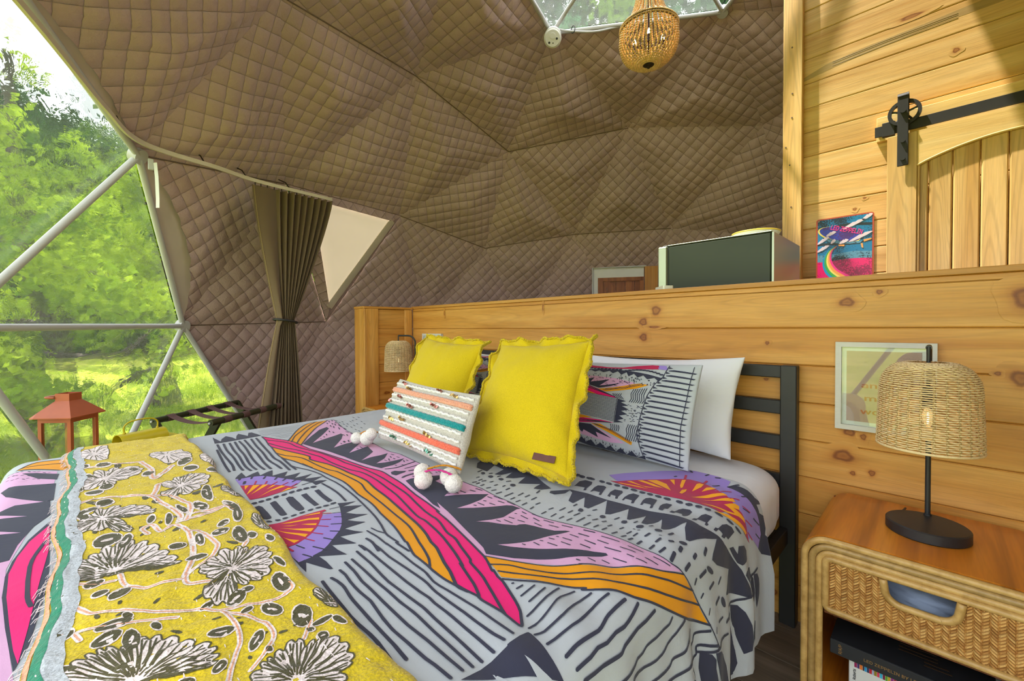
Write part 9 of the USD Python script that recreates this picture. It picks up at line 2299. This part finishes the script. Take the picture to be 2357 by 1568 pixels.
for e in (0.14, 0.38, 0.62, 0.88):
    pa, pb = a0 + (a1-a0)*e, b0 + (b1-b0)*e; t_ = np.linspace(0, 1, 14)[:, None]; s_ = pa*(1-t_) + pb*t_; s_[:, 2] += 0.021 - 0.05*np.sin(np.pi*t_[:, 0])**0.8
    obj('webbing_strap', sweep([(-0.025, -0.0015), (0.025, -0.0015), (0.025, 0.0015), (-0.025, 0.0015)], s_, up=(0, 0, 1)), 'strap_brown', lr)
    for p in (pa, pb): obj('strap_loop', tube([p - al*0.026, p + al*0.026], 0.0212, 16), 'strap_brown', lr, smooth=40)
# ---------------------------------------------------------------- lanterns by the window
plain('lantern_rust', srgb(168,84,50), 0.5, noise=0.06, nscale=20); plain('lantern_yellow', srgb(190,170,20), 0.42); 
def lantern():
    t = thing('lantern', 'tall rust-orange metal lantern with glass sides by the bay window', 'lantern')
    o = np.array([-3.085, -0.085, 0]); g = math.radians(229); e1, e2 = np.array([math.cos(g), math.sin(g), 0]), np.array([math.cos(g-math.pi/2), math.sin(g-math.pi/2), 0]); s = 0.075; z = 0.675
    near = lambda a, b, zz: o + e1*a + e2*b + np.array([0, 0, zz])
    def hullbox(name, a0, a1, b0, b1, z0, z1, m='lantern_rust'): obj(name, trimesh.convex.convex_hull(np.array([near(a, b, zz) for a in (a0, a1) for b in (b0, b1) for zz in (z0, z1)])), m, t)
    for sa in (-1, 1):
        for sb in (-1, 1): hullbox('corner_post', sa*s, sa*(s-0.016), sb*s, sb*(s-0.016), 0.03, z-0.01)
    for sa in (-1, 1):
        hullbox('rail', sa*s, sa*(s-0.012), -s+0.016, s-0.016, z-0.03, z-0.008); hullbox('rail', -s+0.016, s-0.016, sa*s, sa*(s-0.012), z-0.03, z-0.008); hullbox('base_rail', sa*s, sa*(s-0.012), -s+0.016, s-0.016, 0.03, 0.06); hullbox('base_rail', -s+0.016, s-0.016, sa*s, sa*(s-0.012), 0.03, 0.06)
        hullbox('glass_side', sa*(s-0.006), sa*(s-0.008), -s+0.016, s-0.016, 0.06, z-0.03, 'picture_glass'); hullbox('glass_side', -s+0.016, s-0.016, sa*(s-0.006), sa*(s-0.008), 0.06, z-0.03, 'picture_glass')
    hullbox('floor_plate', -s-0.004, s+0.004, -s-0.004, s+0.004, 0.0, 0.03)
    E = s + 0.02; T = 0.033; hullbox('eave', -E, E, -E, E, z-0.008, z-0.003)
    lo = [near(a*E, b*E, z-0.003) for a in (-1, 1) for b in (-1, 1)]; hi = [near(a*T, b*T, z+0.070) for a in (-1, 1) for b in (-1, 1)]; obj('roof', trimesh.convex.convex_hull(np.array(lo + hi)), 'lantern_rust', t)
    ring = Polygon([(-T, -T), (T, -T), (T, T), (-T, T)]); obj('chimney', prism(ring.difference(ring.buffer(-0.003)), near(0, 0, z+0.070), e1, e2, -0.036 if np.cross(e1, e2)[2] < 0 else 0.036), 'lantern_rust', t)
    obj('handle', tube(catmull([near(0.034, 0.036, z+0.085), near(0.07, 0.04, z+0.088), near(0.088, 0.0, z+0.088), near(0.07, -0.04, z+0.088), near(0.034, -0.036, z+0.085)], 6), 0.0052, 8), 'lantern_rust', t, smooth=True)
lantern()
def yellow_lantern():
    t = thing('lantern', 'low yellow metal lantern with a half-round vent and wire handle', 'lantern')
    c = np.array([-3.03, 0.185, 0.50]); l = np.array([-0.39, 0.92, 0]); l /= np.linalg.norm(l); w = np.array([l[1], -l[0], 0]); L, Wd = 0.165, 0.085
    P_ = lambda a, b, z: c + l*a + w*b + np.array([0, 0, z])
    def hb_(name, a0, a1, b0, b1, z0, z1, m='lantern_yellow'): obj(name, trimesh.convex.convex_hull(np.array([P_(a, b, z) for a in (a0, a1) for b in (b0, b1) for z in (z0, z1)])), m, t)
    hb_('roof_plate', -L, L, -Wd, Wd, -0.008, 0.0); hb_('base_plate', -L+0.01, L-0.01, -Wd+0.01, Wd-0.01, -0.5, -0.48)
    for a in (-1, 1):
        for b in (-1, 1): hb_('corner_post', a*(L-0.012), a*(L-0.028), b*(Wd-0.012), b*(Wd-0.028), -0.48, -0.008)
        hb_('rail', a*(L-0.012), a*(L-0.022), -Wd+0.028, Wd-0.028, -0.04, -0.0085); hb_('rail', -L+0.028, L-0.028, a*(Wd-0.012), a*(Wd-0.022), -0.04, -0.0085)
        hb_('glass_side', -L+0.028, L-0.028, a*(Wd-0.016), a*(Wd-0.018), -0.48, -0.04, 'picture_glass')
    r, th = 0.052, 0.003; arc = [(r*math.cos(b), r*math.sin(b)) for b in np.linspace(0, math.pi, 20)] + [((r-th)*math.cos(b), (r-th)*math.sin(b)) for b in np.linspace(math.pi, 0, 20)]
    obj('vent_hood', prism(Polygon(arc), P_(-0.105, 0, 0), w, (0, 0, 1), 0.21 if np.cross(w, [0, 0, 1.0]) @ l > 0 else -0.21), 'lantern_yellow', t, smooth=30)
    obj('handle', tube(catmull([P_(-0.075, 0, 0.05), P_(-0.075, 0, 0.09), P_(-0.04, 0, 0.112), P_(0.04, 0, 0.112), P_(0.075, 0, 0.09), P_(0.075, 0, 0.05)], 6), 0.004, 8), 'lantern_yellow', t, smooth=True)
    for a in (-0.075, 0.075): obj('handle_knob', sphere(P_(a, 0, 0.054), 0.007, 2), 'lantern_yellow', t, smooth=True)
yellow_lantern()
# ---------------------------------------------------------------- outside: lawn, wooded hillside, trees
def leafy(name, a, b, trans=0.35):
    mat(name, {'oi': ('object_info', {}), 'ge': ('geometry', {}), 'ad': ('math', {'math_type': 'add'}), 'fr': ('math', {'math_type': 'fraction'}), 'r': ('rgb_ramp', {'ramp': [(0.0, a), (1.0, b)]}), 'd': ('diffuse_bsdf', {}), 't': ('translucent_bsdf', {}), 'm': ('mix_closure', {'fac': trans})},
        [('oi.random', 'ad.value1'), ('ge.random_per_island', 'ad.value2'), ('ad.value', 'fr.value1'), ('fr.value', 'r.fac'), ('r.color', 'd.color'), ('r.color', 't.color'), ('d.BSDF', 'm.closure1'), ('t.BSDF', 'm.closure2')], 'm.closure')
leafy('leaf_bright', srgb(92,124,22), srgb(150,174,44)); leafy('leaf_mid', srgb(48,82,24), srgb(92,122,36)); leafy('leaf_deep', srgb(22,48,24), srgb(48,80,36)); leafy('leaf_blue', srgb(30,74,50), srgb(70,112,70))
plain('bark', srgb(58,48,42), 0.9, noise=0.35, nscale=14, stretch=(1, 1, 0.25), bump=0.02, bscale=30)
mat('lawn', {'tc': ('texture_coordinate', {}), 'n': ('noise_texture', {'scale': 0.9, 'detail': 6.0, 'roughness': 0.7}), 'n2': ('noise_texture', {'scale': 14.0, 'detail': 4.0}), 'ad': ('math', {'math_type': 'multiply_add', 'value2': 0.35}), 'r': ('rgb_ramp', {'ramp': [(0.45, srgb(96,120,28)), (0.66, srgb(150,166,48)), (0.85, srgb(186,182,92))]}),
    'b': ('bump', {'strength': 0.8, 'distance': 0.06}), 'p': ('principled_bsdf', {'roughness': 0.95, 'specular_ior_level': 0.1})}, [('tc.object', 'n.vector'), ('tc.object', 'n2.vector'), ('n2.fac', 'ad.value1'), ('n.fac', 'ad.value3'), ('ad.value', 'r.fac'), ('r.color', 'p.base_color'), ('n2.fac', 'b.height'), ('b.normal', 'p.normal')])
plain('soil', srgb(176,130,70), 0.95, noise=0.2, nscale=6)
def ground_z(x, y):
    r = np.hypot(x - DC[0], y - DC[1]); w = np.clip(-(x - DC[0])/np.maximum(r, 1e-6)*0.75 + 0.25*(y - DC[1])/np.maximum(r, 1e-6) + 0.2, 0, 1)
    return -0.32 + np.clip(r - 4, 0, 9)*0.055*w + np.clip(r - 13, 0, 60)*0.20*w
th_ = np.linspace(0, 2*np.pi, 90); rr = np.concatenate([[0.5, 3.0], np.geomspace(3.6, 70, 30)]); a, b = np.meshgrid(rr, th_, indexing='ij'); x, y = DC[0] + a*np.cos(b), DC[1] + a*np.sin(b)
z = ground_z(x, y) + 0.10*(meshkit.fbm(np.stack([x*0.35, y*0.35, 0*x], -1), 3, 2) - 0.5)*np.clip((a-3.3)/2, 0, 1)
v = np.stack([x, y, z], -1).reshape(-1, 3); f = grid_faces(len(rr), len(th_))
obj('ground', (v, f[:, ::-1]), 'lawn', None, smooth=True, kind='structure', label='mown lawn outside the dome, rising into the woods')
# grass blades near the bay
def proto(parent, name, mesh, m):
    g = obj(name, mesh, m, parent); return g
def scatter(parent, name, mesh, m, P, S, seed, kind='stuff'):
    pi = UsdGeom.PointInstancer.Define(stage, path_of(name, parent)); pr_ = obj('cluster', mesh, m, pi.GetPrim())
    r = np.random.default_rng(seed); n = len(P); q = r.normal(size=(n, 4)); q /= np.linalg.norm(q, axis=1)[:, None]
    pi.CreatePrototypesRel().SetTargets([pr_.GetPath()]); pi.CreateProtoIndicesAttr([0]*n); pi.CreatePositionsAttr(Vt.Vec3fArray.FromNumpy(np.asarray(P, np.float32)))
    pi.CreateScalesAttr(Vt.Vec3fArray.FromNumpy(np.repeat(np.asarray(S, np.float32)[:, None], 3, 1)))
    if name == 'blades': a = r.uniform(0, 2*np.pi, n); q = np.stack([np.cos(a/2), 0*a, 0*a, np.sin(a/2)], 1)
    pi.CreateOrientationsAttr(Vt.QuathArray([Gf.Quath(float(w), float(x), float(y), float(z)) for w, x, y, z in q]))
    return tag(pi.GetPrim(), kind=kind)
r = np.random.default_rng(11); m = MB()
for k in range(46):
    o = np.append(r.normal(0, 0.16, 2), 0); t = np.append(r.normal(0, 0.03, 2), r.uniform(0.04, 0.12)); w = 0.005; s = np.array([-t[1], t[0], 0]); s = s/max(np.linalg.norm(s), 1e-6)*w
    m.add(np.array([o - s, o + s, o + t]), np.array([[0, 1, 2]]))
az = r.uniform(math.radians(140), math.radians(265), 2600); rad = 3.6 + 9*r.random(2600)**1.5; gx, gy = DC[0] + rad*np.cos(az), DC[1] + rad*np.sin(az)
gr = thing('grass', 'short yellow-green grass on the lawn outside the bay window', 'grass', kind='stuff'); scatter(gr, 'blades', m, 'leaf_bright', np.stack([gx, gy, ground_z(gx, gy)], 1), r.uniform(0.7, 1.5, 2600), 3)
# a leaf cluster: folded leaves about a short twig
def leaf_cluster(n, rad, size, seed):
    r = np.random.default_rng(seed); m = MB()
    for k in range(n):
        d = r.normal(size=3); d /= np.linalg.norm(d); c = d*rad*r.random()**0.5*np.array([1, 1, 0.6]); l = r.normal(size=3); l[2] *= 0.5; l /= np.linalg.norm(l); s = np.cross(l, r.normal(size=3)); s /= np.linalg.norm(s); up = np.cross(l, s); L = size*r.uniform(0.7, 1.3); W = L*0.30
        m.add(np.array([c - l*L/2, c - s*W + up*L*0.06, c + l*L/2, c + s*W + up*L*0.06]), np.array([[0, 1, 2], [0, 2, 3]]))
    return m
LC = [leaf_cluster(80, 0.30, 0.10, 1), leaf_cluster(70, 0.55, 0.20, 2), leaf_cluster(60, 0.8, 0.34, 3)]
def tree(name, label, x, y, h, r0, lean, crown, n, cl, look, seed, spread, low=0.3, group=None, high=0.98):
    """A tree: a bent trunk, limbs and leaf clusters about the limbs' ends."""
    t = thing(name, label, 'tree', group); rg = np.random.default_rng(seed); z0 = float(ground_z(np.array(x), np.array(y))) - 0.1
    base = np.array([x, y, z0]); top = base + np.array([lean[0], lean[1], h]); k1 = base*0.66 + top*0.34 + rg.normal(0, 0.12, 3); k2 = base*0.33 + top*0.67 + rg.normal(0, 0.18, 3)
    tr = catmull([base, k1, k2, top], 7); rad = np.linspace(r0, r0*0.25, len(tr)); rad[0] *= 1.5; rad[1] *= 1.15; obj('trunk', tube(tr, rad, 10), 'bark', t, smooth=True)
    ends = []; m = MB()
    for k in range(crown):
        s = rg.uniform(low, high); p = tr[int(s*(len(tr)-1))]; a = rg.uniform(0, 2*np.pi); L = spread*rg.uniform(0.5, 1.0)*(1.15 - 0.6*s); d = np.array([math.cos(a), math.sin(a), rg.uniform(-0.05, 0.5)]); q = p + d*L
        b = catmull([p, (p+q)/2 + rg.normal(0, 0.08*L, 3), q], 4); m.tube(b, np.linspace(max(r0*0.35*(1-s*0.6), 0.012), 0.006, len(b)), 5); ends += [b[-1], b[-3], b[-5]]
    obj('limbs', m, 'bark', t, smooth=True); ends.append(top); E = np.array(ends); i = rg.integers(0, len(E), n); sd = 0.28 if cl == 0 else (0.5 if cl == 1 else 0.9); P = E[i] + rg.normal(0, sd, (n, 3))*np.array([1, 1, 0.6])
    out = np.hypot(P[:, 0]-DC[0], P[:, 1]-DC[1]) > 3.9; P = P[out | (P[:, 2] > 5.5)]
    scatter(t, 'foliage', LC[cl], look, P, rg.uniform(0.7, 1.3, len(P)), seed)
def at_px(dx, depth):                                      # ground place along a bearing from the bed's foot, in degrees left of +y
    a = math.radians(dx); return -math.sin(a)*depth, math.cos(a)*depth
x, y = at_px(94.3, 7.0); tree('tree', 'bent dark-barked tree nearest the left edge of the bay window', x, y, 4.6, 0.15, (-0.3, -0.5), 24, 120, 0, 'leaf_bright', 21, 1.5, 0.10, high=0.62)
x, y = at_px(86.3, 9.0); tree('tree', 'straight dark-trunked tree standing behind the bay window pole', x, y, 5.0, 0.17, (0.2, 0.3), 30, 150, 0, 'leaf_bright', 22, 1.9, 0.42)
x, y = at_px(79.0, 11.5); tree('tree', 'bright young tree beyond the lower right pane of the bay', x, y, 5.2, 0.09, (0.2, 0.1), 26, 120, 0, 'leaf_bright', 23, 1.6, 0.42)
x, y = -5.6, -2.6; tree('tree', 'tall tree beside the dome with sparse boughs at the top left', x, y, 8.6, 0.15, (1.6, 1.2), 30, 130, 1, 'leaf_blue', 24, 2.0, 0.62)
WOODS = [(99, 18, 6.0, 'leaf_mid'), (93, 19.5, 6.2, 'leaf_deep'), (88.5, 19, 5.8, 'leaf_bright'), (83.5, 20, 6.0, 'leaf_mid'), (78, 19, 6.2, 'leaf_mid'), (72, 19, 6.4, 'leaf_deep'), (104, 18, 6.2, 'leaf_mid'), (96, 25, 8.0, 'leaf_deep'), (91, 26, 6.6, 'leaf_blue'), (86, 26, 6.4, 'leaf_deep'), (81, 26, 6.8, 'leaf_blue'), (75, 25, 7.2, 'leaf_deep'), (108, 23, 8.0, 'leaf_deep'), (68, 24, 7.6, 'leaf_mid')]
for k, (an, dp, h, lk) in enumerate(WOODS):
    x, y = at_px(an, dp); tree('woodland_tree', {'leaf_mid': 'mid green', 'leaf_deep': 'dark green', 'leaf_bright': 'bright green', 'leaf_blue': 'blue green'}[lk] + ' woodland tree among the trees beyond the lawn', x, y, h, 0.13, (0.2, 0.2), 26, 170 if dp < 22 else 120, 1 if dp < 22 else 2, lk, 40 + k, 2.7 if dp < 22 else 3.4, 0.10, 'trees beyond the lawn, ' + lk.split('_')[1])
for k, (an, dp, h) in enumerate([(41, 9.6, 11.5), (33, 10.0, 12.5), (25, 10.5, 11.0), (47, 11.0, 12.0), (18, 11.5, 13.0)]):
    x, y = at_px(an, dp); tree('tall_tree', 'tall green tree rising behind the dome, seen through the skylight', x, y, h, 0.16, (0.3, -0.4), 30, 170, 1, 'leaf_mid' if k % 2 else 'leaf_blue', 80 + k, 2.4, 0.35, 'tall trees above the skylight')
SH = [(101, 16), (97, 16.5), (93.5, 16.2), (90.5, 17), (87.5, 16.6), (84.5, 17.2), (81.5, 16.4), (78, 17), (74, 16.5)]
for k, (an, dp) in enumerate(SH):
    x, y = at_px(an, dp); z0 = float(ground_z(np.array(x), np.array(y))); rg = np.random.default_rng(120 + k); n = 26; P = np.stack([x + rg.normal(0, 0.8, n), y + rg.normal(0, 0.6, n), z0 + 0.2 + np.abs(rg.normal(0, 0.7, n))], 1)
    t = thing('shrub', 'dark green shrub at the edge of the woods', 'shrub', 'shrubs at the edge of the woods'); m = MB()
    for p in P[:10]: m.tube([(x, y, z0-0.05), ((x+p[0])/2, (y+p[1])/2, (z0+p[2])/2+0.1), p], 0.012, 5)
    obj('stems', m, 'bark', t); scatter(t, 'foliage', LC[1], 'leaf_deep' if k % 2 else 'leaf_mid', P, rg.uniform(0.8, 1.3, n), 130 + k)
a_ = np.array(at_px(87, 19.0)); zb = float(ground_z(a_[0], a_[1])); v, f = sphere((0, 0, 0), 1, 4); v = v*(1 + 0.3*(meshkit.fbm(v*2, 3, 4) - 0.5))[:, None]*[0.6, 2.2, 1.1] + [a_[0], a_[1], zb + 0.5]
obj('earth_bank', (v, f), 'soil', None, smooth=True, kind='structure', label='bare ochre earth bank among the trees')
